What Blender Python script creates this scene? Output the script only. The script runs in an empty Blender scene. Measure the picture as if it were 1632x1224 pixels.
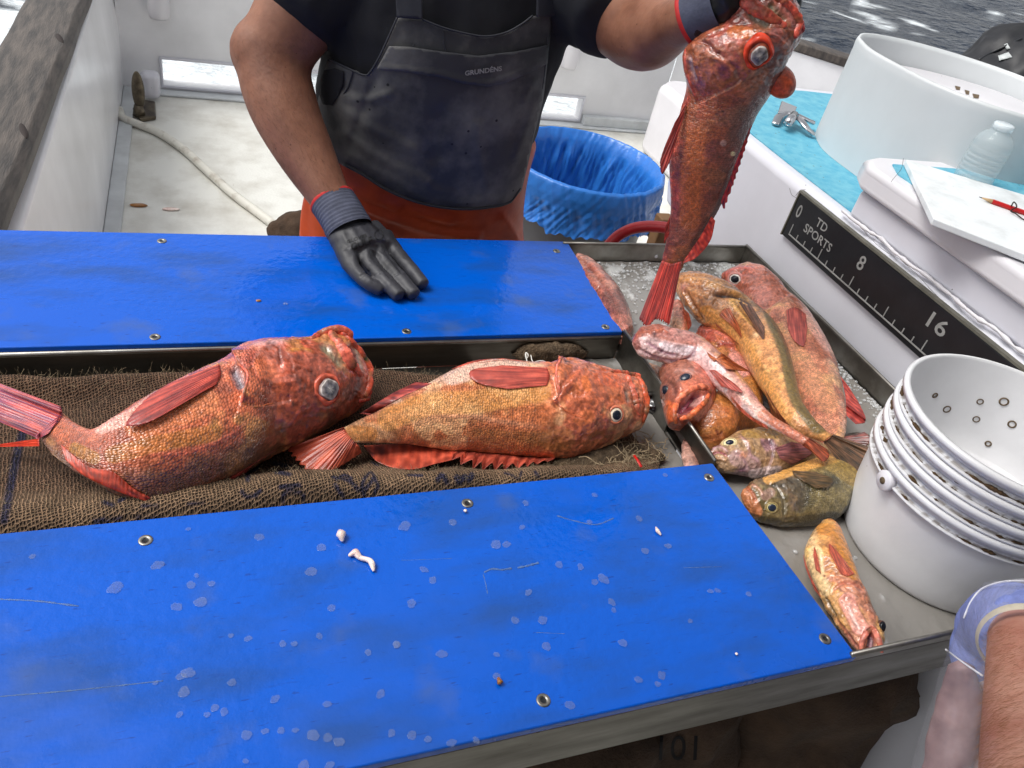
import bpy, bmesh, math, random
import numpy as np
from mathutils import Vector, Matrix, noise
from mathutils.bvhtree import BVHTree
from mathutils import geometry as geo
random.seed(7); rng = np.random.default_rng(7)
SC = bpy.context.scene; COL = SC.collection

# ------------------------------------------------------------------ camera, world, sun, exposure
RW = np.array([[0.93269751, 0.0467214, -0.35762057], [-0.30467763, 0.6326774, -0.71196268], [0.19299456, 0.7730048, 0.6043316]])
CW = np.array([0, 0, 1.626]); F = 1240.0; PX, PY = 816.0, 612.0
cam = bpy.data.cameras.new('camera'); camo = bpy.data.objects.new('camera', cam); COL.objects.link(camo)
cam.sensor_fit = 'HORIZONTAL'; cam.sensor_width = 36; cam.lens = F / 1632 * 36; cam.clip_start = 0.02; cam.clip_end = 8000
m = Matrix([list(RW[i]) + [CW[i]] for i in range(3)] + [[0, 0, 0, 1]]); camo.matrix_world = m
SC.camera = camo; SC.render.resolution_x = 1024; SC.render.resolution_y = 768
SUN_EL, SUN_AZ = math.radians(58), math.radians(-78)     # azimuth measured from +Y towards +X
W = bpy.data.worlds.new('World'); SC.world = W; W.use_nodes = True
nt = W.node_tree; nt.nodes.clear()
sky = nt.nodes.new('ShaderNodeTexSky'); sky.sky_type = 'NISHITA'; sky.sun_disc = False
sky.sun_elevation = SUN_EL; sky.sun_rotation = SUN_AZ; sky.air_density = 1.0; sky.dust_density = 4.0
hs = nt.nodes.new('ShaderNodeHueSaturation'); hs.inputs['Saturation'].default_value = 0.13
bg = nt.nodes.new('ShaderNodeBackground'); bg.inputs['Strength'].default_value = 0.14
out = nt.nodes.new('ShaderNodeOutputWorld')
nt.links.new(sky.outputs[0], hs.inputs['Color']); nt.links.new(hs.outputs[0], bg.inputs['Color']); nt.links.new(bg.outputs[0], out.inputs[0])
sl = bpy.data.lights.new('sun', 'SUN'); sl.energy = 1.1; sl.angle = math.radians(25); sl.color = (1.0, 0.96, 0.9)
so = bpy.data.objects.new('sun', sl); COL.objects.link(so)
sd = Vector((math.sin(SUN_AZ) * math.cos(SUN_EL), math.cos(SUN_AZ) * math.cos(SUN_EL), math.sin(SUN_EL)))
so.rotation_euler = sd.to_track_quat('Z', 'Y').to_euler(); so.location = (0, 0, 8)
SC.view_settings.view_transform = 'Standard'; SC.view_settings.look = 'None'; SC.view_settings.gamma = 1
SC.view_settings.exposure = 0.52
SC.render.engine = 'CYCLES'; SC.cycles.max_bounces = 8; SC.cycles.transparent_max_bounces = 12

# ------------------------------------------------------------------ helpers: measuring
TB = 0.92                                              # table top
def rays(p):
    p = np.atleast_2d(np.asarray(p, float))
    c = np.stack([p[:, 0] - PX, -(p[:, 1] - PY), -F * np.ones(len(p))], 1)
    return c @ RW.T
def onplane(p, axis, val):
    d = rays(p); t = (val - CW[axis]) / d[:, axis]
    return CW + t[:, None] * d
def pz(x, y, z): return onplane((x, y), 2, z)[0]
def py_(x, y, yy): return onplane((x, y), 1, yy)[0]
def pd(x, y, depth):                                   # point at a given depth along the view axis
    return CW + rays((x, y))[0] * (depth / F)
def topx(P):
    c = (np.asarray(P) - CW) @ RW
    return np.stack([PX - c[:, 0] * F / c[:, 2], PY + c[:, 1] * F / c[:, 2]], 1)
def lin(c, k=1.0):
    c = np.asarray(c, float) / 255.0
    return np.where(c <= 0.04045, c / 12.92, ((c + 0.055) / 1.055) ** 2.4) * k
def spline(pts, n):                                    # Catmull-Rom through pts, n samples
    P = np.asarray(pts, float)
    if len(P) == 2: return P[0] + (P[1] - P[0]) * np.linspace(0, 1, n)[:, None]
    d = np.r_[0, np.cumsum(np.linalg.norm(np.diff(P[:, :min(3, P.shape[1])], axis=0), axis=1) + 1e-9)]
    u = np.linspace(0, d[-1], n); i = np.clip(np.searchsorted(d, u, 'right') - 1, 0, len(P) - 2)
    t = ((u - d[i]) / (d[i + 1] - d[i]))[:, None]
    M = np.zeros_like(P); M[1:-1] = (P[2:] - P[:-2]) / (d[2:] - d[:-2])[:, None]
    M[0] = (P[1] - P[0]) / (d[1] - d[0]); M[-1] = (P[-1] - P[-2]) / (d[-1] - d[-2])
    h = (d[i + 1] - d[i])[:, None]
    return ((2*t**3 - 3*t**2 + 1) * P[i] + (t**3 - 2*t**2 + t) * h * M[i] + (-2*t**3 + 3*t**2) * P[i + 1] + (t**3 - t**2) * h * M[i + 1])
def vnoise(P, sc, seed=0.0, octv=3):
    out = np.empty(len(P)); s = Vector((seed * 7.3, seed * 3.1, seed))
    for i, p in enumerate(P): out[i] = noise.fractal(Vector(p) * sc + s, 1.0, 2.0, octv)
    return out
def sm(x, a, b):
    t = np.clip((x - a) / (b - a + 1e-12), 0, 1); return t * t * (3 - 2 * t)

# ------------------------------------------------------------------ helpers: materials
def mat(name, color=(.8, .8, .8), rough=.5, metal=0., bump=0., bscale=50., vary=0., vscale=6., color2=None, coat=0., trans=0., ior=1.45, alpha=1., sss=0., vcol=None, obj=True, spec=.5, stretch=None, roughvar=0., detail=6., ramp=(.35, .65), spots=None):
    M_ = bpy.data.materials.new(name); M_.use_nodes = True; t = M_.node_tree; N = t.nodes; L = t.links
    b = N['Principled BSDF']; b.inputs['Base Color'].default_value = (*color[:3], 1); b.inputs['Roughness'].default_value = rough
    b.inputs['Metallic'].default_value = metal; b.inputs['Coat Weight'].default_value = coat; b.inputs['Coat Roughness'].default_value = .12
    b.inputs['Transmission Weight'].default_value = trans; b.inputs['IOR'].default_value = ior; b.inputs['Alpha'].default_value = alpha
    b.inputs['Subsurface Weight'].default_value = sss; b.inputs['Specular IOR Level'].default_value = spec
    b.inputs['Subsurface Radius'].default_value = (.012, .004, .002)
    b.inputs['Subsurface Scale'].default_value = .3
    tc = N.new('ShaderNodeTexCoord'); mp = N.new('ShaderNodeMapping'); L.new(tc.outputs['Object'], mp.inputs[0])
    if stretch: mp.inputs['Scale'].default_value = stretch
    cur = None
    if vcol:
        a = N.new('ShaderNodeAttribute'); a.attribute_name = vcol; cur = a.outputs['Color']
    if vary or color2 is not None:
        n = N.new('ShaderNodeTexNoise'); n.inputs['Scale'].default_value = vscale; n.inputs['Detail'].default_value = detail; n.inputs['Roughness'].default_value = .6
        L.new(mp.outputs[0], n.inputs['Vector'])
        r = N.new('ShaderNodeMapRange'); r.inputs[1].default_value = ramp[0]; r.inputs[2].default_value = ramp[1]; L.new(n.outputs[0], r.inputs[0])
        mx = N.new('ShaderNodeMix'); mx.data_type = 'RGBA'; L.new(r.outputs[0], mx.inputs[0])
        if cur is not None:
            L.new(cur, mx.inputs[6]); hsn = N.new('ShaderNodeHueSaturation'); hsn.inputs['Value'].default_value = 1 - vary; L.new(cur, hsn.inputs['Color']); L.new(hsn.outputs[0], mx.inputs[7])
        else:
            mx.inputs[6].default_value = (*color[:3], 1); c2 = color2 if color2 is not None else [c * (1 - vary) for c in color]; mx.inputs[7].default_value = (*c2[:3], 1)
        cur = mx.outputs[2]
        if roughvar:
            rr = N.new('ShaderNodeMapRange'); rr.inputs[3].default_value = rough; rr.inputs[4].default_value = min(1, rough + roughvar); L.new(r.outputs[0], rr.inputs[0]); L.new(rr.outputs[0], b.inputs['Roughness'])
    if spots:                                           # (colour, scale, size) small flecks
        v = N.new('ShaderNodeTexVoronoi'); v.inputs['Scale'].default_value = spots[1]; L.new(mp.outputs[0], v.inputs['Vector'])
        lt = N.new('ShaderNodeMath'); lt.operation = 'LESS_THAN'; lt.inputs[1].default_value = spots[2]; L.new(v.outputs['Distance'], lt.inputs[0])
        sp = N.new('ShaderNodeSeparateColor'); L.new(v.outputs['Color'], sp.inputs[0])
        g2 = N.new('ShaderNodeMath'); g2.operation = 'GREATER_THAN'; g2.inputs[1].default_value = .72; L.new(sp.outputs[0], g2.inputs[0])
        mu = N.new('ShaderNodeMath'); mu.operation = 'MULTIPLY'; L.new(lt.outputs[0], mu.inputs[0]); L.new(g2.outputs[0], mu.inputs[1])
        mx = N.new('ShaderNodeMix'); mx.data_type = 'RGBA'; L.new(mu.outputs[0], mx.inputs[0])
        if cur is None: mx.inputs[6].default_value = (*color[:3], 1)
        else: L.new(cur, mx.inputs[6])
        mx.inputs[7].default_value = (*spots[0], 1); cur = mx.outputs[2]
    if cur is not None: L.new(cur, b.inputs['Base Color'])
    if bump:
        n = N.new('ShaderNodeTexNoise'); n.inputs['Scale'].default_value = bscale; n.inputs['Detail'].default_value = 4; L.new(mp.outputs[0], n.inputs['Vector'])
        bp = N.new('ShaderNodeBump'); bp.inputs['Strength'].default_value = 1; bp.inputs['Distance'].default_value = bump; L.new(n.outputs[0], bp.inputs['Height']); L.new(bp.outputs[0], b.inputs['Normal'])
        M_['bump'] = 1
    return M_

WHITE = mat('white_gelcoat', lin((222, 220, 224)), .3, bump=.0006, bscale=9, vary=.10, vscale=3, spots=(lin((90, 70, 60)), 22, .035))
WHITE2 = mat('white_gelcoat_side', lin((214, 214, 222)), .35, bump=.001, bscale=7, vary=.08, vscale=5, spots=(lin((60, 50, 45)), 30, .04))
HULLW = mat('hull_white', lin((238, 238, 240)), .24, bump=.0012, bscale=5, vary=.12, vscale=2.2, color2=lin((220, 220, 222)))
GREYTRIM = mat('grey_trim', lin((206, 210, 212)), .5, vary=.2, vscale=8)
DECKM = mat('deck_paint', lin((220, 220, 214)), .5, bump=.0015, bscale=90, color2=lin((190, 187, 178)), vscale=5, detail=10, ramp=(.42, .7), spots=(lin((110, 90, 70)), 16, .03))
RAILM = mat('rail_wood', lin((88, 80, 74)), .55, bump=.002, bscale=60, color2=lin((50, 46, 44)), vscale=14, stretch=(4, .5, 1))
TEAL = mat('teal_paint', lin((112, 180, 198)), .6, bump=.0012, bscale=160, color2=lin((78, 160, 188)), vscale=40, spots=(lin((90, 110, 110)), 60, .12))
STEEL = mat('stainless', lin((172, 170, 165)), .28, 1., bump=.0004, bscale=30, color2=lin((120, 115, 108)), vscale=12, roughvar=.2)
STEELD = mat('stainless_worn', lin((128, 126, 120)), .34, 1., bump=.0004, bscale=12, color2=lin((96, 92, 86)), vscale=5, roughvar=.14, stretch=(1, 4, 6), spots=(lin((60, 50, 42)), 26, .06))
CHROME = mat('chrome', (.5, .5, .52), .16, 1., bump=.0003, bscale=60)
BLACKP = mat('black_plastic', lin((30, 32, 36)), .35, bump=.0004, bscale=50, vary=.3, vscale=20, spots=(lin((170, 170, 170)), 60, .05))
LETTER = mat('engraved_grey', lin((150, 150, 148)), .6, vary=.25, vscale=60)
BUCK = mat('bucket_plastic', (.8, .8, .8), .32, bump=.0006, bscale=40, vcol='Col', vary=.08, vscale=12, spots=(lin((120, 100, 80)), 45, .05))
REDH = mat('red_hose_rubber', lin((190, 40, 48)), .35, bump=.0004, bscale=80, vary=.25, vscale=20)
HOSEM = mat('white_hose_vinyl', lin((214, 212, 202)), .4, bump=.0005, bscale=40, color2=lin((165, 155, 140)), vscale=18, ramp=(.5, .75))
BAGB = mat('blue_bag_film', lin((48, 122, 210)), .25, bump=.004, bscale=16, vary=.2, vscale=6, alpha=.93)
GREYBIN = mat('grey_bin', lin((95, 98, 102)), .5, bump=.0008, bscale=30, vary=.2, vscale=8)
SHIRT = mat('black_cotton', lin((24, 25, 32)), .85, bump=.0016, bscale=26, vary=.4, vscale=10)
BIB = mat('dark_grey_bib', lin((50, 51, 56)), .58, bump=.0022, bscale=12, color2=lin((104, 103, 102)), vscale=8.5, detail=12, ramp=(.44, .68), roughvar=.15, spots=(lin((22, 22, 26)), 40, .1))
BIBD = mat('bib_trim', lin((42, 44, 52)), .6, bump=.001, bscale=30, vary=.3, vscale=20)
ORANGE = mat('orange_waders', lin((206, 84, 40)), .45, bump=.006, bscale=7, color2=lin((150, 52, 30)), vscale=6)
GLOVEK = mat('grey_knit', lin((78, 82, 100)), .85, bump=.0006, bscale=260, vary=.3, vscale=50)
GLOVEC = mat('grey_nitrile', lin((60, 60, 66)), .5, bump=.0011, bscale=55, color2=lin((36, 36, 40)), vscale=16)
GLOVEB = mat('black_nitrile', lin((28, 28, 31)), .35, bump=.001, bscale=60, vary=.3, vscale=20)
GLOVERED = mat('red_hem', lin((190, 40, 40)), .7, vary=.2, vscale=60)
GPRINT = mat('glove_print', lin((20, 20, 22)), .6, vary=.2, vscale=60)
SKIN = mat('tanned_skin', lin((150, 103, 80)), .5, bump=.0006, bscale=150, color2=lin((116, 74, 56)), vscale=14, sss=.12, spots=(lin((90, 55, 40)), 55, .07))
SKIN2 = mat('ruddy_skin', lin((192, 142, 120)), .48, bump=.0007, bscale=110, color2=lin((168, 108, 88)), vscale=18, sss=.12, spots=(lin((120, 70, 50)), 60, .09))
HAIR = mat('short_hair', lin((50, 36, 28)), .7, vary=.4, vscale=60)
BLUEG = mat('blue_glove_knit', lin((128, 142, 205)), .8, bump=.0018, bscale=110, vary=.25, vscale=60, stretch=(1, 1, 3))
CREAMH = mat('cream_hem', lin((200, 190, 170)), .8, vary=.2, vscale=80)
BURL = mat('burlap', (.2, .15, .1), .95, vcol='Col', vary=.35, vscale=120)
SACKM = mat('dark_sacking', lin((78, 60, 46)), .95, bump=.004, bscale=220, vary=.5, vscale=14)
FIBRE = mat('jute_fibre', lin((168, 148, 118)), .9, vary=.4, vscale=90)
WOODB = mat('brown_wood', lin((130, 95, 60)), .7, bump=.001, bscale=60, vary=.4, vscale=14)
BLADDER = mat('board_white', lin((226, 230, 232)), .4, bump=.0008, bscale=25, color2=lin((196, 200, 200)), vscale=22, ramp=(.5, .8), spots=(lin((130, 110, 90)), 60, .05))
PENR = mat('red_pencil', lin((190, 30, 32)), .35, vary=.2, vscale=90)
PENW = mat('pencil_wood', lin((190, 160, 120)), .7, vary=.2, vscale=90)
DARK = mat('dark_cord', lin((40, 28, 24)), .7, vary=.3, vscale=80)
WETS = mat('black_neoprene', lin((30, 31, 36)), .5, bump=.004, bscale=10, vary=.4, vscale=8)
PALEG = mat('pale_grey_tape', lin((190, 195, 195)), .4, vary=.2, vscale=30)
CLEATM = mat('bronze_cleat', lin((110, 100, 84)), .4, .6, bump=.0015, bscale=50, color2=lin((60, 52, 44)), vscale=24)
GUTS = mat('fish_tissue', lin((226, 190, 180)), .25, bump=.001, bscale=90, color2=lin((240, 225, 215)), vscale=60, coat=.5, sss=.1)
BROWNBIT = mat('amber_scrap', lin((170, 110, 40)), .3, bump=.001, bscale=60, vary=.4, vscale=60, coat=.4)
BLACKORG = mat('black_gut', lin((26, 20, 22)), .08, bump=.001, bscale=60, coat=1., vary=.4, vscale=50)
REDPL = mat('red_plastic', lin((200, 30, 24)), .4, vary=.2, vscale=60)
STRING = mat('white_thread', lin((225, 222, 215)), .6, vary=.1, vscale=60)
YELLOW = mat('yellow_tape', lin((190, 175, 80)), .6, vary=.3, vscale=30)

def blue_board():
    M_ = mat('blue_polyethylene', lin((14, 92, 236)), .2); t = M_.node_tree; N = t.nodes; L = t.links; b = N['Principled BSDF']
    tc = N.new('ShaderNodeTexCoord')
    def nz(sc, det, strch=(1, 1, 1)):
        mp = N.new('ShaderNodeMapping'); mp.inputs['Scale'].default_value = strch; L.new(tc.outputs['Object'], mp.inputs[0])
        n = N.new('ShaderNodeTexNoise'); n.inputs['Scale'].default_value = sc; n.inputs['Detail'].default_value = det; L.new(mp.outputs[0], n.inputs['Vector']); return n.outputs[0]
    def mr(s, a, b_, c, d):
        r = N.new('ShaderNodeMapRange'); r.inputs[1].default_value = a; r.inputs[2].default_value = b_; r.inputs[3].default_value = c; r.inputs[4].default_value = d; L.new(s, r.inputs[0]); return r.outputs[0]
    wet = mr(nz(3.4, 7), .43, .50, 0, 1)
    base = N.new('ShaderNodeMix'); base.data_type = 'RGBA'; L.new(mr(nz(7, 12, (1, 2.6, 1)), .46, .72, 0, .75), base.inputs[0])
    base.inputs[6].default_value = (*lin((0, 88, 200)), 1); base.inputs[7].default_value = (*lin((30, 74, 140)), 1)
    sc = N.new('ShaderNodeMix'); sc.data_type = 'RGBA'; L.new(mr(nz(60, 8, (1, 5, 1)), .66, .71, 0, .6), sc.inputs[0]); L.new(base.outputs[2], sc.inputs[6]); sc.inputs[7].default_value = (*lin((16, 50, 130)), 1)
    sc2 = N.new('ShaderNodeMix'); sc2.data_type = 'RGBA'; L.new(mr(nz(16, 12, (1.6, 10, 1)), .66, .72, 0, .22), sc2.inputs[0]); L.new(sc.outputs[2], sc2.inputs[6]); sc2.inputs[7].default_value = (*lin((10, 44, 118)), 1)
    sc3 = N.new('ShaderNodeMix'); sc3.data_type = 'RGBA'; L.new(mr(nz(13, 14), .60, .74, 0, .3), sc3.inputs[0]); L.new(sc2.outputs[2], sc3.inputs[6]); sc3.inputs[7].default_value = (*lin((84, 98, 110)), 1)
    L.new(sc3.outputs[2], b.inputs['Base Color']); b.inputs['Specular IOR Level'].default_value = .42
    rg = N.new('ShaderNodeMix'); rg.data_type = 'FLOAT'; L.new(wet, rg.inputs[0]); L.new(mr(nz(60, 4), .3, .7, .30, .46), rg.inputs[2]); rg.inputs[3].default_value = .05
    L.new(rg.outputs[0], b.inputs['Roughness'])
    n1 = nz(230, 3); n2 = nz(14, 3, (1, 1.6, 1)); n3 = nz(85, 3)
    a = N.new('ShaderNodeBump'); a.inputs['Distance'].default_value = .0006; L.new(n2, a.inputs['Height'])
    c = N.new('ShaderNodeBump'); c.inputs['Distance'].default_value = .00016; L.new(n1, c.inputs['Height']); L.new(a.outputs[0], c.inputs['Normal'])
    d = N.new('ShaderNodeBump'); d.inputs['Distance'].default_value = .0009; L.new(n3, d.inputs['Height']); L.new(c.outputs[0], d.inputs['Normal']); L.new(wet, d.inputs['Strength'])
    L.new(d.outputs[0], b.inputs['Normal']); return M_
BLUEB = blue_board()

def fish_mat(name, rough=.32, scale_strength=1.0, coat=.85):
    M_ = mat(name, (.5, .2, .1), rough, vcol='Col', coat=coat, spec=.5); t = M_.node_tree; N = t.nodes; L = t.links; b = N['Principled BSDF']
    uv = N.new('ShaderNodeUVMap'); uv.uv_map = 'UVMap'
    mp = N.new('ShaderNodeMapping'); mp.inputs['Scale'].default_value = (1, 1, 1); L.new(uv.outputs[0], mp.inputs[0])
    v = N.new('ShaderNodeTexVoronoi'); v.voronoi_dimensions = '2D'; v.inputs['Scale'].default_value = 1; v.inputs['Randomness'].default_value = .7; L.new(mp.outputs[0], v.inputs['Vector'])
    att = N.new('ShaderNodeAttribute'); att.attribute_name = 'scl'
    a0 = N.new('ShaderNodeAttribute'); a0.attribute_name = 'Col'
    r = N.new('ShaderNodeMapRange'); r.inputs[1].default_value = .15; r.inputs[2].default_value = .62; r.inputs[3].default_value = 1.16; r.inputs[4].default_value = .68; L.new(v.outputs['Distance'], r.inputs[0])
    sp = N.new('ShaderNodeSeparateColor'); L.new(v.outputs['Color'], sp.inputs[0])
    r2 = N.new('ShaderNodeMapRange'); r2.inputs[3].default_value = .86; r2.inputs[4].default_value = 1.2; L.new(sp.outputs[0], r2.inputs[0])
    mu = N.new('ShaderNodeMath'); mu.operation = 'MULTIPLY'; L.new(r.outputs[0], mu.inputs[0]); L.new(r2.outputs[0], mu.inputs[1])
    one = N.new('ShaderNodeMix'); one.data_type = 'FLOAT'; one.inputs[2].default_value = 1.0; L.new(att.outputs['Fac'], one.inputs[0]); L.new(mu.outputs[0], one.inputs[3])
    n = N.new('ShaderNodeTexNoise'); n.inputs['Scale'].default_value = 210; n.inputs['Detail'].default_value = 5; tc = N.new('ShaderNodeTexCoord'); L.new(tc.outputs['Object'], n.inputs['Vector'])
    r3 = N.new('ShaderNodeMapRange'); r3.inputs[1].default_value = .3; r3.inputs[2].default_value = .7; r3.inputs[3].default_value = .6; r3.inputs[4].default_value = 1.4; L.new(n.outputs[0], r3.inputs[0])
    m2 = N.new('ShaderNodeMath'); m2.operation = 'MULTIPLY'; L.new(one.outputs[0], m2.inputs[0]); L.new(r3.outputs[0], m2.inputs[1])
    vm = N.new('ShaderNodeVectorMath'); vm.operation = 'SCALE'; L.new(a0.outputs['Color'], vm.inputs[0]); L.new(m2.outputs[0], vm.inputs['Scale']); L.new(vm.outputs[0], b.inputs['Base Color'])
    df = N.new('ShaderNodeVectorMath'); df.operation = 'SUBTRACT'; L.new(mp.outputs[0], df.inputs[0]); L.new(v.outputs['Position'], df.inputs[1]); dx = N.new('ShaderNodeSeparateXYZ'); L.new(df.outputs[0], dx.inputs[0])
    hm = N.new('ShaderNodeMath'); hm.operation = 'MULTIPLY_ADD'; hm.inputs[1].default_value = -.9; L.new(dx.outputs[0], hm.inputs[0]); L.new(v.outputs['Distance'], hm.inputs[2])
    h = N.new('ShaderNodeMath'); h.operation = 'MULTIPLY'; L.new(hm.outputs[0], h.inputs[0]); L.new(att.outputs['Fac'], h.inputs[1])
    L.remove(r.inputs[0].links[0]); L.new(hm.outputs[0], r.inputs[0]); r.inputs[1].default_value = -.35; r.inputs[2].default_value = .9; r.inputs[3].default_value = 1.38; r.inputs[4].default_value = .78
    bp = N.new('ShaderNodeBump'); bp.invert = True; bp.inputs['Distance'].default_value = .0009 * scale_strength; L.new(h.outputs[0], bp.inputs['Height'])
    n2 = N.new('ShaderNodeTexNoise'); n2.inputs['Scale'].default_value = 90; n2.inputs['Detail'].default_value = 5; L.new(tc.outputs['Object'], n2.inputs['Vector'])
    b2 = N.new('ShaderNodeBump'); b2.inputs['Distance'].default_value = .0022; L.new(n2.outputs[0], b2.inputs['Height']); L.new(bp.outputs[0], b2.inputs['Normal'])
    L.new(b2.outputs[0], b.inputs['Normal']); L.new(b2.outputs[0], b.inputs['Coat Normal']); b.inputs['Coat Roughness'].default_value = .09
    return M_
FISHM = fish_mat('rockfish_skin'); FISHD = fish_mat('rockfish_skin_dull', .45, .6, .3)
FINM = mat('fin_membrane', (.5, .15, .1), .4, vcol='Col', coat=.3, bump=.0008, bscale=120, vary=.25, vscale=90)
EYEM = mat('eye_surface', (.1, .1, .1), .12, vcol='Col', spec=.35)

# ------------------------------------------------------------------ helpers: objects
def tag(o, label=None, cat=None, group=None, kind=None):
    if label: o['label'] = label
    if cat: o['category'] = cat
    if group: o['group'] = group
    if kind: o['kind'] = kind
    return o
def thing(name, label, cat, loc=(0, 0, 0), group=None):
    o = bpy.data.objects.new(name, None); COL.objects.link(o); o.location = Vector([float(x) for x in loc]); o.empty_display_size = .05
    return tag(o, label, cat, group)
def wloc(o):
    v = Vector((0, 0, 0))
    while o is not None: v = v + o.location; o = o.parent
    return np.array(v)
def link(name, me, m_, parent=None):
    o = bpy.data.objects.new(name, me); COL.objects.link(o)
    if m_ is not None:
        me.materials.clear(); me.materials.append(m_)
    if parent is not None: o.parent = parent
    return o
def npmesh(name, V, Fc, m_, parent=None, cols=None, uv=None, scl=None, smooth=True, loc=None):
    V = np.asarray(V, float)
    if parent is not None: V = V - wloc(parent)
    elif loc is not None: V = V - np.asarray(loc)
    me = bpy.data.meshes.new(name); me.from_pydata(V.tolist(), [], [list(map(int, f)) for f in Fc]); me.update()
    if cols is not None:
        a = me.color_attributes.new('Col', 'FLOAT_COLOR', 'POINT'); c = np.ones((len(V), 4)); c[:, :3] = cols; a.data.foreach_set('color', c.ravel())
    if scl is not None:
        a = me.attributes.new('scl', 'FLOAT', 'POINT'); a.data.foreach_set('value', np.asarray(scl, float))
    if uv is not None:
        l = me.uv_layers.new(name='UVMap'); vi = np.empty(len(me.loops), int); me.loops.foreach_get('vertex_index', vi); l.data.foreach_set('uv', np.asarray(uv)[vi].ravel())
    if smooth: me.polygons.foreach_set('use_smooth', [True] * len(me.polygons))
    o = link(name, me, m_, parent)
    if parent is None and loc is not None: o.location = Vector([float(x) for x in loc])
    return o
def bm_obj(name, bm, m_, parent=None, smooth=False, bevel=0., seg=3, loc=None, angle=None):
    me = bpy.data.meshes.new(name); off = wloc(parent) if parent is not None else (np.asarray(loc, float) if loc is not None else np.zeros(3))
    bmesh.ops.translate(bm, verts=bm.verts, vec=Vector([-float(x) for x in off])); bmesh.ops.recalc_face_normals(bm, faces=bm.faces)
    bm.to_mesh(me); bm.free()
    if smooth: me.polygons.foreach_set('use_smooth', [True] * len(me.polygons))
    o = link(name, me, m_, parent)
    if parent is None and loc is not None: o.location = Vector([float(x) for x in loc])
    if bevel:
        b = o.modifiers.new('bevel', 'BEVEL'); b.width = bevel; b.segments = seg; b.limit_method = 'ANGLE'; b.angle_limit = math.radians(40)
        me.polygons.foreach_set('use_smooth', [True] * len(me.polygons)); b.harden_normals = True
    return o
def box(bm, x0, x1, y0, y1, z0, z1):
    vs = [bm.verts.new((x, y, z)) for x in (x0, x1) for y in (y0, y1) for z in (z0, z1)]
    for f in ((0, 1, 3, 2), (4, 6, 7, 5), (0, 4, 5, 1), (2, 3, 7, 6), (0, 2, 6, 4), (1, 5, 7, 3)): bm.faces.new([vs[i] for i in f])
def prism(bm, poly, z0, z1):
    lo = [bm.verts.new((p[0], p[1], z0)) for p in poly]; hi = [bm.verts.new((p[0], p[1], z1)) for p in poly]
    n = len(poly); bm.faces.new(lo[::-1]); bm.faces.new(hi)
    for i in range(n): bm.faces.new([lo[i], lo[(i + 1) % n], hi[(i + 1) % n], hi[i]])
def frames(P):
    T = np.gradient(P, axis=0); T /= np.linalg.norm(T, axis=1)[:, None] + 1e-12
    n = np.cross(T[0], [0, 0, 1.]); n = n if np.linalg.norm(n) > .1 else np.cross(T[0], [0, 1., 0]); n /= np.linalg.norm(n); Ns = []
    for t in T:
        n = n - t * (n @ t); n /= np.linalg.norm(n); Ns.append(n.copy())
    Ns = np.array(Ns); return T, Ns, np.cross(T, Ns)
def tube_np(P, R, n=14, flat=1.0, fdir=None, cap=True):
    """verts, faces of a tube through P with radii R; flat<1 squashes along fdir"""
    P = np.asarray(P, float); R = np.broadcast_to(np.asarray(R, float), (len(P),)); T, N_, B = frames(P)
    a = np.linspace(0, 2 * np.pi, n, endpoint=False)
    off = N_[:, None, :] * np.cos(a)[None, :, None] + B[:, None, :] * np.sin(a)[None, :, None]
    if fdir is not None:
        fd = np.asarray(fdir, float); fd = np.broadcast_to(fd, P.shape); fd = fd / np.linalg.norm(fd, axis=1)[:, None]
        comp = (off * fd[:, None, :]).sum(2); off = off - comp[..., None] * fd[:, None, :] * (1 - flat)
    V = (P[:, None, :] + off * R[:, None, None]).reshape(-1, 3); Fc = []
    for i in range(len(P) - 1):
        for j in range(n): Fc.append((i * n + j, i * n + (j + 1) % n, (i + 1) * n + (j + 1) % n, (i + 1) * n + j))
    if cap:
        V = np.vstack([V, P[0] - T[0] * R[0] * .5, P[-1] + T[-1] * R[-1] * .5]); k = len(P) * n
        for j in range(n): Fc.append((j, k, (j + 1) % n)); Fc.append(((len(P) - 1) * n + j, (len(P) - 1) * n + (j + 1) % n, k + 1))
    return V, Fc
def join(parts):
    V = []; Fc = []; k = 0
    for v, f in parts:
        V.append(v); Fc += [tuple(i + k for i in q) for q in f]; k += len(v)
    return np.vstack(V), Fc
def tube(name, pts, r, m_, parent=None, n=12, samples=None, loc=None, **kw):
    P = spline(pts, samples or max(8, len(pts) * 6)); R = r if np.isscalar(r) else np.interp(np.linspace(0, 1, len(P)), np.linspace(0, 1, len(r)), r)
    V, Fc = tube_np(P, R, n, **kw); return npmesh(name, V, Fc, m_, parent, loc=loc)
def lathe(prof, c, n=64, closed=False):
    V = []; Fc = []
    for r, z in prof:
        for k in range(n):
            a = 2 * math.pi * k / n; V.append((c[0] + r * math.cos(a), c[1] + r * math.sin(a), c[2] + z))
    for i in range(len(prof) - 1):
        for k in range(n): Fc.append((i * n + k, i * n + (k + 1) % n, (i + 1) * n + (k + 1) % n, (i + 1) * n + k))
    return np.array(V), Fc
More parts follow.
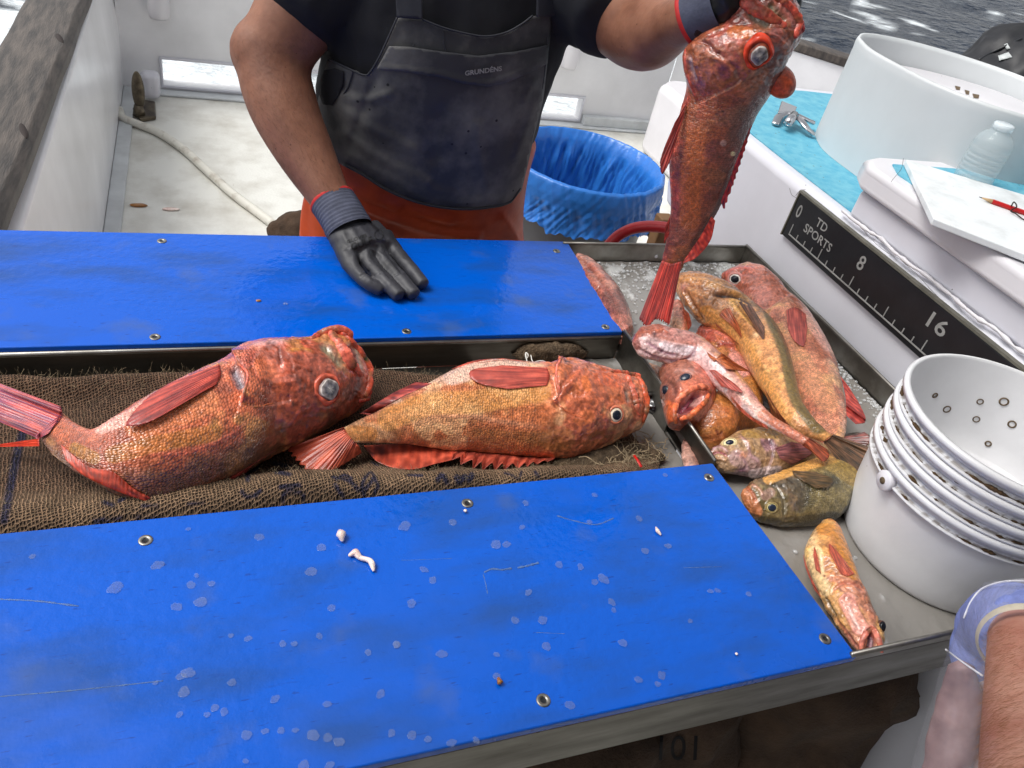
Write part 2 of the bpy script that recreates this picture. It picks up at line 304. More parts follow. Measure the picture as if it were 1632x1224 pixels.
def ellipsoid(c, r, n=20, axes=None):
    V = []; Fc = []; A = np.eye(3) if axes is None else np.asarray(axes)
    for i in range(1, n):
        th = math.pi * i / n
        for k in range(2 * n):
            ph = math.pi * k / n; V.append(np.array([math.sin(th) * math.cos(ph) * r[0], math.sin(th) * math.sin(ph) * r[1], math.cos(th) * r[2]]) @ A + c)
    V.append(np.array([0, 0, r[2]]) @ A + c); V.append(np.array([0, 0, -r[2]]) @ A + c)
    for i in range(n - 2):
        for k in range(2 * n): Fc.append((i * 2 * n + k, i * 2 * n + (k + 1) % (2 * n), (i + 1) * 2 * n + (k + 1) % (2 * n), (i + 1) * 2 * n + k))
    t = (n - 1) * 2 * n
    for k in range(2 * n): Fc.append((t, (k + 1) % (2 * n), k)); Fc.append((t + 1, (n - 2) * 2 * n + k, (n - 2) * 2 * n + (k + 1) % (2 * n)))
    return np.array(V), Fc
def remesh(parts, voxel, smooth_it=6):
    """union of closed shapes as ONE continuous surface"""
    V, Fc = join(parts); me = bpy.data.meshes.new('t'); me.from_pydata(V.tolist(), [], Fc); me.update()
    bm = bmesh.new(); bm.from_mesh(me); bmesh.ops.recalc_face_normals(bm, faces=bm.faces); bm.to_mesh(me); bm.free()
    o = bpy.data.objects.new('t', me); COL.objects.link(o); r = o.modifiers.new('r', 'REMESH'); r.mode = 'VOXEL'; r.voxel_size = voxel
    s = o.modifiers.new('s', 'SMOOTH'); s.factor = .5; s.iterations = smooth_it
    dg = bpy.context.evaluated_depsgraph_get(); dg.update(); me2 = bpy.data.meshes.new_from_object(o.evaluated_get(dg))
    n = len(me2.vertices); co = np.empty(n * 3); me2.vertices.foreach_get('co', co); F2 = [tuple(p.vertices) for p in me2.polygons]
    bpy.data.objects.remove(o); return co.reshape(-1, 3), F2
def normals_of(V, Fc):
    V = np.asarray(V); N_ = np.zeros_like(V)
    Q = np.array([(f[0], f[1], f[2]) for f in Fc]); n = np.cross(V[Q[:, 1]] - V[Q[:, 0]], V[Q[:, 2]] - V[Q[:, 0]])
    for k in range(3): np.add.at(N_, Q[:, k], n)
    Q4 = np.array([(f[0], f[2], f[3]) for f in Fc if len(f) == 4])
    if len(Q4):
        n = np.cross(V[Q4[:, 1]] - V[Q4[:, 0]], V[Q4[:, 2]] - V[Q4[:, 0]])
        for k in range(3): np.add.at(N_, Q4[:, k], n)
    return N_ / (np.linalg.norm(N_, axis=1)[:, None] + 1e-12)
def bvh(V, Fc): return BVHTree.FromPolygons([tuple(map(float, v)) for v in V], Fc)
def hit(b, x, y):
    d = rays((x, y))[0]; d = d / np.linalg.norm(d); h = b.ray_cast(Vector(CW), Vector(d))
    return (np.array(h[0]), np.array(h[1]), h[3]) if h[0] is not None else None
def polydist(Q, line):
    """distance of each px point Q to a px polyline, signed by side, and position along it"""
    L_ = np.asarray(line, float); best = np.full(len(Q), 1e9); sgn = np.zeros(len(Q)); along = np.zeros(len(Q))
    if len(L_) == 1: return np.linalg.norm(Q - L_[0], axis=1), sgn, along
    for i in range(len(L_) - 1):
        a, b = L_[i], L_[i + 1]; ab = b - a; t = np.clip(((Q - a) @ ab) / (ab @ ab + 1e-9), 0, 1); c = a + t[:, None] * ab
        d = np.linalg.norm(Q - c, axis=1); k = d < best; best[k] = d[k]
        s = np.sign(ab[0] * (Q[:, 1] - a[1]) - ab[1] * (Q[:, 0] - a[0])); sgn[k] = s[k]; along[k] = (i + t[k]) / (len(L_) - 1)
    return best, sgn, along
def apply_brushes(V, N_, cols, brushes, facing=True):
    """sculpt and pigment strokes laid on the surface: r ridge/groove, e step edge (right side of the stroke raised), c colour only"""
    q = topx(V); vd = V - CW; vd /= np.linalg.norm(vd, axis=1)[:, None]; vis = sm(-(N_ * vd).sum(1), -.05, .15) if facing else np.ones(len(V))
    for br in brushes:
        kind, line, w, h, c, a = (list(br) + [None] * 6)[:6]; a = 1.0 if a is None else a
        ln = spline(line, max(4, len(line) * 4)) if len(line) > 2 else line
        d, s, al = polydist(q, ln)
        if kind == 'p':                                 # filled blob: flat top
            g = 1 - sm(d, w * .7, w)
        else: g = np.exp(-(d / w) ** 2 * 1.4)
        taper = np.clip(np.minimum(al, 1 - al) * 6 + .25, 0, 1) if len(line) > 1 and kind != 'p' else 1
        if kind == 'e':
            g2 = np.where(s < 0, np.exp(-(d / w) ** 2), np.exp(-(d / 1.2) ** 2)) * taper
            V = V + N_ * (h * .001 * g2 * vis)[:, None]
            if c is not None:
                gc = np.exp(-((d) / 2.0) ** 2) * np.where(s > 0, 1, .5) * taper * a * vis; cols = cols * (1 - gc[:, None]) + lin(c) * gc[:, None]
        else:
            if h: V = V + N_ * (h * .001 * g * taper * vis)[:, None]
            if c is not None:
                gc = g * a * taper * vis; cols = cols * (1 - gc[:, None]) + lin(c) * gc[:, None]
    return V, cols

def patch(name, poly, b, off, thick, m_, parent, step=7, smooth_poly=False, cols=None, depth_fallback=None):
    """a thin piece of cloth or print cut to a px outline and laid on the surface b"""
    poly = np.asarray(spline(list(poly) + [poly[0]], len(poly) * 6)[:-1] if smooth_poly else poly, float)
    dense = []
    for i in range(len(poly)):
        a, c = poly[i], poly[(i + 1) % len(poly)]; n = max(1, int(np.linalg.norm(c - a) / step))
        for k in range(n): dense.append(a + (c - a) * k / n)
    dense = np.array(dense); lo, hi = dense.min(0), dense.max(0)
    gx, gy = np.meshgrid(np.arange(lo[0], hi[0], step), np.arange(lo[1], hi[1], step)); G = np.stack([gx.ravel(), gy.ravel()], 1)
    d, _, _ = polydist(G, np.vstack([dense, dense[:1]]))
    ins = np.zeros(len(G), bool); j = len(dense) - 1
    for i in range(len(dense)):
        xi, yi = dense[i]; xj, yj = dense[j]; c = ((yi > G[:, 1]) != (yj > G[:, 1])) & (G[:, 0] < (xj - xi) * (G[:, 1] - yi) / (yj - yi + 1e-12) + xi); ins ^= c; j = i
    G = G[ins & (d > step * .45)]; P2 = np.vstack([dense, G]); nb = len(dense)
    r = geo.delaunay_2d_cdt([Vector(p) for p in P2], [], [list(range(nb))], 1, 1e-5); pts, tri = r[0], r[2]
    V = []; last = None; mis = []
    for p in pts:
        h = hit(b, p.x, p.y)
        if h is None: mis.append(len(V)); V.append(None); continue
        dr = CW - h[0]; dr /= np.linalg.norm(dr); nn = h[1] if h[1] @ dr > 0 else -h[1]; V.append(h[0] + nn * off)
    good = [i for i in range(len(V)) if V[i] is not None]
    if not good: return None
    gp = np.array([pts[i] for i in good]); gd = np.array([np.linalg.norm(V[i] - CW) for i in good])
    for i in mis:
        k = np.argsort(np.linalg.norm(gp - np.array(pts[i]), axis=1))[:3]; d_ = rays(pts[i])[0]; V[i] = CW + d_ / np.linalg.norm(d_) * gd[k].mean()
    o = npmesh(name, np.array(V), [f for f in tri], m_, parent)
    if thick:
        s = o.modifiers.new('s', 'SOLIDIFY'); s.thickness = thick; s.offset = 0
    return o
def text_on(name, txt, quad_px, b, off, m_, parent, plane=None, extrude=0., mirror=False, bold=0.):
    """lettering set in the px quadrilateral (top-left, top-right, bottom-left) and laid on surface b or a plane (axis, value)"""
    cu = bpy.data.curves.new(name, 'FONT'); cu.body = txt; cu.size = 1; cu.resolution_u = 3; cu.offset = bold
    o = bpy.data.objects.new('t', cu); COL.objects.link(o); dg = bpy.context.evaluated_depsgraph_get(); dg.update()
    me = bpy.data.meshes.new_from_object(o.evaluated_get(dg)); bpy.data.objects.remove(o)
    bm = bmesh.new(); bm.from_mesh(me); bmesh.ops.triangulate(bm, faces=bm.faces)
    for _ in range(2): bmesh.ops.subdivide_edges(bm, edges=[e for e in bm.edges if e.calc_length() > .12], cuts=1); bmesh.ops.triangulate(bm, faces=bm.faces)
    co = np.array([v.co for v in bm.verts]); lo, hi = co.min(0), co.max(0); u = (co[:, 0] - lo[0]) / (hi[0] - lo[0]); v = 1 - (co[:, 1] - lo[1]) / (hi[1] - lo[1])
    q = np.asarray(quad_px, float); px = q[0] + u[:, None] * (q[1] - q[0]) + v[:, None] * (q[2] - q[0]); V = []
    for p in px:
        if plane is not None: V.append(onplane(p, *plane)[0]); continue
        h = hit(b, *p)
        if h is None: V.append(V[-1] if V else pd(*p, 1.0)); continue
        dr = CW - h[0]; dr /= np.linalg.norm(dr); V.append(h[0] + dr * off)
    o = npmesh(name, np.array(V), [tuple(v.index for v in f.verts) for f in bm.faces], m_, parent, smooth=False); bm.free(); return o

# ================================================================== THE SETTING
def sea():
    a = np.r_[np.linspace(-60, 10, 36) * 1.0]; th = np.radians(np.linspace(-75, 105, 300)); rr = np.r_[np.geomspace(3.0, 60, 260), np.geomspace(64, 3500, 60)]
    c = np.array([1.0, 1.0]); V = []
    for r in rr:
        for t in th: V.append((c[0] + r * math.sin(t), c[1] + r * math.cos(t), 0))
    V = np.array(V); fade = np.clip(1.2 - np.hypot(V[:, 0], V[:, 1]) / 140, 0, 1); w = np.zeros(len(V)); n1 = len(rr)
    for k in range(26):
        ang = math.radians(35 + random.gauss(0, 38)); lam = random.choice([.7, .9, 1.2, 1.8, 2.6, 4, 7]) * random.uniform(.8, 1.2); A = .012 * lam
        ph = (V[:, 0] * math.cos(ang) + V[:, 1] * math.sin(ang)) * 2 * math.pi / lam + random.uniform(0, 6)
        w += A * (1 - np.abs(np.sin(ph / 2)) ** .8 * 2) * .5
    V[:, 2] = w * fade * .8
    nz = np.array([noise.fractal(Vector((p[0] * .9, p[1] * .9, 0)), 1, 2, 6) for p in V]); nb = np.array([noise.noise(Vector((p[0] * .22, p[1] * .22, 4))) for p in V])
    d = np.hypot(V[:, 0] - 1.6, V[:, 1] - 2.5); near = 1 - sm(d, 5.0, 9.0); q = topx(V + np.array([0, 0, -.55]))
    foam = sm(nz + near * 1.0 + nb * .25, .40, .66)
    st = 1 - sm(polydist(q, [(1368, 0), (1382, 18), (1400, 38), (1418, 44)])[0], 4, 11)
    foam = np.maximum(foam, st * sm(nz, -.35, .1))
    foam = np.maximum(foam, (1 - sm(d, 3.6, 5.2)) * .95)
    cols = lin((30, 40, 54))[None] * (1 - foam[:, None]) + lin((225, 232, 236))[None] * foam[:, None]
    nt_ = len(th); Fc = [(i * nt_ + j, i * nt_ + j + 1, (i + 1) * nt_ + j + 1, (i + 1) * nt_ + j) for i in range(n1 - 1) for j in range(nt_ - 1)]
    M_ = mat('sea_water', (.05, .07, .1), .12, vcol='Col', bump=.16, bscale=3.4, stretch=(1, 1.5, 1), spec=.3); b = M_.node_tree.nodes['Principled BSDF']
    V[:, 2] -= .55
    return tag(npmesh('sea', V, Fc, M_, cols=cols), kind='structure')
sea()
bm = bmesh.new()
def sheet(name, x0, x1, y0, y1, z, m_, nx=2, ny=2):
    xs = np.linspace(x0, x1, nx); ys = np.linspace(y0, y1, ny); V = [(x, y, z) for x in xs for y in ys]
    return npmesh(name, V, [(i * ny + j, (i + 1) * ny + j, (i + 1) * ny + j + 1, i * ny + j + 1) for i in range(nx - 1) for j in range(ny - 1)], m_, smooth=False)
tag(sheet('deck', -.6, 4.6, -1.6, 4.5, 0, DECKM), kind='structure')
bm = bmesh.new(); box(bm, -.36, -.30, -1.5, 4.38, .0, .012); box(bm, -.36, 2.78, 4.34, 4.418, .001, .013); box(bm, 2.24, 2.78, 4.37, 4.418, .0132, .07)
tag(bm_obj('deck_margin', bm, GREYTRIM, bevel=.005), kind='structure')

# port bulwark: flared inner skin, cap rail
t = thing('bulwark', 'white glossy side wall of the boat running under the dark wooden rail at left', 'boat wall', (-.4, 2, 0))
bm = bmesh.new(); sec = [(-.362, 0), (-.36, .02), (-.372, .3), (-.40, .585), (-.47, .60), (-.62, .60), (-.66, .3), (-.66, -.4), (-.5, -.7), (-.44, -.7)]
ys = [-1.5, -.5, .5, 1.5, 2.5, 3.5, 4.5]; rings = [[bm.verts.new((x + (.0 if z < .1 else .008 * (yy - 2)), yy, z)) for x, z in sec] for yy in ys]
for i in range(len(ys) - 1):
    for j in range(len(sec)): bm.faces.new([rings[i][j], rings[i][(j + 1) % len(sec)], rings[i + 1][(j + 1) % len(sec)], rings[i + 1][j]])
bm_obj('side_panel', bm, HULLW, t, bevel=.01)
bm = bmesh.new(); secr = [(-.405, .602), (-.392, .62), (-.392, .65), (-.41, .668), (-.56, .668), (-.585, .65), (-.585, .62), (-.57, .602)]
rings = [[bm.verts.new((x - .018 + .022 * (yy - 2) * .9 + .0016 * math.sin(yy * 9), yy, z + .002 * math.sin(yy * 13 + x * 40))) for x, z in secr] for yy in np.linspace(-1.5, 4.5, 60)]
for i in range(59):
    for j in range(8): bm.faces.new([rings[i][j], rings[i][(j + 1) % 8], rings[i + 1][(j + 1) % 8], rings[i + 1][j]])
bm.faces.new(rings[0]); bm.faces.new(rings[-1][::-1])
cr = bm_obj('cap_rail', bm, RAILM, t, bevel=.004)
for x, y in ((.0, 0), ):
    for (px, py) in ((95, 62), (37, 208)):
        p = pz(px, py, .665); V, Fc = ellipsoid(p + [.0, 0, 0], (.010, .05, .006), 12, axes=[[1, .25, 0], [-.25, 1, 0], [0, 0, 1]]); npmesh('rail_scar', V, Fc, DARK, t)

# transom wall with two freeing ports
t = thing('transom', 'white stern wall with long low slots showing bright water', 'boat wall', (1.6, 4.45, 0)); YT = 4.42; ZT = .76
bm = bmesh.new(); A0, A1, B0, B1 = -.17, .62, 1.45, 2.22
for b_ in ((-.36, 2.78, 0, .035), (-.36, 2.78, .165, ZT)): box(bm, b_[0], b_[1], YT, YT + .07, b_[2], b_[3])
for b_ in ((-.36, A0), (A1, B0), (B1, 2.78)): box(bm, b_[0], b_[1], YT, YT + .07, .035, .165)
bm_obj('stern_panel', bm, HULLW, t)
bm = bmesh.new(); box(bm, -.45, 2.80, YT - .03, YT + .12, ZT + .002, ZT + .05); bm_obj('cap_rail', bm, RAILM, t, bevel=.012)
for x0, x1 in ((A0, A1), (B0, B1)):
    bm = bmesh.new(); box(bm, x0 - .012, x1 + .012, YT - .012, YT - .001, .165, .178); box(bm, x0 - .012, x1 + .012, YT - .012, YT - .001, .022, .035); box(bm, x0 - .012, x0, YT - .012, YT - .001, .035, .165); box(bm, x1, x1 + .012, YT - .012, YT - .001, .035, .165)
    bm_obj('port_frame', bm, WHITE2, t, bevel=.003)
for xx, zz in ((-.165, .385), (2.05, .36)):
    V, Fc = lathe([(.030, -.005), (.042, -.01), (.047, 0), (.05, .03), (.05, .26)], (xx, YT - .045, zz), 28); h = npmesh('rod_holder', V, Fc, WHITE, t)
    V, Fc = lathe([(.0005, -.012), (.028, -.012), (.03, .002)], (xx, YT - .045, zz), 24); npmesh('tube_mouth', V, Fc, BLACKP, h).location = Vector((0, 0, 0))
# starboard quarter and side with their rail
t = thing('bulwark', 'far starboard wall of the boat with brown rail behind the tub', 'boat wall', (3.4, 3.8, 0))
bm = bmesh.new(); prism(bm, [(2.785, 4.42), (3.98, 3.24), (3.98, -1), (4.06, -1), (4.06, 3.28), (2.83, 4.49)], 0, .70); bm_obj('side_panel', bm, HULLW, t)
bm = bmesh.new(); prism(bm, [(2.80, 4.40), (3.95, 3.23), (3.95, -1), (4.08, -1), (4.08, 3.30), (2.86, 4.52)], .702, .755); bm_obj('cap_rail', bm, RAILM, t, bevel=.012)

t = thing('light_blocker', 'unseen wall and overhang added behind the viewer to darken the table', 'light_blocker', (.6, -.9, 0))  # unseen wall and overhang, added to cut skylight on the table front and underside
bm = bmesh.new(); box(bm, -.36, 3.94, -1.05, -.95, .002, 2.42); bm_obj('added_wall', bm, mat('added_wall_paint', lin((170, 170, 170)), .5, vary=.1, vscale=3), t)
bm = bmesh.new(); box(bm, -.9, 4.2, -2.4, .38, 2.425, 2.50); bm_obj('added_roof', bm, mat('added_roof_paint', lin((140, 140, 140)), .6, vary=.1, vscale=3), t)
# low white bait box in the stern
t = thing('storage_box', 'low white box on the deck in the stern corner behind the blue lined bin', 'storage box', (3.1, 3.6, 0))
bm = bmesh.new(); prism(bm, [(2.47, 2.9), (3.5, 2.9), (3.68, 3.1), (3.62, 3.35), (3.0, 3.98), (2.75, 4.15), (2.6, 4.15), (2.49, 4.05)], .001, .42); bm_obj('box_body', bm, WHITE, t, bevel=.05, seg=6)
bm = bmesh.new(); box(bm, 2.75, 3.3, 3.1, 3.6, .421, .46); l = bm_obj('lid', bm, WHITE2, t, bevel=.012)
p = pz(1306, 118, .44); bm = bmesh.new(); box(bm, p[0] - .10, p[0] + .06, p[1] - .04, p[1] + .02, .421, .435); bm_obj('tape', bm, YELLOW, t, bevel=.003)

# cleat, wedge, hose, scraps on the deck
t = thing('deck_cleat', 'tarnished bronze cleat bolted to the deck in the far left corner', 'cleat', (-.22, 4.0, 0))
bm = bmesh.new(); prism(bm, [tuple(pz(x, y, 0)[:2]) for x, y in ((212, 178), (224, 196), (249, 192), (248, 168), (230, 165))], .002, .022); bm_obj('base_plate', bm, CLEATM, t, bevel=.006)
p0 = pz(222, 182, .02); V, Fc = ellipsoid(p0 + np.array([.005, 0, .11]), (.028, .018, .095), 14); npmesh('horn', V, Fc, CLEATM, t)
bm = bmesh.new(); bmesh.ops.create_cone(bm, cap_ends=True, segments=16, radius1=.03, radius2=.02, depth=.05, matrix=Matrix.Translation(Vector(p0) + Vector((0, 0, .02)))); bm_obj('stem', bm, CLEATM, t, smooth=True)
t = thing('chock', 'white rounded block against the stern wall beside the bronze cleat', 'chock', (-.22, 4.33, 0))
bm = bmesh.new(); prism(bm, [(-.27, 4.27), (-.25, 4.24), (-.185, 4.25), (-.18, 4.33), (-.27, 4.33)], .014, .14); bm_obj('block', bm, WHITE2, t, bevel=.025, seg=5)
hp = [pz(x, y, .02) for x, y in ((196, 188), (215, 196), (250, 210), (290, 236), (330, 272), (370, 308), (410, 338), (447, 366))]; hp = [hp[0] + [-.02, .1, .0]] + hp + [hp[-1] + [.12, -.25, 0]]
tag(tube('deck_hose', [tuple(p) for p in hp], .0185, HOSEM, n=16, samples=80, loc=hp[4]), 'dirty white hose curving across the deck from the far left corner', 'hose')
for (x, y, r, m_, lab) in ((221, 327, (.034, .012, .006), BROWNBIT, 'small amber scrap lying on the white deck'), (272, 333, (.032, .012, .005), GUTS, 'small pinkish scrap on the white deck right of the amber one')):
    p = pz(x, y, .005); V, Fc = ellipsoid(p, r, 10); V += .003 * np.array([[noise.noise(Vector(v) * 60), noise.noise(Vector(v) * 60 + Vector((9, 0, 0))), 0] for v in V]); tag(npmesh('fish_scrap', V, Fc, m_, loc=p), lab, 'fish scrap', 'scraps on the deck')
def lumpy(c, r, amp, fr, n=40, flat=None):
    V, Fc = ellipsoid(np.zeros(3), r, n); N_ = normals_of(V, Fc); d = np.array([noise.fractal(Vector(v + c) * fr, 1, 2, 4) for v in V]); V = V + N_ * (np.sign((V * N_).sum(1)) * d * amp)[:, None] + c
    if flat is not None: V[:, 2] = np.maximum(V[:, 2], flat)
    return V, Fc
p = pz(470, 366, .05); V, Fc = lumpy(p + [.06, -.02, 0], (.16, .1, .09), .03, 9, flat=.002); tag(npmesh('burlap_sack', V, Fc, SACKM, loc=p), 'crumpled brown sack on the deck at the end of the white hose', 'sack')

# ------------------------------------------------------------------ console on the right
con = thing('console', 'white fibreglass console with pale blue top beside the steel tray', 'boat console', (1.5, .9, 0))
lip = [(1.15, -.2), (1.15, 1.30), (1.155, 1.55), (1.175, 1.70), (1.23, 1.80), (1.36, 1.87), (1.6, 1.90), (2.1, 1.9), (2.1, -.2)]
bm = bmesh.new(); prism(bm, lip, .80, 1.09); bm_obj('body', bm, WHITE2, con, bevel=.022, seg=5)
bm = bmesh.new(); prism(bm, [(1.152, -.2), (1.152, 1.2), (1.3, 1.5), (2.0, 1.5), (2.0, -.2)], .002, .80); bm_obj('lower_body', bm, WHITE2, con)
ins = [(1.185, 1.0), (1.185, 1.30), (1.19, 1.53), (1.21, 1.67), (1.26, 1.755), (1.38, 1.82), (1.6, 1.85), (2.04, 1.85), (2.04, 1.0)]
bm = bmesh.new(); prism(bm, ins, 1.0905, 1.0935); bm_obj('blue_top', bm, TEAL, con)
bm = bmesh.new(); prism(bm, [(1.162, -.2), (1.162, 1.082), (1.20, 1.10), (1.5, 1.10), (2.05, 1.10), (2.05, -.2)], 1.0915, 1.149); bm_obj('step', bm, WHITE2, con, bevel=.01)
bm = bmesh.new(); prism(bm, [(1.146, -.2), (1.146, 1.075), (1.17, 1.115), (1.21, 1.13), (2.07, 1.13), (2.07, -.2)], 1.150, 1.197); bm_obj('upper_ledge', bm, WHITE, con, bevel=.014, seg=5)
bm = bmesh.new(); prism(bm, [(1.185, -.15), (1.185, 1.04), (1.21, 1.085), (2.04, 1.085), (2.04, -.15)], 1.1972, 1.2); bm_obj('blue_top', bm, TEAL, con)
# rough bead of sealant under the step
P = np.array([(1.1535 + .003 * math.sin(y * 40), y, 1.098 - .004 * (1.07 - y)) for y in np.linspace(1.09, .0, 220)]); P[:, 2] += [.004 * noise.noise(Vector((0, y * 25, 0))) for y in P[:, 1]]
R_ = .0032 + .0022 * np.array([noise.fractal(Vector((3, y * 60, 0)), 1, 2, 4) for y in P[:, 1]]); V, Fc = tube_np(P, np.clip(R_, .0012, .02), 10); npmesh('sealant_bead', V, Fc, WHITE, con)
# basin (oval tub) : wall, rim, floor
bp = np.array([(1.388, 1.504), (1.44, 1.551), (1.5, 1.563), (1.594, 1.54), (1.687, 1.461), (1.75, 1.344), (1.752, 1.2), (1.68, 1.09), (1.56, 1.03), (1.47, 1.035), (1.385, 1.095), (1.338, 1.2), (1.334, 1.3), (1.345, 1.41)])
ring = spline(list(bp) + [bp[0]], 97)[:-1]; cen = ring.mean(0); nr = len(ring)
def ovalring(sc, z): q = cen + (ring - cen) * sc; return np.c_[q, np.full(nr, z)]
prof = [(1.0, 1.094), (1.0, 1.2), (1.0, 1.30), (1.004, 1.316), (.995, 1.322), (.972, 1.322), (.962, 1.312), (.958, 1.25), (.95, 1.17), (.90, 1.15), (.5, 1.148), (.01, 1.148)]
V = np.vstack([ovalring(s, z) for s, z in prof]); Fc = [(i * nr + k, i * nr + (k + 1) % nr, (i + 1) * nr + (k + 1) % nr, (i + 1) * nr + k) for i in range(len(prof) - 1) for k in range(nr)]
ba = thing('basin', 'tall white oval tub standing on the pale blue console top', 'tub', (cen[0], cen[1], 1.094)); npmesh('tub_wall', V, Fc, mat('basin_plastic', lin((204, 208, 210)), .4, bump=.0008, bscale=14, vary=.06, vscale=6), ba)
lid = thing('tub_lid', 'white disc with brown grime marks lying inside the oval tub', 'lid', (cen[0] + .06, cen[1], 1.2))
tl = np.array([.10, 0, .0]); V = np.vstack([ovalring(s, z) for s, z in ((.93, 1.262), (.93, 1.275), (.90, 1.28), (.3, 1.281), (.01, 1.281))]); V[:, 2] += (V[:, 0] - cen[0]) * .06 - .012
Fc = [(i * nr + k, i * nr + (k + 1) % nr, (i + 1) * nr + (k + 1) % nr, (i + 1) * nr + k) for i in range(4) for k in range(nr)]; npmesh('disc', V, Fc, WHITE, lid); LB = bvh(V, Fc)
GRIME = mat('brown_grime', lin((112, 94, 72)), .9, vary=.5, vscale=200)
for (x, y, w, h_) in ((1526, 140, 9, 6), (1541, 147, 8, 7), (1555, 153, 11, 7)):
    patch('grime_mark', [(x - w/2, y - h_/2), (x + w/2, y - h_/2 + 2), (x + w/2 - 1, y + h_/2 + 1), (x - w/2 + 2, y + h_/2)], LB, .0008, 0, GRIME, lid, 3)
# ruler
bm = bmesh.new(); box(bm, 1.1400, 1.1495, .42, 1.203, .983, 1.079); rul = bm_obj('ruler', bm, BLACKP, con, bevel=.003); rul['label'] = 'black measuring board with engraved grey scale'
bm = bmesh.new(); box(bm, 1.1385, 1.1492, .42, 1.2065, 1.0795, 1.084); box(bm, 1.1385, 1.1492, 1.2035, 1.2068, .983, 1.0793); bm_obj('frame', bm, mat('aged_edge', lin((112, 110, 100)), .6, vary=.4, vscale=30), rul)
XR = 1.1397
def rul_text(nm, s, q): text_on(nm, s, q, None, 0, LETTER, rul, plane=(0, XR - .0004), bold=.012)
def yz(y, z): return tuple(topx([[XR, y, z]])[0])
def rt(nm, s, y0, y1, z1, z0): rul_text(nm, s, [yz(y0, z1), yz(y1, z1), yz(y0, z0)])
rt('numeral', '0', 1.191, 1.177, 1.061, 1.034); rt('lettering', 'TD', 1.128, 1.094, 1.064, 1.047); rt('lettering', 'SPORTS', 1.151, 1.062, 1.039, 1.021); rt('numeral', '8', .988, .971, 1.062, 1.034); rt('numeral', '16', .796, .756, 1.065, 1.036)
bm = bmesh.new()
for k in range(0, 30):
    y = 1.183 - k * .0254; L_ = .0215 if k % 4 == 0 else .0105; box(bm, XR - .0007, XR + .0006, y - .0011, y + .0011, .9965, .9965 + L_)
box(bm, XR - .0008, XR + .0006, .42, 1.184, .994, .9965); bm_obj('scale_lines', bm, LETTER, rul)
CRK = mat('gelcoat_crack', lin((120, 116, 118)), .8, vary=.3, vscale=80)
for ln in ([(1440, 252), (1437, 268), (1428, 280), (1420, 290)], [(1258, 300), (1262, 310), (1270, 316)], [(1268, 312), (1276, 303), (1284, 302)], [(1362, 352), (1400, 392), (1440, 418), (1475, 452), (1520, 500), (1560, 540), (1632, 590)]):
    x_ = 1.1458 if ln[0][0] > 1400 else 1.1497; P = np.array([onplane(p, 0, x_)[0] for p in spline(ln, 60)]); P[:, 2] += [.0015 * noise.noise(Vector(p) * 60) for p in P]; V, Fc = tube_np(P, .0004, 5); npmesh('crack', V, Fc, CRK, con)
# items on the console
def corner(x, y, z): return tuple(pz(x, y, z)[:2])
zb = 1.2005; t = thing('cutting_board', 'thin worn white board lying on the upper console ledge under a red pencil', 'board', (1.3, .95, zb))
bm = bmesh.new(); A = [corner(1444, 253, zb + .012), corner(1489, 348, zb + .012), corner(1660, 415, zb + .012), corner(1700, 330, zb + .012)]; prism(bm, A, zb, zb + .0115); bm_obj('board', bm, BLADDER, t, bevel=.002)
zp = zb + .0155; pa, pb = pz(1561, 314, zp), pz(1650, 345, zp); t = thing('pencil', 'red pencil with a dark cord tied round it on the white board', 'pencil', pb); dv = (pb - pa) / np.linalg.norm(pb - pa)
V, Fc = tube_np(np.array([pa + dv * .022, pb]), .0042, 6); npmesh('barrel', V, Fc, PENR, t, smooth=False)
V, Fc = tube_np(np.array([pa + dv * .004, pa + dv * .0215]), [.001, .0040], 12); npmesh('sharpened_wood', V, Fc, PENW, t); V, Fc = tube_np(np.array([pa - dv * .001, pa + dv * .0045]), [.0004, .0011], 8); npmesh('tip', V, Fc, BLACKP, t)
q = [pz(1612, 328, zp + .006), pz(1616, 322, zp + .006), pz(1620, 330, zp + .008), pz(1611, 336, zp), pz(1618, 340, zp), pz(1632, 350, zp - .002), pz(1650, 352, zp - .002)]
tube('cord', [tuple(x) for x in q], .0011, DARK, t, 8, 60)
# chrome latch on the blue top
t = thing('chrome_clamp', 'shiny chrome rod holder clamp lying on the blue top left of the tub', 'clamp', pz(1265, 190, 1.094)); zc = 1.096
bm = bmesh.new(); A = [corner(*p, zc + .022) for p in ((1246, 160), (1271, 170), (1266, 182), (1240, 178))]; prism(bm, A, zc + .014, zc + .022); bm_obj('plate', bm, CHROME, t, bevel=.003)
def strip(pts, z, w, th, nm):
    P = spline([tuple(pz(x, y, zz)) for x, y, zz in pts], 30); V, Fc = tube_np(P, w, 14, flat=th, fdir=(0, 0, 1)); npmesh(nm, V, Fc, CHROME, t)
strip([(1236, 198, zc + .003), (1243, 185, zc + .014), (1256, 180, zc + .02), (1268, 184, zc + .022), (1280, 196, zc + .02), (1288, 207, zc + .012), (1296, 214, zc + .006)], 0, .0105, .4, 'jaw_arm')
strip([(1272, 184, zc + .022), (1284, 190, zc + .02), (1297, 196, zc + .016)], 0, .009, .5, 'lever')
V, Fc = tube_np(np.array([pz(1256, 196, zc + .018), pz(1266, 184, zc + .024)]), .011, 16); npmesh('bolt', V, Fc, CHROME, t)
V, Fc = tube_np(spline([tuple(pz(1258 + 5 * math.cos(a), 197 + 4 * math.sin(a), zc + .016)) for a in np.linspace(0, 6.28, 12)], 40), .0014, 8); npmesh('ring', V, Fc, CHROME, t)
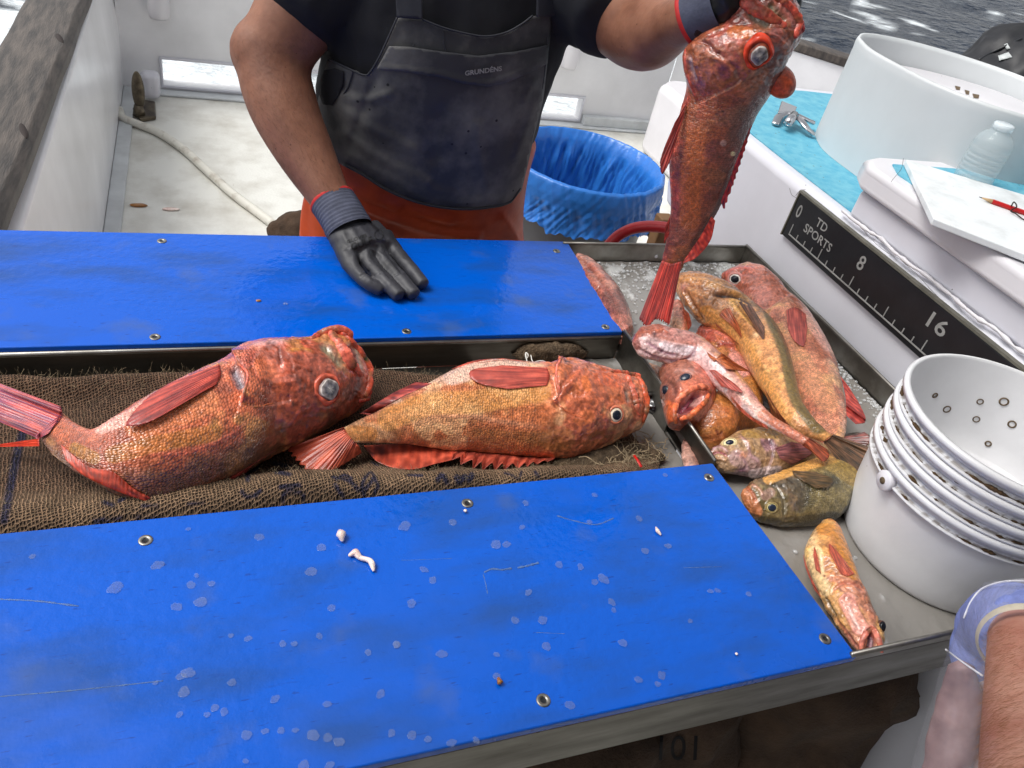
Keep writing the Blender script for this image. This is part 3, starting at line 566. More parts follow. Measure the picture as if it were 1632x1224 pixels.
# water bottle
def bottle():
    z0 = 1.2005; c = pz(1548, 289, z0); c = np.array([c[0], c[1], z0]); t = thing('water_bottle', 'clear plastic water bottle without label behind the white board', 'bottle', c)
    PET = mat('clear_pet', (.6, .68, .7), .03, bump=.0014, bscale=40, alpha=.3)
    pr = [(.001, .002), (.026, .0), (.031, .006), (.031, .02)]
    for k in range(5): z = .03 + k * .014; pr += [(.031, z - .003), (.0285, z), (.031, z + .003)]
    pr += [(.031, .105), (.0295, .108), (.031, .112), (.029, .13), (.022, .148), (.0135, .158), (.0135, .164)]
    V, Fc = lathe([(a_ * 1.12, b_ * .62) for a_, b_ in pr], c, 40); npmesh('bottle_body', V, Fc, PET, t)
    V, Fc = lathe([(a_ * 1.12, b_ * .62) for a_, b_ in [(.0145, .162), (.0158, .163), (.0158, .178), (.014, .180), (.001, .180)]], c, 40); npmesh('cap', V, Fc, mat('clear_cap', (.85, .92, .95), .2, alpha=.6), t)
bottle()
# black wetsuit on the far rail
t = thing('wetsuit_bag', 'black neoprene bag with pale stripe beyond the tub at the right edge', 'bag', (3.25, 2.5, .8))
V, Fc = lumpy(np.array([3.42, 2.55, .86]), (.46, .34, .40), .07, 4); npmesh('bag_body', V, Fc, WETS, t); WB = bvh(V, Fc)
for pl in ([(1560, 96), (1580, 84), (1604, 73), (1628, 62)],):
    P_ = [tuple(h_[0]) for h_ in (hit(WB, *p) for p in pl) if h_ is not None]
    if len(P_) > 1: tube('piping', P_, .006, BLACKP, t)
for q in ([(1590, 90), (1608, 84), (1614, 92), (1592, 98)], [(1600, 72), (1606, 70), (1611, 78), (1605, 80)]): patch('pale_stripe', q, WB, .004, .001, PALEG, t, 3)

# bin with liner
cb = np.array([1.09, 2.05, 0]); t = thing('rubbish_bin', 'round dark grey bin under the blue liner right of the crewman', 'bin', cb)
V, Fc = lathe([(r_ * .8, z_ * 1.12) for r_, z_ in [(.001, .01), (.235, .002), (.245, .02), (.27, .35), (.285, .60), (.300, .62), (.305, .645), (.30, .67), (.288, .672), (.280, .655), (.255, .3), (.23, .03), (.001, .025)]], cb, 64); npmesh('bin_body', V, Fc, GREYBIN, t)
p = pz(1057, 0, 0); V, Fc = tube_np(np.array([cb + [.19, -.15, .62], cb + [.22, -.18, .58], cb + [.19, -.19, .52]]), .012, 10); npmesh('handle', V, Fc, GREYBIN, t)
def liner():
    n = 420; V = []; prof = [(r_ * .8, z_ * 1.12) for r_, z_ in [(.327, .565), (.322, .575), (.317, .59), (.313, .605), (.314, .63), (.316, .655), (.309, .685), (.296, .69), (.272, .665), (.255, .60), (.24, .5), (.225, .38), (.205, .25), (.17, .12), (.001, .10)]]; zz0 = [p_[1] for p_ in prof]; tt0 = np.linspace(0, len(prof) - 1, 60); prof = [(np.interp(t_, range(len(prof)), [p_[0] for p_ in prof]), np.interp(t_, range(len(zz0)), zz0)) for t_ in tt0]; idx0 = tt0
    for i_, (r, z) in enumerate(prof):
        i = idx0[i_]
        for k in range(n):
            a = 2 * math.pi * k / n; e = 1 if i < 4 else (.25 if i < 8.5 else 1)
            f = .010 * e * noise.noise(Vector((math.cos(a) * 7, math.sin(a) * 7, z * 2.0 + (a if 0 else 0)))) + .009 * e * noise.noise(Vector((math.cos(a + z * 1.5) * 16, math.sin(a + z * 1.5) * 16, z * 4)))+ .006 * e * noise.noise(Vector((math.cos(a - z * 3) * 26, math.sin(a - z * 3) * 26, z * 9)))
            zz = z + ((.03 * noise.noise(Vector((math.cos(a) * 4, math.sin(a) * 4, 2))) + .012 * noise.noise(Vector((math.cos(a) * 14, math.sin(a) * 14, 2)))) * max(0, 1 - i / 3))
            V.append(((r + f * (1 if i < 5 else 1.4)) * math.cos(a), (r + f * (1 if i < 5 else 1.4)) * math.sin(a), zz))
    Fc = [(i * n + k, i * n + (k + 1) % n, (i + 1) * n + (k + 1) % n, (i + 1) * n + k) for i in range(len(prof) - 1) for k in range(n)]
    o = npmesh('bin_liner', np.array(V) + cb, Fc, BAGB, loc=cb + [0, 0, .4]); tag(o, 'thin translucent blue liner bag folded over the rim of the grey bin', 'bin bag')
liner()
tag(tube('water_hose', [tuple(x) for x in (pd(940, 420, 1.75), pd(965, 396, 1.75), pd(985, 376, 1.74), pd(1010, 364, 1.72), pd(1040, 361, 1.7), pd(1075, 366, 1.68), pd(1120, 385, 1.66))], .0125, REDH, n=16, samples=60, loc=pd(1010, 364, 1.72)), 'red rubber hose arching behind the steel tray', 'hose')
t = thing('wooden_post', 'brown wooden post between the blue lined bin and the console', 'post', (1.2, 1.55, 0)); bm = bmesh.new(); a, b_ = pd(1062, 345, 1.95), pd(1054, 385, 1.95); box(bm, a[0] - .02, a[0] + .02, a[1] - .02, a[1] + .02, .01, a[2]); bm_obj('upright', bm, WOODB, t, bevel=.004)

# ------------------------------------------------------------------ fillet table
tab = thing('fillet_table', 'stainless steel fish cleaning table with two blue cutting boards', 'table', (.4, .8, 0)); XL = -.75
bm = bmesh.new()
box(bm, XL, 1.118, .3185, .3225, .833, .9075)                  # near apron
box(bm, XL, .662, .9535, .9565, .862, .9085)                   # far wall of the trough
box(bm, XL, .664, .632, .635, .862, .9085)                     # near wall
box(bm, XL, .66, .6355, .953, .860, .8625); bm_obj('trough', bm, STEELD, tab, bevel=.001)
bm = bmesh.new(); box(bm, XL, .664, .9565, 1.268, .880, .9075); box(bm, XL, .664, .3235, .632, .880, .9075); bm_obj('board_bed', bm, STEELD, tab)
bm = bmesh.new()                                               # divider with a cut-out, and the tray
yz_ = [(.327, .905), (.953, .905)]
for (y0, y1, z0, z1) in ((.6355, .69, .8635, .921), (.69, .76, .897, .921), (.76, .96, .8635, .921), (.96, 1.255, .8635, .905), (.327, .632, .8635, .905)): box(bm, .6645, .668, y0, y1, z0, z1)
bm_obj('divider', bm, STEELD, tab, bevel=.0008)
bm = bmesh.new(); box(bm, .6685, 1.112, .323, 1.262, .8635, .867); box(bm, 1.112, 1.1165, .323, 1.262, .8672, .921); box(bm, .6685, 1.112, 1.2575, 1.262, .8672, .919); box(bm, .668, 1.112, .3185, .3228, .9078, .9205)
bm_obj('tray', bm, STEEL, tab, bevel=.001)
V, Fc = join([tube_np(np.array([(1.1142, .32, .9225), (1.1142, 1.262, .9225)]), .0036, 10), tube_np(np.array([(.668, 1.2598, .9205), (1.112, 1.2598, .9205)]), .0034, 10), tube_np(np.array([(.668, .3205, .9215), (1.112, .3205, .9215)]), .0034, 10), tube_np(np.array([(XL, .9548, .9095), (.662, .9548, .9095)]), .004, 10), tube_np(np.array([(.6662, .636, .9225), (.6662, .955, .9225)]), .0028, 10)]); npmesh('rolled_edge', V, Fc, STEEL, tab)
for x, y in ((-.6, .36), (-.6, 1.2), (.62, 1.2), (1.08, 1.2)):
    bm = bmesh.new(); box(bm, x - .018, x + .018, y - .018, y + .018, .001, .858 if y > 1 else .832); bm_obj('leg', bm, STEELD, tab, bevel=.003)
def board(y0, y1, xr0, xr1, screws, lab):
    bm = bmesh.new(); prism(bm, [(XL, y0), (xr0, y0), (xr1, y1), (XL, y1)], .9083, .9202); o = bm_obj('cutting_board', bm, BLUEB, tab, bevel=.0022, seg=3); o['label'] = lab
    for (x, y) in screws:
        p = pz(x, y, .9205); V, Fc = lathe([(.0025, -.0015), (.0032, .0004), (.0068, .0009), (.0074, .0002), (.0074, -.003)], p, 28); s = npmesh('screw', V, Fc, STEEL, o)
        V, Fc = lathe([(.0001, .00015), (.0028, .00015), (.0031, .0003)], p, 12); npmesh('screw_socket', V, Fc, BLACKP, o)
board(.3178, .635, .676, .662, ((232, 861), (745, 802), (1130, 761), (1315, 1018), (866, 1116)), 'near blue cutting board wet and dotted with fish scales')
SMEAR = mat('dried_slime', lin((120, 150, 190)), .4, alpha=.5, vary=.3, vscale=90)
for c_ in tab.children:
    if c_.name.startswith('cutting_board'):
        for ln, r_ in (([(772, 912), (784, 907), (800, 908), (815, 906)], .0012), ([(770, 915), (774, 930), (777, 946)], .0004), ([(825, 905), (840, 902), (858, 897)], .0014), ([(888, 822), (915, 830), (950, 836), (978, 826)], .0009), ([(855, 1008), (900, 1010)], .0003), ([(1090, 905), (1150, 903)], .0003), ([(640, 893), (720, 890)], .0002), ([(0, 955), (60, 958), (125, 966)], .0009), ([(0, 1110), (120, 1100), (260, 1085)], .0006)):
            P = np.array([pz(x, y, .9203) for x, y in spline(ln, 60)]); Rr = r_ * (1 + .8 * np.array([noise.noise(Vector(p) * 200) for p in P])); V, Fc = tube_np(P, np.clip(Rr, .0001, 1), 6, flat=.4, fdir=(0, 0, 1)); npmesh('scrape_mark', V, Fc, SMEAR, c_)
board(.9565, 1.268, .664, .680, ((258, 384), (247, 537), (648, 528), (887, 400), (965, 521)), 'far blue cutting board with the gloved hand resting on it')
V, Fc = ellipsoid(py_(1046, 409, 1.257), (.004, .002, .004), 8); npmesh('rivet', V, Fc, WHITE, tab)
p = pz(1135, 412, .90); V, Fc = lathe([(.012, .012), (.02, .014), (.024, .010), (.026, .0)], (p[0], p[1], .868), 28); npmesh('drain', V, Fc, STEELD, tab)
# water with ice foam in the tray
def water(name, x0, x1, y0, y1, z, lab, step=.004, dens=1.0):
    xs = np.arange(x0, x1 + 1e-6, step); ys = np.arange(y0, y1 + 1e-6, step); X, Y = np.meshgrid(xs, ys, indexing='ij'); V = np.stack([X.ravel(), Y.ravel(), np.full(X.size, z)], 1)
    n = np.array([noise.fractal(Vector((v[0] * 24, v[1] * 24, 1)), 1, 2, 5) for v in V]); big = np.array([noise.noise(Vector((v[0] * 6, v[1] * 6, 5))) for v in V])
    edge = np.minimum(np.minimum(V[:, 0] - x0, x1 - V[:, 0]), np.minimum(V[:, 1] - y0, y1 - V[:, 1])); foam = sm(n + big * .5 + sm(V[:, 1], .95, 1.25) * .30 + np.clip(.03 - edge, 0, 1) * 4 - .2 - .3 * (1 - sm(V[:, 1], .7, 1.0)), .12, .42) * dens
    V[:, 2] += .0035 * np.abs(n) * foam + .0015 * n
    cols = lin((150, 146, 140))[None] * (1 - foam[:, None]) + lin((212, 212, 210))[None] * foam[:, None]; cols *= (1 - .2 * sm(big, .0, .5))[:, None] * .92
    ny = len(ys); Fc = [(i * ny + j, (i + 1) * ny + j, (i + 1) * ny + j + 1, i * ny + j + 1) for i in range(len(xs) - 1) for j in range(ny - 1)]
    o = npmesh(name, V, Fc, WATERM, cols=cols); tag(o, lab, 'water', kind='stuff')
WATERM = mat('cloudy_water', (.4, .4, .4), .06, vcol='Col', bump=.0025, bscale=45, coat=1., ior=1.33)
water('tray_water', .6687, 1.1118, .3232, 1.257, .882, 'cloudy grey ice water with foam in the steel tray')
water('trough_water', .40, .6640, .636, .953, .8655, 'thin murky water at the end of the steel trough', dens=.35)
# foam bubbles in the tray (uncountable froth)
parts = []
for k in range(900):
    x, y = rng.uniform(.675, 1.105), rng.uniform(.33, 1.25)
    if k > 150: y = 1.25 - abs(rng.normal(0, .09)); x = rng.uniform(.68, 1.1)
    if k > 650: x = 1.108 - abs(rng.normal(0, .02)); y = rng.uniform(.62, .95)
    r = rng.uniform(.001, .0042); parts.append(ellipsoid(np.array([x, y, .8835]), (r, r, r * .7), 5))
V, Fc = join(parts); tag(npmesh('froth', V, Fc, mat('bubble_film', (.92, .94, .95), .05, alpha=.35, coat=1., bump=.0001)), 'froth of small bubbles floating on the tray water', 'froth', kind='stuff')

# ------------------------------------------------------------------ burlap lining of the trough
def burlap():
    nx, ny = 620, 150; x = np.linspace(XL + .02, .60, nx); v = np.linspace(0, 1, ny); V = []; 
    for xi in x:
        xe = xi
        yn = .640 + .006 * noise.noise(Vector((xe * 5, 0, 0))); yf = .925 + .02 * noise.noise(Vector((xe * 4, 3, 0))) - .03 * sm(np.array([xe]), .2, .5)[0]
        for t in v:
            y = yn + (yf - yn) * t; z = .8655 + .022
            z += .026 * math.exp(-((t - .10) / .11) ** 2) * (1 + .4 * noise.noise(Vector((xe * 9, 1, 0)))) - .03 * math.exp(-(t / .035) ** 2)
            z += .010 * noise.fractal(Vector((xe * 9, y * 14, 2)), 1, 2, 3) + .008 * math.sin(t * 9 + xe * 6)
            z += .014 * math.exp(-((t - .93) / .06) ** 2) - .018 * sm(np.array([t]), .97, 1)[0]
            V.append((xe, y, max(z, .8648)))
    V = np.array(V); tt = np.tile(v, nx)
    end = sm(V[:, 0], .52, .60); V[:, 2] = V[:, 2] * (1 - end) + (.8648 + .02 * (1 - tt)) * end
    V[:, 0] += end * .02 * np.array([noise.noise(Vector((0, y * 30, 7))) for y in V[:, 1]])
    n = np.array([noise.fractal(Vector((p[0] * 12, p[1] * 12, 0)), 1, 2, 5) for p in V]); fz = 1 - sm(tt, .12, .34)
    c = lin((124, 95, 74))[None] * (1 - fz[:, None]) + lin((154, 124, 96))[None] * fz[:, None]; c = c * (1 + .35 * n)[:, None]
    q = topx(V); ink = np.zeros(len(V)); NAVY = lin((28, 38, 78))
    strokes = [[(36, 690), (26, 730), (18, 770), (6, 830)], [(0, 663), (14, 672)], [(395, 765), (396, 752), (410, 745)], [(385, 783), (392, 791), (405, 790), (415, 782)],
        [(446, 776), (464, 773), (478, 774)], [(452, 800), (452, 786), (466, 782), (482, 788), (484, 800)], [(437, 738), (462, 744)], [(440, 752), (462, 756)], [(530, 760), (556, 766), (576, 782), (596, 760), (590, 752), (578, 770), (580, 790)], [(534, 772), (546, 790)],
        [(537, 764), (548, 757), (560, 762)], [(592, 736), (603, 742)], [(596, 760), (602, 775), (596, 788)], [(650, 757), (672, 758)], [(697, 765), (704, 757), (712, 768)], [(728, 760), (732, 768), (740, 760), (748, 764), (752, 757)], [(805, 754), (818, 758), (826, 764), (831, 752)], [(853, 752), (858, 760)],
        [(165, 800), (180, 805)], [(150, 832), (166, 828)], [(165, 832), (190, 826)], [(220, 826), (240, 826), (258, 822)], [(172, 782), (200, 790), (190, 798)], [(228, 806), (252, 806)], [(300, 803), (325, 800)]]
    for s_ in strokes:
        ln = spline(s_, len(s_) * 5) if len(s_) > 2 else s_; d, _, _ = polydist(q, ln); w = 7.5 if s_[0] == (36, 690) else 3.4; ink = np.maximum(ink, 1 - sm(d + n * 2.2, w * .6, w * 1.25))
    c = c * (1 - .88 * ink[:, None]) + NAVY * .9 * ink[:, None] * .88
    M_ = BURL; t = M_.node_tree; N = t.nodes; L = t.links; b = N['Principled BSDF']; uvn = N.new('ShaderNodeUVMap'); uvn.uv_map = 'UVMap'
    def wave(d, sc):
        w = N.new('ShaderNodeTexWave'); w.wave_type = 'BANDS'; w.bands_direction = d; w.inputs['Scale'].default_value = sc; w.inputs['Distortion'].default_value = 4.6; w.inputs['Detail'].default_value = 2; w.inputs['Detail Scale'].default_value = 1.6; L.new(uvn.outputs[0], w.inputs['Vector']); return w.outputs['Fac']
    w1, w2 = wave('X', 84), wave('Y', 104); mu = N.new('ShaderNodeMath'); mu.operation = 'MAXIMUM'; L.new(w1, mu.inputs[0]); L.new(w2, mu.inputs[1])
    bp_ = N.new('ShaderNodeBump'); bp_.inputs['Distance'].default_value = .0035; L.new(mu.outputs[0], bp_.inputs['Height']); L.new(bp_.outputs[0], b.inputs['Normal'])
    src = b.inputs['Base Color'].links[0].from_socket; r = N.new('ShaderNodeMapRange'); r.inputs[1].default_value = .35; r.inputs[2].default_value = .95; r.inputs[3].default_value = .3; r.inputs[4].default_value = 1.2; L.new(mu.outputs[0], r.inputs[0])
    vm = N.new('ShaderNodeVectorMath'); vm.operation = 'SCALE'; L.new(src, vm.inputs[0]); L.new(r.outputs[0], vm.inputs['Scale']); L.new(vm.outputs[0], b.inputs['Base Color'])
    uv = np.stack([V[:, 0] * 1.0 + V[:, 1] * .12, V[:, 1] - V[:, 0] * .25], 1)
    th_ = thing('burlap_cloth', 'coarse brown burlap with blue printing lining the steel trough under the two big fish', 'burlap', (.1, .78, .88)); Fc = [(i * ny + j, (i + 1) * ny + j, (i + 1) * ny + j + 1, i * ny + j + 1) for i in range(nx - 1) for j in range(ny - 1)]
    npmesh('cloth', V, Fc, M_, th_, cols=c, uv=uv)
    # loose fibres standing out of the weave
    P = []
    for k in range(5200):
        i = int(rng.integers(0, len(V))) if k % 3 else int(rng.integers(0, nx)) * ny + int(ny * (rng.uniform(.86, .99) if rng.random() < .5 else rng.uniform(.04, .25))); a = V[i]; L1 = rng.uniform(.003, .011) * (1.5 if tt[i] > .85 else 1)
        d = rng.normal(0, 1, 3); d[2] = abs(d[2]) + .5; d /= np.linalg.norm(d); bpt = a + d * L1; mid = (a + bpt) / 2 + rng.normal(0, .0015, 3); P.append(tube_np(np.array([a, mid, bpt]), .00016, 3, cap=False))
    VV, FF = join(P); npmesh('fibres', VV, FF, FIBRE, th_)['kind'] = 'stuff'
    BV = bvh(V, Fc)
    # frayed end
    P = []
    for k in range(260):
        x, y = rng.normal(985, 34), rng.normal(722, 11); h = hit(BV, x, y); a = h[0] if h is not None else pz(x, y, .875); aa = rng.uniform(0, 6.28); L1 = rng.uniform(.012, .045)
        pts = [a]; 
        for s in range(5): aa += rng.normal(0, .7); pts.append(pts[-1] + np.array([math.cos(aa), math.sin(aa), rng.normal(.12, .35)]) * L1 / 5)
        P.append(tube_np(spline(pts, 12), rng.uniform(.0003, .0008), 5))
    VV, FF = join(P); npmesh('frayed_strands', VV, FF, FIBRE, th_)['kind'] = 'stuff'
    VV, FF = lumpy(pz(880, 562, .885), (.075, .018, .02), .010, 22); npmesh('folded_end', VV, FF, SACKM if 0 else FIBRED, th_)
    VV, FF = lumpy(pz(960, 735, .872), (.10, .03, .016), .012, 22); npmesh('folded_end', VV, FF, FIBRED, th_)
FIBRED = mat('burlap_dark', lin((104, 86, 66)), .95, bump=.006, bscale=260, vary=.6, vscale=60)
burlap()
a = [pz(837, 564, .90), pz(839, 572, .90), pz(842, 566, .906), pz(838, 562, .906), pz(840, 577, .902)]; b_ = [pz(846, 566, .90), pz(850, 577, .904), pz(860, 575, .906), pz(868, 576, .906), pz(876, 583, .90)]
V, Fc = join([tube_np(spline(a, 30), .0009, 6), tube_np(spline(b_, 30), .0009, 6)]); tag(npmesh('thread', V, Fc, STRING, loc=a[0]), 'curled white thread lying on the burlap behind the golden fish', 'thread')
a, b_ = pz(1011, 726, .905), pz(1022, 744, .905); V, Fc = tube_np(np.array([a, (a + b_) / 2 + [0, 0, .001], b_]), .0024, 8, flat=.5, fdir=(0, 0, 1)); tag(npmesh('plastic_strip', V, Fc, REDPL, loc=a), 'short red plastic strip on the frayed burlap end', 'plastic strip')
c = pz(1040, 642, .875); V, Fc = join([lumpy(c, (.019, .022, .012), .003, 50, 18), ellipsoid(c + np.array([-.009, .006, .012]), (.007, .007, .006), 10), ellipsoid(c + np.array([.006, -.002, .013]), (.008, .008, .007), 10)]); tag(npmesh('fish_organ', V, Fc, BLACKORG, loc=c), 'shiny black round fish organ by the steel divider at the golden fish mouth', 'fish organ')

# ================================================================== FISH
def fish(name, label, mode, val, st, thick, pal, eyes=(), brushes=(), group=None, nu=300, nv=150, scale=.0035, head=.28, tilt=.55, fm=None, seed=1, dark=0., scl_amt=1.0, yoff=0):
    """st: px pairs (dorsal, belly) from snout to tail root; pal: back, side, belly, head colours"""
    D = spline([s[:2] for s in st], nu); B = spline([s[2:] for s in st], nu) if 0 else None
    mid = np.array([[(s[0] + s[2]) / 2, (s[1] + s[3]) / 2] for s in st], float); key = np.array([np.r_[s] for s in st], float)
    cum = np.r_[0, np.cumsum(np.linalg.norm(np.diff(mid, axis=0), axis=1))]
    Q = np.stack([mid[:, 0], mid[:, 1], key[:, 0], key[:, 1], key[:, 2], key[:, 3]], 1); S = spline(Q, nu); Dp, Bp = S[:, 2:4], S[:, 4:6]
    h = np.asarray(val, float); u = np.linspace(0, 1, nu)
    hz = np.full(nu, float(h)) if h.ndim == 0 else np.interp(u, np.linspace(0, 1, len(h)), h)
    C0 = np.array([onplane(S[i, :2], 2 if mode == 'z' else 1, hz[i])[0] for i in range(nu)])
    T = np.gradient(C0, axis=0); T /= np.linalg.norm(T, axis=1)[:, None]
    k = 15; Ts = np.array([T[max(0, i - k):i + k].mean(0) for i in range(nu)]); Ts /= np.linalg.norm(Ts, axis=1)[:, None]
    vd = CW - C0; vd /= np.linalg.norm(vd, axis=1)[:, None]; n = vd + (np.array([0, 0, tilt]) if mode == 'z' else np.array([0, -tilt, 0])); n -= Ts * (n * Ts).sum(1)[:, None]; n /= np.linalg.norm(n, axis=1)[:, None]
    def onp(px):
        d = rays(px); t = ((C0 - CW) * n).sum(1) / (d * n).sum(1); return CW + d * t[:, None]
    D3, B3 = onp(Dp), onp(Bp); Cc = (D3 + B3) / 2; A = (D3 - B3) / 2; a = np.linalg.norm(A, axis=1)
    th = np.interp(u, np.linspace(0, 1, len(thick)), thick) if not np.isscalar(thick) else np.full(nu, thick)
    ang = np.linspace(0, 2 * np.pi, nv, endpoint=False); ca, sa = np.cos(ang), np.sin(ang)
    V = Cc[:, None] + A[:, None] * ca[None, :, None] + (n * (a * th)[:, None])[:, None] * (sa * (.92 + .08 * sa ** 2))[None, :, None]
    V = V.reshape(-1, 3); U = np.repeat(u, nv); c = np.tile(ca, nu); sd_ = np.tile(sa, nu)
    Fc = [(i * nv + j, i * nv + (j + 1) % nv, (i + 1) * nv + (j + 1) % nv, (i + 1) * nv + j) for i in range(nu - 1) for j in range(nv)]
    e0, e1 = len(V), len(V) + 1; V = np.vstack([V, Cc[0] - Ts[0] * a[0] * .25, Cc[-1] + Ts[-1] * a[-1] * .1]); U = np.r_[U, 0, 1]; c = np.r_[c, 0, 0]; sd_ = np.r_[sd_, 1, 1]
    for j in range(nv): Fc.append((j, e0, (j + 1) % nv)); Fc.append(((nu - 1) * nv + j, (nu - 1) * nv + (j + 1) % nv, e1))
    N_ = normals_of(V, Fc)
    if ((V[:nu * nv] - np.repeat(Cc, nv, 0)) * N_[:nu * nv]).sum() < 0: N_ = -N_; Fc = [f[::-1] for f in Fc]
    nz = vnoise(V, 26, seed, 4); nf = vnoise(V, 85, seed + 3, 3); nb = vnoise(V, 9, seed + 6, 3)
    back, side, belly, hd = [lin(x) for x in pal[:4]]
    kb = sm(c + nz * .45, .15, .85)[:, None]; kw = sm(-c + nz * .35, .35, .95)[:, None]; hl = (1 - sm(U + nz * .05, head - .06, head + .04))[:, None]
    cols = side * (1 - kb) + back * kb; cols = cols * (1 - kw) + belly * kw; cols = cols * (1 - hl * .8) + (hd * (1 - kb * .3)) * hl * .8
    if len(pal) > 4: k4 = sm(nb + nz * .7, .0, .3)[:, None] * .75; cols = cols * (1 - k4) + lin(pal[4]) * k4
    if len(pal) > 5: k5 = sm(-nz - nb * .5, .05, .35)[:, None] * .7; cols = cols * (1 - k5) + lin(pal[5]) * k5
    k6 = sm(nf, .12, .4)[:, None] * .4; cols = cols * (1 - k6) + np.minimum(cols * 1.6 + .03, 1) * k6; k7 = sm(-nf, .12, .4)[:, None] * .4; cols = cols * (1 - k7 * .45)
    hh = hl[:, 0]; rid = 1 - np.abs(vnoise(V, 32, seed + 11, 2)) * 3; V = V + N_ * ((.0004 + .0009 * hh) * nz + .0005 * nf * (1 + hh) + .0010 * hh * np.clip(rid, 0, 1) - .0008 * hh * np.clip(1 - np.abs(vnoise(V, 60, seed + 17, 3)) * 6, 0, 1))[:, None]; vm_ = np.clip(1 - np.abs(vnoise(V, 48, seed + 21, 3)) * 5, 0, 1) * (.35 + .65 * hh); cols = cols * (1 - .38 * vm_)[:, None]
    V, cols = apply_brushes(V, N_, cols, brushes)
    cols = np.clip(cols * .97 * (1 - dark), .003, .95)
    arc = np.r_[0, np.cumsum(np.linalg.norm(np.diff(Cc, axis=0), axis=1))]; un = np.r_[np.repeat(arc, nv), 0, arc[-1]] / scale
    rad = np.r_[np.repeat(a, nv), a[0], a[-1]]; w_ = np.r_[np.tile(np.arccos(np.clip(ca, -1, 1)), nu), 0, 0]; uv = np.stack([un, w_ * np.maximum(rad.mean(), .6 * rad) / scale * 1.15], 1)
    scl = (sm(U, head - .02, head + .05) * scl_amt) * (1 - .5 * sm(U, .97, 1))
    t = thing(name, label, 'fish', Cc[nu // 2], group); npmesh('body', V, Fc, fm or FISHM, t, cols=cols, uv=uv, scl=scl); bv = bvh(V, Fc)
    t_ = dict(o=t, b=bv, tail=Cc[-1])
    for e in eyes: eye(t_, *e)
    return t_
def eye(f, x, y, r, ring, iris, pupil, pr=.6, bulge=.55, asp=1.0, rot=0, cloudy=False):
    h = hit(f['b'], x, y)
    if h is None: return
    P, n = h[0], h[1]; vd = CW - P; dist = -((P - CW) @ RW)[2]; vd /= np.linalg.norm(vd); n = n if n @ vd > 0 else -n; n = n + vd * .8; n /= np.linalg.norm(n); R_ = r * dist / F
    ux = RW @ np.array([math.cos(rot), -math.sin(rot), 0]); ux -= n * (ux @ n); ux /= np.linalg.norm(ux); uy = np.cross(n, ux)
    def disc(prof, cols, nn=40, off=0, mt=EYEM, nm='eye', par=None):
        V = []; C_ = []
        for (rr, hh), cc in zip(prof, cols):
            for k in range(nn):
                a = 2 * math.pi * k / nn; w = 1 + (.16 if cloudy else .05) * noise.noise(Vector((math.cos(a) * 1.6 + rr, math.sin(a) * 1.6, x)))
                V.append(P + (ux * math.cos(a) * asp + uy * math.sin(a)) * rr * R_ * w + n * hh * R_ + (ux * .14 - uy * .05) * R_ * (1 if (cloudy and rr < .85) else 0))
                s = (.45 if cloudy else .15) * noise.noise(Vector((math.cos(a) * 2.6 + x, math.sin(a) * 2.6, rr * 4))); C_.append(lin(cc) * (1 + s * 2))
        Fc = [(i * nn + k, i * nn + (k + 1) % nn, (i + 1) * nn + (k + 1) % nn, (i + 1) * nn + k) for i in range(len(prof) - 1) for k in range(nn)]
        return npmesh(nm, np.array(V), Fc, mt, par if par is not None else f['o'], cols=np.clip(C_, 0.002, 1))
    b = bulge
    e = disc([(1.25, -.3), (1.12, b * .25), (1.0, b * .42), (.90, b * .42), (.84, b * .30), (.8, b * .34), (.62, b * .55), (.3, b * .72), (.01, b * .78)], [ring, ring, ring, ring, [c * .55 for c in ring], iris, iris, iris, iris])
    if cloudy:
        disc([(pr + .14, b * .42), (pr + .06, b * .66), (pr, b * .68), (pr * .6, b * .80), (.01, b * .86)], [(140, 112, 100), (190, 182, 176), (142, 132, 130), (88, 86, 92), (160, 154, 150)], par=e, nm='pupil')
    else: disc([(pr * 1.08, b * .5), (pr, b * .66), (pr * .6, b * .82), (.01, b * .88)], [(20, 22, 26), pupil, pupil, pupil], par=e, nm='pupil')
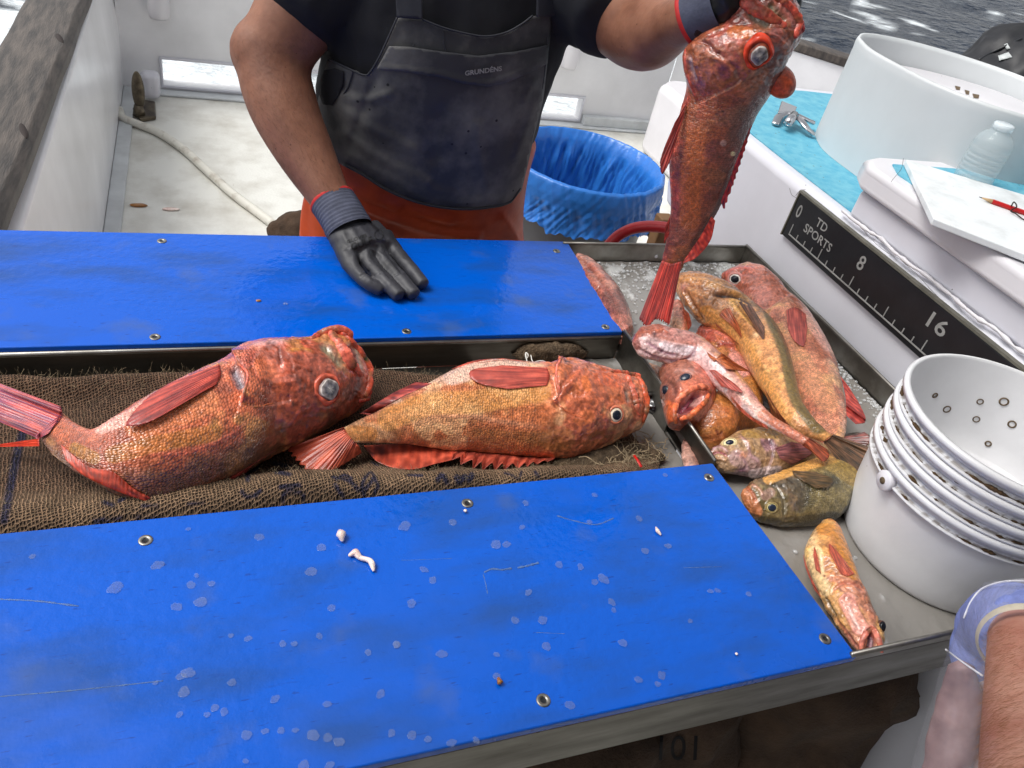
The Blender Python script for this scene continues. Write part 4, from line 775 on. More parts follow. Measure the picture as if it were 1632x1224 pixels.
def fin(f, name, base, tip, col, col2=None, mode='free', zb=None, zt=None, lift=(.001, .004), rays_n=16, spiky=0., n=64, m_=24, seed=0, corr=.0007, label=None):
    """ribbed fin between a px base line and a px tip line; depth from the fish, or from height zt at the tip"""
    Bq, Tq = spline(base, n), spline(tip, n); b = f['b']; g = np.linspace(0, 1, m_); V = np.zeros((n, m_, 3)); hb = [hit(b, *p) for p in Bq]
    okd = [np.linalg.norm(h[0] - CW) for h in hb if h is not None]; dm = np.mean(okd) if okd else np.linalg.norm(np.array(f['o'].location) - CW); last = dm
    s = np.linspace(0, 1, n)
    for i in range(n):
        if zb is not None: db = np.linalg.norm(pz(*Bq[i], zb) - CW)
        elif hb[i] is not None: db = np.linalg.norm(hb[i][0] - CW) + .0005
        else: db = last
        last = db; dt = np.linalg.norm(pz(*Tq[i], zt) - CW) if zt is not None else db
        ph = s[i] * rays_n + .5 * noise.noise(Vector((s[i] * 5, seed, 3))); fr = ph - math.floor(ph); jag = 1 - spiky * (abs(fr - .5) * 2) ** .7 - .05 * abs(noise.noise(Vector((ph * 3, seed, 1))))
        for j in range(m_):
            tj = g[j] * jag; q = Bq[i] * (1 - tj) + Tq[i] * tj; d = rays(q)[0]; d /= np.linalg.norm(d)
            if mode == 'on':
                h = hit(b, *q); dd = (np.linalg.norm(h[0] - CW) if h is not None else db) - lift[0] - (lift[1] - lift[0]) * g[j]
            else: dd = db * (1 - g[j]) + dt * g[j] - lift[0]
            V[i, j] = CW + d * dd
    if mode == 'on':
        for _ in range(4): V[1:-1, 1:-1] = (V[1:-1, 1:-1] * 2 + V[:-2, 1:-1] + V[2:, 1:-1] + V[1:-1, :-2] + V[1:-1, 2:]) / 6
    vd = CW - V; vd /= np.linalg.norm(vd, axis=2)[..., None]; c1 = lin(col) * np.array([.92, .72, .62]); c2 = lin(col2 if col2 is not None else [k * .6 for k in col])
    ph = s * rays_n + .5 * np.array([noise.noise(Vector((q_ * 5, seed, 3))) for q_ in s]); w = .5 + .5 * np.cos(2 * math.pi * ph); w = w[:, None] * np.ones(m_)
    V = V + vd * (corr * w * (1 - .6 * g[None]))[..., None]; nzv = np.array([noise.noise(Vector((si * 14, gj * 3, seed * 2.1))) for si in s for gj in g]).reshape(n, m_)
    k = np.clip(w * .55 + .25 + nzv * .7, 0, 1)[..., None]; cols = c1 * k + c2 * (1 - k); rv = np.array([.5 * noise.noise(Vector((math.floor(q_) * 3.7, seed, 8))) + .35 * noise.noise(Vector((q_ * 2, seed, 5))) for q_ in ph]); cols = cols * (1 + 1.1 * rv)[:, None, None]; cols = cols * (1 + .5 * nzv[..., None]) + lin((230, 170, 150)) * (.16 * np.clip(nzv, 0, 1))[..., None]; tipk = (g[None, :, None] ** 4) * .25; cols = cols * (1 - tipk) + c2 * tipk * .8
    Fc = [(i * m_ + j, (i + 1) * m_ + j, (i + 1) * m_ + j + 1, i * m_ + j + 1) for i in range(n - 1) for j in range(m_ - 1)]
    o = npmesh(name, V.reshape(-1, 3), Fc, FINM, f['o'], cols=np.clip(cols.reshape(-1, 3), .003, .9)); sdf = o.modifiers.new('s', 'SOLIDIFY'); sdf.thickness = .0004; sdf.offset = 0
    if label: o['label'] = label
    return o
def lip(f, name, line, r, col, lift=.3, flat=.7, n=40, m_=None):
    lift = lift - .15; flat = flat * .7 if 'jaw' in name else flat * .8; r = np.asarray(r) * (.5 if 'gill' in name else .88) if not np.isscalar(r) else r
    """a raised fold or jaw bone following a px line on the body"""
    L_ = spline(line, n); d0 = None; P = []; rr = []; R_ = np.interp(np.linspace(0, 1, n), np.linspace(0, 1, len(r)), r) if not np.isscalar(r) else np.full(n, r)
    hs_ = [hit(f['b'], *p) for p in L_]; okd = [np.linalg.norm(h[0] - CW) for h in hs_ if h is not None]
    if not okd: return
    last = okd[0]
    for i, p in enumerate(L_):
        d = rays(p)[0]; d /= np.linalg.norm(d)
        if hs_[i] is not None: last = np.linalg.norm(hs_[i][0] - CW)
        rad = R_[i] * last / F * (1 + .28 * noise.noise(Vector((p[0] * .16, p[1] * .16, 3)))); P.append(CW + d * (last - rad * lift)); rr.append(rad)
    P = np.array(P); k = P.copy(); k[1:-1] = (P[:-2] + P[1:-1] * 2 + P[2:]) / 4; P = k
    V, Fc = tube_np(P, np.array(rr), 16, flat=flat, fdir=CW - P.mean(0)); nz = vnoise(V, 70, 2, 3); c = lin(col)[None] * (.82 + 1.1 * nz)[:, None] + lin((200, 150, 90))[None] * (.18 * np.clip(-nz * 3, 0, 1))[:, None]; V = V + .0012 * nz[:, None]
    return npmesh(name, V, Fc, m_ or FISHD, f['o'], cols=np.clip(c, .003, .9), uv=np.zeros((len(V), 2)), scl=np.zeros(len(V)))

# 1. big fish with curled tail on the burlap
st = [(591, 618, 589, 596), (586, 634, 580, 572), (576, 648, 568, 548), (556, 661, 548, 533), (530, 677, 518, 533), (498, 697, 486, 541), (460, 716, 440, 541), (425, 732, 392, 549), (385, 756, 355, 573), (335, 780, 305, 595), (285, 795, 255, 619), (235, 801, 212, 644), (190, 790, 177, 668), (150, 769, 150, 684), (112, 746, 130, 680), (82, 722, 110, 667), (62, 697, 93, 652)]
RO = (206, 92, 62)
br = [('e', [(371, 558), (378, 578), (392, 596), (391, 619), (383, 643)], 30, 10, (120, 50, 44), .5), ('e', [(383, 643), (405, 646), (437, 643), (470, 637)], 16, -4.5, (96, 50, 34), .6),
      ('r', [(371, 585), (380, 604), (387, 618)], 8, -7, (150, 140, 148), 1), ('r', [(412, 556), (402, 583), (410, 606), (440, 625)], 4, -1.6, (160, 70, 54), .5), ('p', [(400, 566), (394, 585)], 11, 0, (212, 108, 92), .5),
      ('r', [(400, 552), (430, 546), (460, 543)], 5, 1.5, (196, 170, 176), .5), ('c', [(444, 552), (447, 575), (450, 582)], 2.2, -1.5, (110, 48, 40), .7),
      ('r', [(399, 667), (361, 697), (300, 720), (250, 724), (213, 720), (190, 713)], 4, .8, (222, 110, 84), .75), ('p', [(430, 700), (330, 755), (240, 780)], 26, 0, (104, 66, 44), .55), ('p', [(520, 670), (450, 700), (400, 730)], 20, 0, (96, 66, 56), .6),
      ('p', [(330, 640), (270, 665), (220, 680)], 24, 0, (232, 140, 84), .5), ('p', [(250, 632), (205, 664), (160, 682)], 12, 0, (242, 176, 158), .8), ('p', [(300, 605), (260, 628)], 9, 0, (238, 150, 126), .7), ('r', [(430, 575), (470, 582), (500, 590)], 6, 2.0, None), ('r', [(405, 605), (440, 612), (480, 606)], 7, 2.0, None),
      ('p', [(340, 690), (260, 705), (180, 725)], 16, 0, (202, 140, 54), .4), ('p', [(150, 730), (120, 715)], 12, 0, (178, 132, 42), .5),
      ('r', [(512, 546), (528, 562), (548, 586)], 9, -5, (146, 136, 108), .95), ('r', [(558, 555), (563, 573), (567, 590)], 5, -6, (48, 40, 30), .95), ('r', [(566, 552), (574, 575), (578, 592)], 3.5, -2, (178, 170, 150), .7),
      ('p', [(556, 628), (566, 610)], 12, 0, (116, 100, 98), .6), ('r', [(500, 640), (520, 652), (545, 640), (556, 615), (540, 592)], 4, 1.5, (150, 96, 80), .4), ('r', [(460, 560), (480, 556), (498, 560)], 3, 1, (222, 150, 60), .5)]
f1 = fish('rockfish', 'large red rockfish with curled tail and cloudy bulging eye lying on the burlap at left', 'z', .942, st, [.6, .7, .85, .9, .8, .72, .68, .62, .6, .55, .5, .45, .4], [(124, 74, 52), (214, 110, 70), (236, 130, 98), (208, 92, 66), (204, 138, 78), (150, 74, 52)],
          [(521, 619, 22, (198, 92, 70), (120, 100, 104), (60, 66, 80), .64, .75, .88, .3, True)], br, nu=420, nv=220, scale=.0036, head=.33, seed=1, tilt=.35)
lip(f1, 'upper_jaw', [(528, 531), (540, 550), (558, 580), (576, 598)], [7, 12, 12, 5], (214, 100, 78), .35, .5); lip(f1, 'lower_jaw', [(530, 530), (550, 535), (566, 552), (582, 572), (589, 595), (588, 614), (583, 630)], [4, 6, 6, 6.5, 7.5, 7, 5], (200, 84, 58), .2)
lip(f1, 'lip_fold', [(497, 540), (515, 531), (535, 525), (556, 528), (560, 545)], [4, 8, 8, 6, 3], (196, 86, 66), .1); lip(f1, 'upper_jaw', [(590, 622), (584, 634), (572, 640)], [4, 6, 3], (186, 62, 50), .2)
lip(f1, 'gill_edge', [(372, 559), (380, 578), (394, 596), (392, 618), (384, 642)], [3, 3.5, 4, 4, 4], (216, 100, 76), .3); lip(f1, 'gill_edge', [(384, 643), (410, 648), (436, 643)], [3.5, 3, 2], (190, 100, 60), .2)
fin(f1, 'pectoral_fin', [(350, 580), (352, 596), (345, 612)], [(268, 612), (232, 636), (200, 677), (232, 675), (296, 640)], (206, 84, 70), (140, 54, 56), 'on', lift=(.002, .010), rays_n=17, corr=.0012)
fin(f1, 'tail_fin', [(97, 648), (99, 662), (88, 678), (62, 699)], [(-30, 600), (-26, 622), (-24, 640), (-20, 664)], (214, 96, 88), (150, 92, 130), 'free', zt=.955, rays_n=14, seed=2, corr=.0016)
fin(f1, 'tail_fin', [(95, 662), (90, 672), (78, 690)], [(60, 690), (56, 697), (60, 701)], (196, 92, 96), (150, 80, 110), 'on', lift=(.003, .006), rays_n=5)
fin(f1, 'anal_fin', [(97, 708), (142, 744), (178, 751), (215, 780), (243, 794)], [(104, 732), (125, 752), (160, 772), (205, 790), (243, 802)], (216, 76, 40), (150, 54, 34), 'on', lift=(.002, .006), rays_n=22, corr=.0011)
fin(f1, 'tail_fin', [(62, 699), (63, 711)], [(0, 708), (-2, 712)], (226, 70, 36), (190, 44, 24), 'free', zt=.90, rays_n=4)
fin(f1, 'dorsal_fin', [(440, 716), (400, 742), (372, 758)], [(372, 768), (340, 788), (322, 794)], (182, 66, 60), (120, 44, 40), 'free', zt=.90, rays_n=7, spiky=.25)
fin(f1, 'dorsal_fin', [(335, 778), (290, 792), (245, 797)], [(328, 790), (285, 808), (250, 812)], (196, 74, 66), (130, 48, 44), 'free', zt=.893, rays_n=9, spiky=.2)

# 2. golden orange fish in the middle
st = [(1030, 660, 1029, 624), (1023, 678, 1018, 604), (1005, 691, 1000, 597), (975, 706, 975, 591), (945, 719, 940, 580), (915, 729, 905, 573), (885, 730, 880, 577), (850, 728, 845, 577), (805, 725, 804, 573), (760, 720, 760, 576), (715, 717, 718, 591), (670, 710, 680, 612), (630, 706, 640, 634), (600, 705, 602, 655), (572, 706, 565, 672), (555, 708, 548, 682)]
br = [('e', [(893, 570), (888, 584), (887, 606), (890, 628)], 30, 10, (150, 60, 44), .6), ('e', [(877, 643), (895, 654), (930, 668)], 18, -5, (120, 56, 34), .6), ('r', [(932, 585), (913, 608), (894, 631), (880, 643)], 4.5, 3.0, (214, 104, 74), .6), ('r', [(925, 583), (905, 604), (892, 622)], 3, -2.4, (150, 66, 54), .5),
      ('r', [(900, 583), (908, 578)], 3, -3, (60, 30, 24), 1), ('r', [(912, 593), (925, 582), (940, 580)], 4, 1.5, (196, 130, 120), .6), ('p', [(932, 606), (936, 618)], 8, 0, (222, 112, 44), .7), ('r', [(570, 668), (620, 662), (680, 662), (750, 664), (800, 672), (860, 680)], 5, .6, (224, 150, 110), .75),
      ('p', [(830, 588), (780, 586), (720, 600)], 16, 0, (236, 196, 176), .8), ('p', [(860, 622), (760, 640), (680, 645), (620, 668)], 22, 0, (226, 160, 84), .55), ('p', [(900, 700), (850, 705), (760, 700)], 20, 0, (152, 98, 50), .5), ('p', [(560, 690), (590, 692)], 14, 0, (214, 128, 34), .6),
      ('r', [(1004, 604), (1012, 625), (1016, 650)], 5, -4, (140, 120, 106), .8), ('r', [(1018, 628), (1020, 645)], 2.5, -4, (60, 40, 30), .9), ('r', [(998, 620), (1003, 642)], 4, -3, (130, 120, 108), .8), ('r', [(968, 665), (985, 674), (1002, 664)], 4, 1.5, (150, 90, 70), .5), ('r', [(950, 640), (938, 655)], 4, -2, (110, 60, 44), .4),
      ('p', [(960, 600), (985, 605)], 16, 0, (214, 92, 48), .5), ('r', [(930, 700), (960, 695), (1000, 680)], 8, -1.5, (90, 50, 36), .5)]
f2 = fish('rockfish', 'golden orange rockfish with clear black eye stretched on the burlap by the divider', 'z', .925, st, [.7, .8, .8, .7, .62, .58, .55, .5, .45, .4], [(160, 96, 56), (222, 138, 86), (238, 188, 160), (210, 104, 72), (236, 172, 122), (200, 108, 64)],
          [(981, 661, 13.5, (206, 120, 90), (232, 214, 190), (30, 34, 44), .56, .6, .95)], br, nu=420, nv=200, scale=.0035, head=.36, seed=5, tilt=.35)
lip(f2, 'upper_jaw', [(1000, 600), (1006, 618), (1012, 640), (1018, 662)], [4, 7, 8, 3], (216, 104, 78), .5, .5); lip(f2, 'lower_jaw', [(1008, 596), (1020, 606), (1027, 626), (1030, 650), (1024, 672)], [3, 5, 6, 6, 4], (206, 88, 50), .3); lip(f2, 'lip_fold', [(972, 592), (995, 594), (1020, 600)], [3, 5, 4], (202, 92, 66), .3)
lip(f2, 'gill_edge', [(896, 569), (888, 584), (887, 606), (892, 626), (884, 638)], [4, 5, 4, 4, 3], (214, 108, 88), .4); lip(f2, 'gill_edge', [(884, 640), (910, 660), (936, 668)], [2.5, 3, 2], (196, 100, 62), .2)
fin(f2, 'pectoral_fin', [(872, 586), (876, 599), (872, 614)], [(800, 582), (750, 590), (748, 600), (765, 612), (810, 620)], (206, 96, 80), (170, 70, 62), 'on', lift=(.001, .003), rays_n=17, corr=.0007)
fin(f2, 'tail_fin', [(548, 681), (556, 694), (572, 711)], [(452, 716), (470, 737), (490, 753), (517, 758), (577, 722)], (214, 104, 74), (160, 60, 44), 'free', zt=.90, rays_n=15, seed=4, corr=.0014, spiky=.08)
fin(f2, 'soft_dorsal_fin', [(580, 710), (640, 708), (700, 716), (742, 720)], [(583, 716), (605, 738), (650, 749), (700, 738), (742, 728)], (214, 98, 72), (168, 66, 50), 'free', zt=.893, rays_n=14, seed=6, corr=.0012)
fin(f2, 'spiny_dorsal_fin', [(728, 718), (800, 724), (850, 729), (885, 729)], [(712, 732), (760, 752), (815, 752), (852, 742), (880, 735)], (206, 100, 78), (160, 70, 58), 'free', zt=.893, rays_n=10, spiky=.55, seed=7, n=120)
fin(f2, 'anal_fin', [(688, 611), (640, 633), (590, 661)], [(662, 609), (620, 630), (574, 659)], (196, 92, 84), (140, 60, 60), 'free', zt=.93, rays_n=9, seed=8)
fin(f2, 'pelvic_fin', [(845, 577), (800, 574), (765, 578)], [(800, 571), (755, 575), (719, 588)], (206, 96, 78), (150, 60, 52), 'free', rays_n=6)

# 3. fish held up by the crewman
st = [(1262, -14, 1192, -20), (1276, 16, 1168, 6), (1279, 46, 1146, 34), (1268, 72, 1113, 58), (1254, 102, 1092, 80), (1240, 130, 1090, 108), (1220, 162, 1094, 138), (1203, 190, 1086, 170), (1189, 225, 1076, 206), (1176, 258, 1067, 243), (1164, 290, 1067, 280), (1151, 322, 1069, 312), (1136, 350, 1068, 345), (1113, 385, 1063, 375), (1094, 412, 1057, 405), (1085, 432, 1052, 428)]
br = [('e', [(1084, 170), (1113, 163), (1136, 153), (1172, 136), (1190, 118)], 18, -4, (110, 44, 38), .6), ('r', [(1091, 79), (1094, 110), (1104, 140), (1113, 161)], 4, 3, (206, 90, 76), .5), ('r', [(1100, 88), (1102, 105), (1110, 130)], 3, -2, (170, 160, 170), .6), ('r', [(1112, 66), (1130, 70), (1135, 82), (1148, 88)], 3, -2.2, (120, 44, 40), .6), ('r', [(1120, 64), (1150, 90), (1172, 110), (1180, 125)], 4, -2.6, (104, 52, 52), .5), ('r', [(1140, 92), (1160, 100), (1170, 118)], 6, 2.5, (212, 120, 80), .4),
      ('r', [(1190, 18), (1206, 30), (1228, 40)], 8, -4.5, (146, 136, 120), .95), ('r', [(1226, 4), (1238, 22), (1252, 36)], 7, -5, (120, 112, 86), .95), ('p', [(1168, 50), (1190, 52)], 12, 0, (226, 128, 60), .5), ('p', [(1235, 90), (1240, 120), (1215, 160), (1190, 215)], 18, 0, (106, 74, 74), .75), ('p', [(1180, 180), (1150, 190)], 16, 0, (120, 84, 70), .4),
      ('p', [(1125, 110), (1140, 130)], 16, 0, (196, 116, 74), .5), ('p', [(1110, 220), (1100, 290), (1100, 350)], 20, 0, (186, 96, 40), .6), ('p', [(1160, 290), (1140, 340), (1105, 390)], 5, -1, (80, 44, 40), .7), ('c', [(1152, 178)], 2.2, -1, (30, 20, 20), 1), ('p', [(1168, 245)], 4.5, .6, (214, 196, 150), 1), ('p', [(1153, 228)], 6, .3, (190, 160, 150), .5),
      ('r', [(1215, 52), (1240, 60), (1256, 78)], 4, 1.6, (170, 84, 74), .4), ('r', [(1130, 60), (1150, 48), (1170, 42)], 3, -1.6, (160, 66, 58), .5)]
f3 = fish('rockfish', 'red brown rockfish held up by its jaw, tail hanging over the pile', 'y', .985, st, [.75, .85, .85, .8, .75, .65, .55, .5, .45, .4, .35], [(112, 64, 54), (164, 82, 46), (176, 70, 52), (176, 92, 80), (150, 84, 44), (110, 50, 44)],
          [(1207, 84, 21, (196, 62, 38), (150, 74, 54), (60, 60, 70), .55, .8, .95, .5, True)], br, nu=420, nv=200, scale=.0035, head=.33, seed=9, tilt=.2)
lip(f3, 'upper_jaw', [(1180, -6), (1196, 8), (1220, 22), (1252, 42)], [9, 12, 9, 4], (190, 76, 58), .4, .5); lip(f3, 'lower_jaw', [(1230, -14), (1248, 2), (1264, 18), (1273, 36), (1266, 58)], [6, 7, 7, 7, 5], (186, 74, 56), .3); lip(f3, 'chin', [(1272, 28), (1276, 44), (1266, 60)], [4, 7, 4], (150, 30, 34), .3)
lip(f3, 'gill_edge', [(1092, 80), (1093, 104), (1102, 138), (1112, 160)], [3, 4, 4, 3], (196, 86, 72), .2)
V, Fc = ellipsoid(np.zeros(3), (.026, .020, .020), 18, axes=[RW @ np.array([.6, -.8, 0]), RW @ np.array([.8, .6, 0]), RW @ np.array([0, 0, 1])]); c_ = hit(f3['b'], 1240, 122)[0] + RW @ np.array([.010, .002, -.022]); V = V + c_; q = topx(V); nz = vnoise(V, 40, 1, 3)
cc = lin((176, 72, 42))[None] * (1 + .6 * nz)[:, None]; npmesh('eye', V, Fc, FISHD, f3['o'], cols=np.clip(cc, .003, .9), uv=np.zeros((len(V), 2)), scl=np.zeros(len(V)))['label'] = 'second eye bulging from the far side of the head'
fin(f3, 'pectoral_fin', [(1096, 162), (1092, 172), (1090, 185)], [(1075, 196), (1052, 256), (1055, 278), (1066, 262)], (176, 54, 46), (110, 30, 30), 'free', lift=(.006, .004), rays_n=10, corr=.0014)
fin(f3, 'dorsal_fin', [(1194, 206), (1176, 250), (1162, 288), (1149, 320)], [(1200, 196), (1188, 240), (1168, 300), (1154, 338)], (196, 44, 44), (120, 30, 34), 'free', lift=(.004, .004), rays_n=12, spiky=.3)
fin(f3, 'soft_dorsal_fin', [(1134, 345), (1114, 380), (1092, 412)], [(1140, 352), (1132, 384), (1108, 412), (1088, 420)], (206, 66, 46), (150, 40, 36), 'free', lift=(.004, .004), rays_n=11)
fin(f3, 'anal_fin', [(1068, 345), (1066, 375)], [(1060, 362), (1058, 388)], (190, 50, 44), (120, 30, 30), 'free', lift=(.004, .004), rays_n=5)
fin(f3, 'tail_fin', [(1055, 415), (1070, 420), (1087, 416)], [(1017, 512), (1030, 524), (1045, 512), (1066, 522)], (196, 54, 40), (130, 34, 34), 'free', lift=(.004, .004), rays_n=15, seed=5, corr=.0012, spiky=.05)

# 4-15. the catch in the tray ------------------------------------------------------------------
G = 'fish piled in the steel tray'
st = [(924, 406, 915, 420), (946, 417, 920, 442), (968, 438, 932, 468), (985, 458, 946, 492), (998, 480, 960, 515), (1006, 502, 975, 537), (1010, 524, 990, 548)]
f4 = fish('rockfish', 'wrinkled brownish red fish half under the far blue board edge', 'z', .905, st, .8, [(120, 74, 64), (168, 98, 82), (190, 120, 104), (160, 90, 76), (196, 130, 108), (110, 66, 58)], [], [('r', [(926, 415), (950, 440), (985, 490)], 4, -2, (110, 60, 54), .6), ('r', [(940, 418), (965, 445)], 4, 2, (200, 120, 100), .6), ('r', [(930, 430), (950, 470), (975, 520)], 5, 2, None)], G, 140, 70, seed=21, head=.6)
st = [(1150, 451, 1150, 436), (1158, 470, 1166, 427), (1172, 490, 1190, 420), (1185, 510, 1215, 428), (1195, 530, 1237, 446), (1205, 550, 1258, 470), (1215, 572, 1280, 488), (1228, 597, 1302, 517), (1240, 620, 1320, 548), (1252, 645, 1334, 580), (1265, 668, 1342, 615), (1280, 690, 1348, 645), (1300, 705, 1350, 668), (1320, 715, 1348, 688), (1332, 712, 1345, 700)]
br = [('e', [(1259, 472), (1240, 484), (1227, 494), (1214, 494), (1200, 484)], 22, 6, (140, 60, 60), .6), ('p', [(1215, 470), (1190, 475)], 18, 0, (212, 132, 116), .6), ('r', [(1152, 440), (1175, 428), (1200, 428)], 4, 2.5, (206, 96, 86), .8), ('r', [(1155, 445), (1180, 437), (1210, 440)], 3, -1.6, (150, 70, 66), .5), ('p', [(1250, 540), (1290, 600), (1320, 640)], 22, 0, (214, 150, 104), .5), ('p', [(1285, 500), (1320, 550)], 12, 0, (236, 176, 160), .6)]
f6 = fish('rockfish', 'big pinkish red fish flat on its side along the console wall', 'z', .925, st, [.7, .6, .5, .45], [(190, 116, 84), (206, 132, 98), (228, 176, 150), (196, 104, 82), (216, 158, 104), (170, 92, 66)], [(1172, 445, 9.5, (220, 150, 140), (232, 222, 214), (30, 32, 40), .58, .6, 1.15, .3)], br, G, seed=24, head=.36)
fin(f6, 'pectoral_fin', [(1253, 494), (1268, 490), (1284, 500)], [(1256, 526), (1266, 544), (1281, 552), (1287, 522)], (190, 92, 80), (150, 62, 58), 'on', lift=(.001, .003), rays_n=15)
fin(f6, 'anal_fin', [(1340, 600), (1347, 630), (1349, 662)], [(1354, 618), (1372, 648), (1380, 672), (1364, 676)], (206, 92, 84), (150, 60, 60), 'free', lift=(.004, .004), rays_n=9)
fin(f6, 'tail_fin', [(1328, 712), (1338, 704), (1347, 696)], [(1356, 722), (1380, 712), (1388, 698), (1378, 688)], (146, 84, 80), (80, 50, 50), 'free', lift=(.004, .004), rays_n=12)
st = [(1120, 519, 1108, 540), (1140, 521, 1116, 560), (1160, 534, 1128, 585), (1178, 550, 1145, 605), (1194, 573, 1158, 625), (1207, 597, 1172, 640), (1215, 622, 1185, 655), (1216, 650, 1200, 670)]
br = [('p', [(1125, 533), (1145, 538), (1165, 548)], 11, 2.5, (190, 84, 66), .7), ('r', [(1118, 528), (1140, 530), (1165, 545)], 3, 2.5, (220, 120, 104), .7), ('r', [(1140, 552), (1155, 548), (1170, 552)], 3, -3, (140, 50, 50), .8), ('p', [(1170, 570), (1185, 590)], 12, 0, (222, 150, 136), .7), ('p', [(1195, 610), (1200, 640)], 14, 0, (186, 120, 50), .7), ('c', [(1196, 588), (1200, 596)], 4, 0, (110, 20, 30), .9)]
f10 = fish('rockfish', 'reddish fish with flared gill membrane wedged in the middle of the pile', 'z', .905, st, .8, [(170, 96, 66), (196, 110, 84), (222, 150, 130), (200, 92, 76), (190, 124, 60), (150, 74, 56)], [], br, G, 200, 110, seed=27)
st = [(1098, 648, 1098, 690), (1118, 632, 1112, 713), (1148, 624, 1140, 720), (1178, 632, 1168, 704), (1205, 648, 1195, 692), (1228, 668, 1222, 690)]
br = [('r', [(1140, 684), (1147, 692), (1152, 686)], 2.6, -1.5, (96, 24, 30), .9), ('p', [(1120, 660), (1160, 665)], 20, 0, (196, 110, 64), .5), ('r', [(1100, 694), (1130, 700), (1160, 690)], 4, -1.2, (150, 84, 50), .5)]
f9 = fish('rockfish', 'plump orange brown fish belly lying under the open mouthed one', 'z', .90, st, .75, [(150, 84, 44), (184, 104, 56), (196, 120, 70), (184, 104, 60), (200, 130, 66), (150, 80, 40)], [], br, G, 200, 110, seed=31, head=.05, scl_amt=.35)
st = [(1071, 483, 1066, 492), (1085, 484, 1066, 510), (1092, 500, 1068, 525), (1096, 522, 1073, 538), (1097, 545, 1078, 556)]
f14 = fish('rockfish', 'small pale pink fish standing behind the hanging tail', 'z', .93, st, .8, [(196, 96, 74), (222, 150, 130), (232, 180, 164), (214, 130, 110), (222, 160, 120), (196, 110, 90)], [], [('r', [(1086, 486), (1090, 505), (1090, 528)], 3.5, 2, (206, 90, 56), .8), ('c', [(1086, 492)], 3, -2, (40, 20, 20), .9)], G, 120, 70, seed=33)
fin(f14, 'pectoral_fin', [(1088, 490), (1091, 505)], [(1098, 500), (1102, 518), (1096, 528)], (206, 96, 60), (150, 60, 40), 'free', lift=(.004, .008), rays_n=5)
st = [(1083, 436, 1077, 445), (1110, 436, 1079, 466), (1140, 445, 1093, 490), (1168, 457, 1112, 510), (1195, 477, 1135, 522), (1216, 495, 1158, 535), (1234, 515, 1176, 555), (1250, 543, 1190, 580), (1262, 575, 1204, 603), (1270, 608, 1220, 628), (1278, 638, 1237, 658), (1294, 663, 1258, 683), (1312, 682, 1285, 695), (1326, 694, 1312, 703)]
br = [('p', [(1234, 500), (1258, 560), (1273, 630), (1304, 676)], 19, 0, (112, 92, 44), .95), ('p', [(1255, 590), (1272, 640)], 9, 0, (128, 102, 46), .7), ('p', [(1125, 500), (1160, 520), (1190, 560), (1215, 610), (1250, 665)], 15, 0, (226, 158, 84), .75), ('p', [(1170, 480), (1200, 510)], 10, 0, (238, 178, 96), .8), ('c', [(1200, 536), (1212, 530)], 5, 0, (244, 200, 150), .7),
      ('r', [(1135, 467), (1150, 470), (1168, 470), (1188, 477), (1196, 484)], 4, -7, (44, 18, 14), 1), ('r', [(1086, 446), (1120, 446), (1150, 458), (1184, 470)], 4, 3, (224, 158, 92), .7), ('r', [(1084, 440), (1120, 438), (1160, 452)], 3, 2.4, (206, 140, 84), .7), ('r', [(1086, 452), (1110, 458), (1138, 462)], 3.5, -2.4, (150, 96, 60), .7), ('r', [(1090, 456), (1115, 470), (1130, 474)], 4, 3, (216, 146, 84), .6),
      ('r', [(1094, 466), (1108, 490), (1122, 512)], 3.5, -2.6, (130, 80, 44), .8), ('r', [(1086, 462), (1098, 484), (1112, 505)], 3, 2.4, (190, 124, 64), .7), ('c', [(1090, 458)], 8, 1.5, (170, 106, 110), .7), ('r', [(1172, 480), (1190, 505), (1214, 535)], 3, -3, (96, 50, 30), .8), ('c', [(1214, 588)], 4, 0, (110, 60, 40), .9), ('r', [(1110, 430), (1145, 440), (1190, 466)], 2.6, 1.5, (196, 130, 80), .6)]
f5 = fish('rockfish', 'olive backed fish with golden belly turned up lying across the top of the pile', 'z', .958, st, .85, [(108, 90, 54), (220, 150, 92), (236, 178, 120), (208, 142, 96), (226, 160, 92), (176, 118, 70)], [], br, G, 360, 170, seed=36, head=.3, scl_amt=.6)
fin(f5, 'pectoral_fin', [(1177, 481), (1186, 480), (1196, 484)], [(1206, 526), (1217, 541), (1219, 522)], (120, 84, 66), (76, 56, 44), 'on', lift=(.001, .004), rays_n=10)
fin(f5, 'pelvic_fin', [(1146, 502), (1152, 494), (1162, 490)], [(1168, 520), (1182, 538), (1178, 518)], (196, 106, 60), (130, 66, 36), 'on', lift=(.002, .006), rays_n=7)
fin(f5, 'pelvic_fin', [(1138, 512), (1142, 520)], [(1172, 546), (1178, 549), (1168, 540)], (190, 110, 66), (130, 66, 40), 'on', lift=(.002, .006), rays_n=5)
fin(f5, 'anal_fin', [(1220, 622), (1240, 655), (1262, 682)], [(1230, 662), (1244, 676), (1266, 690)], (160, 96, 66), (104, 66, 44), 'free', lift=(.003, .004), rays_n=10)
fin(f5, 'tail_fin', [(1328, 692), (1320, 700), (1312, 704)], [(1396, 716), (1388, 735), (1374, 752), (1358, 764)], (112, 86, 60), (66, 54, 40), 'free', lift=(.003, .004), rays_n=16, corr=.001)
st = [(1012, 534, 1009, 549), (1022, 521, 1022, 565), (1045, 518, 1045, 574), (1070, 523, 1070, 580), (1098, 529, 1095, 586), (1122, 541, 1118, 595), (1143, 559, 1136, 613), (1163, 577, 1150, 625), (1181, 600, 1163, 636), (1197, 620, 1176, 651), (1212, 642, 1193, 661), (1234, 664, 1216, 676), (1261, 681, 1246, 691), (1290, 699, 1279, 709)]
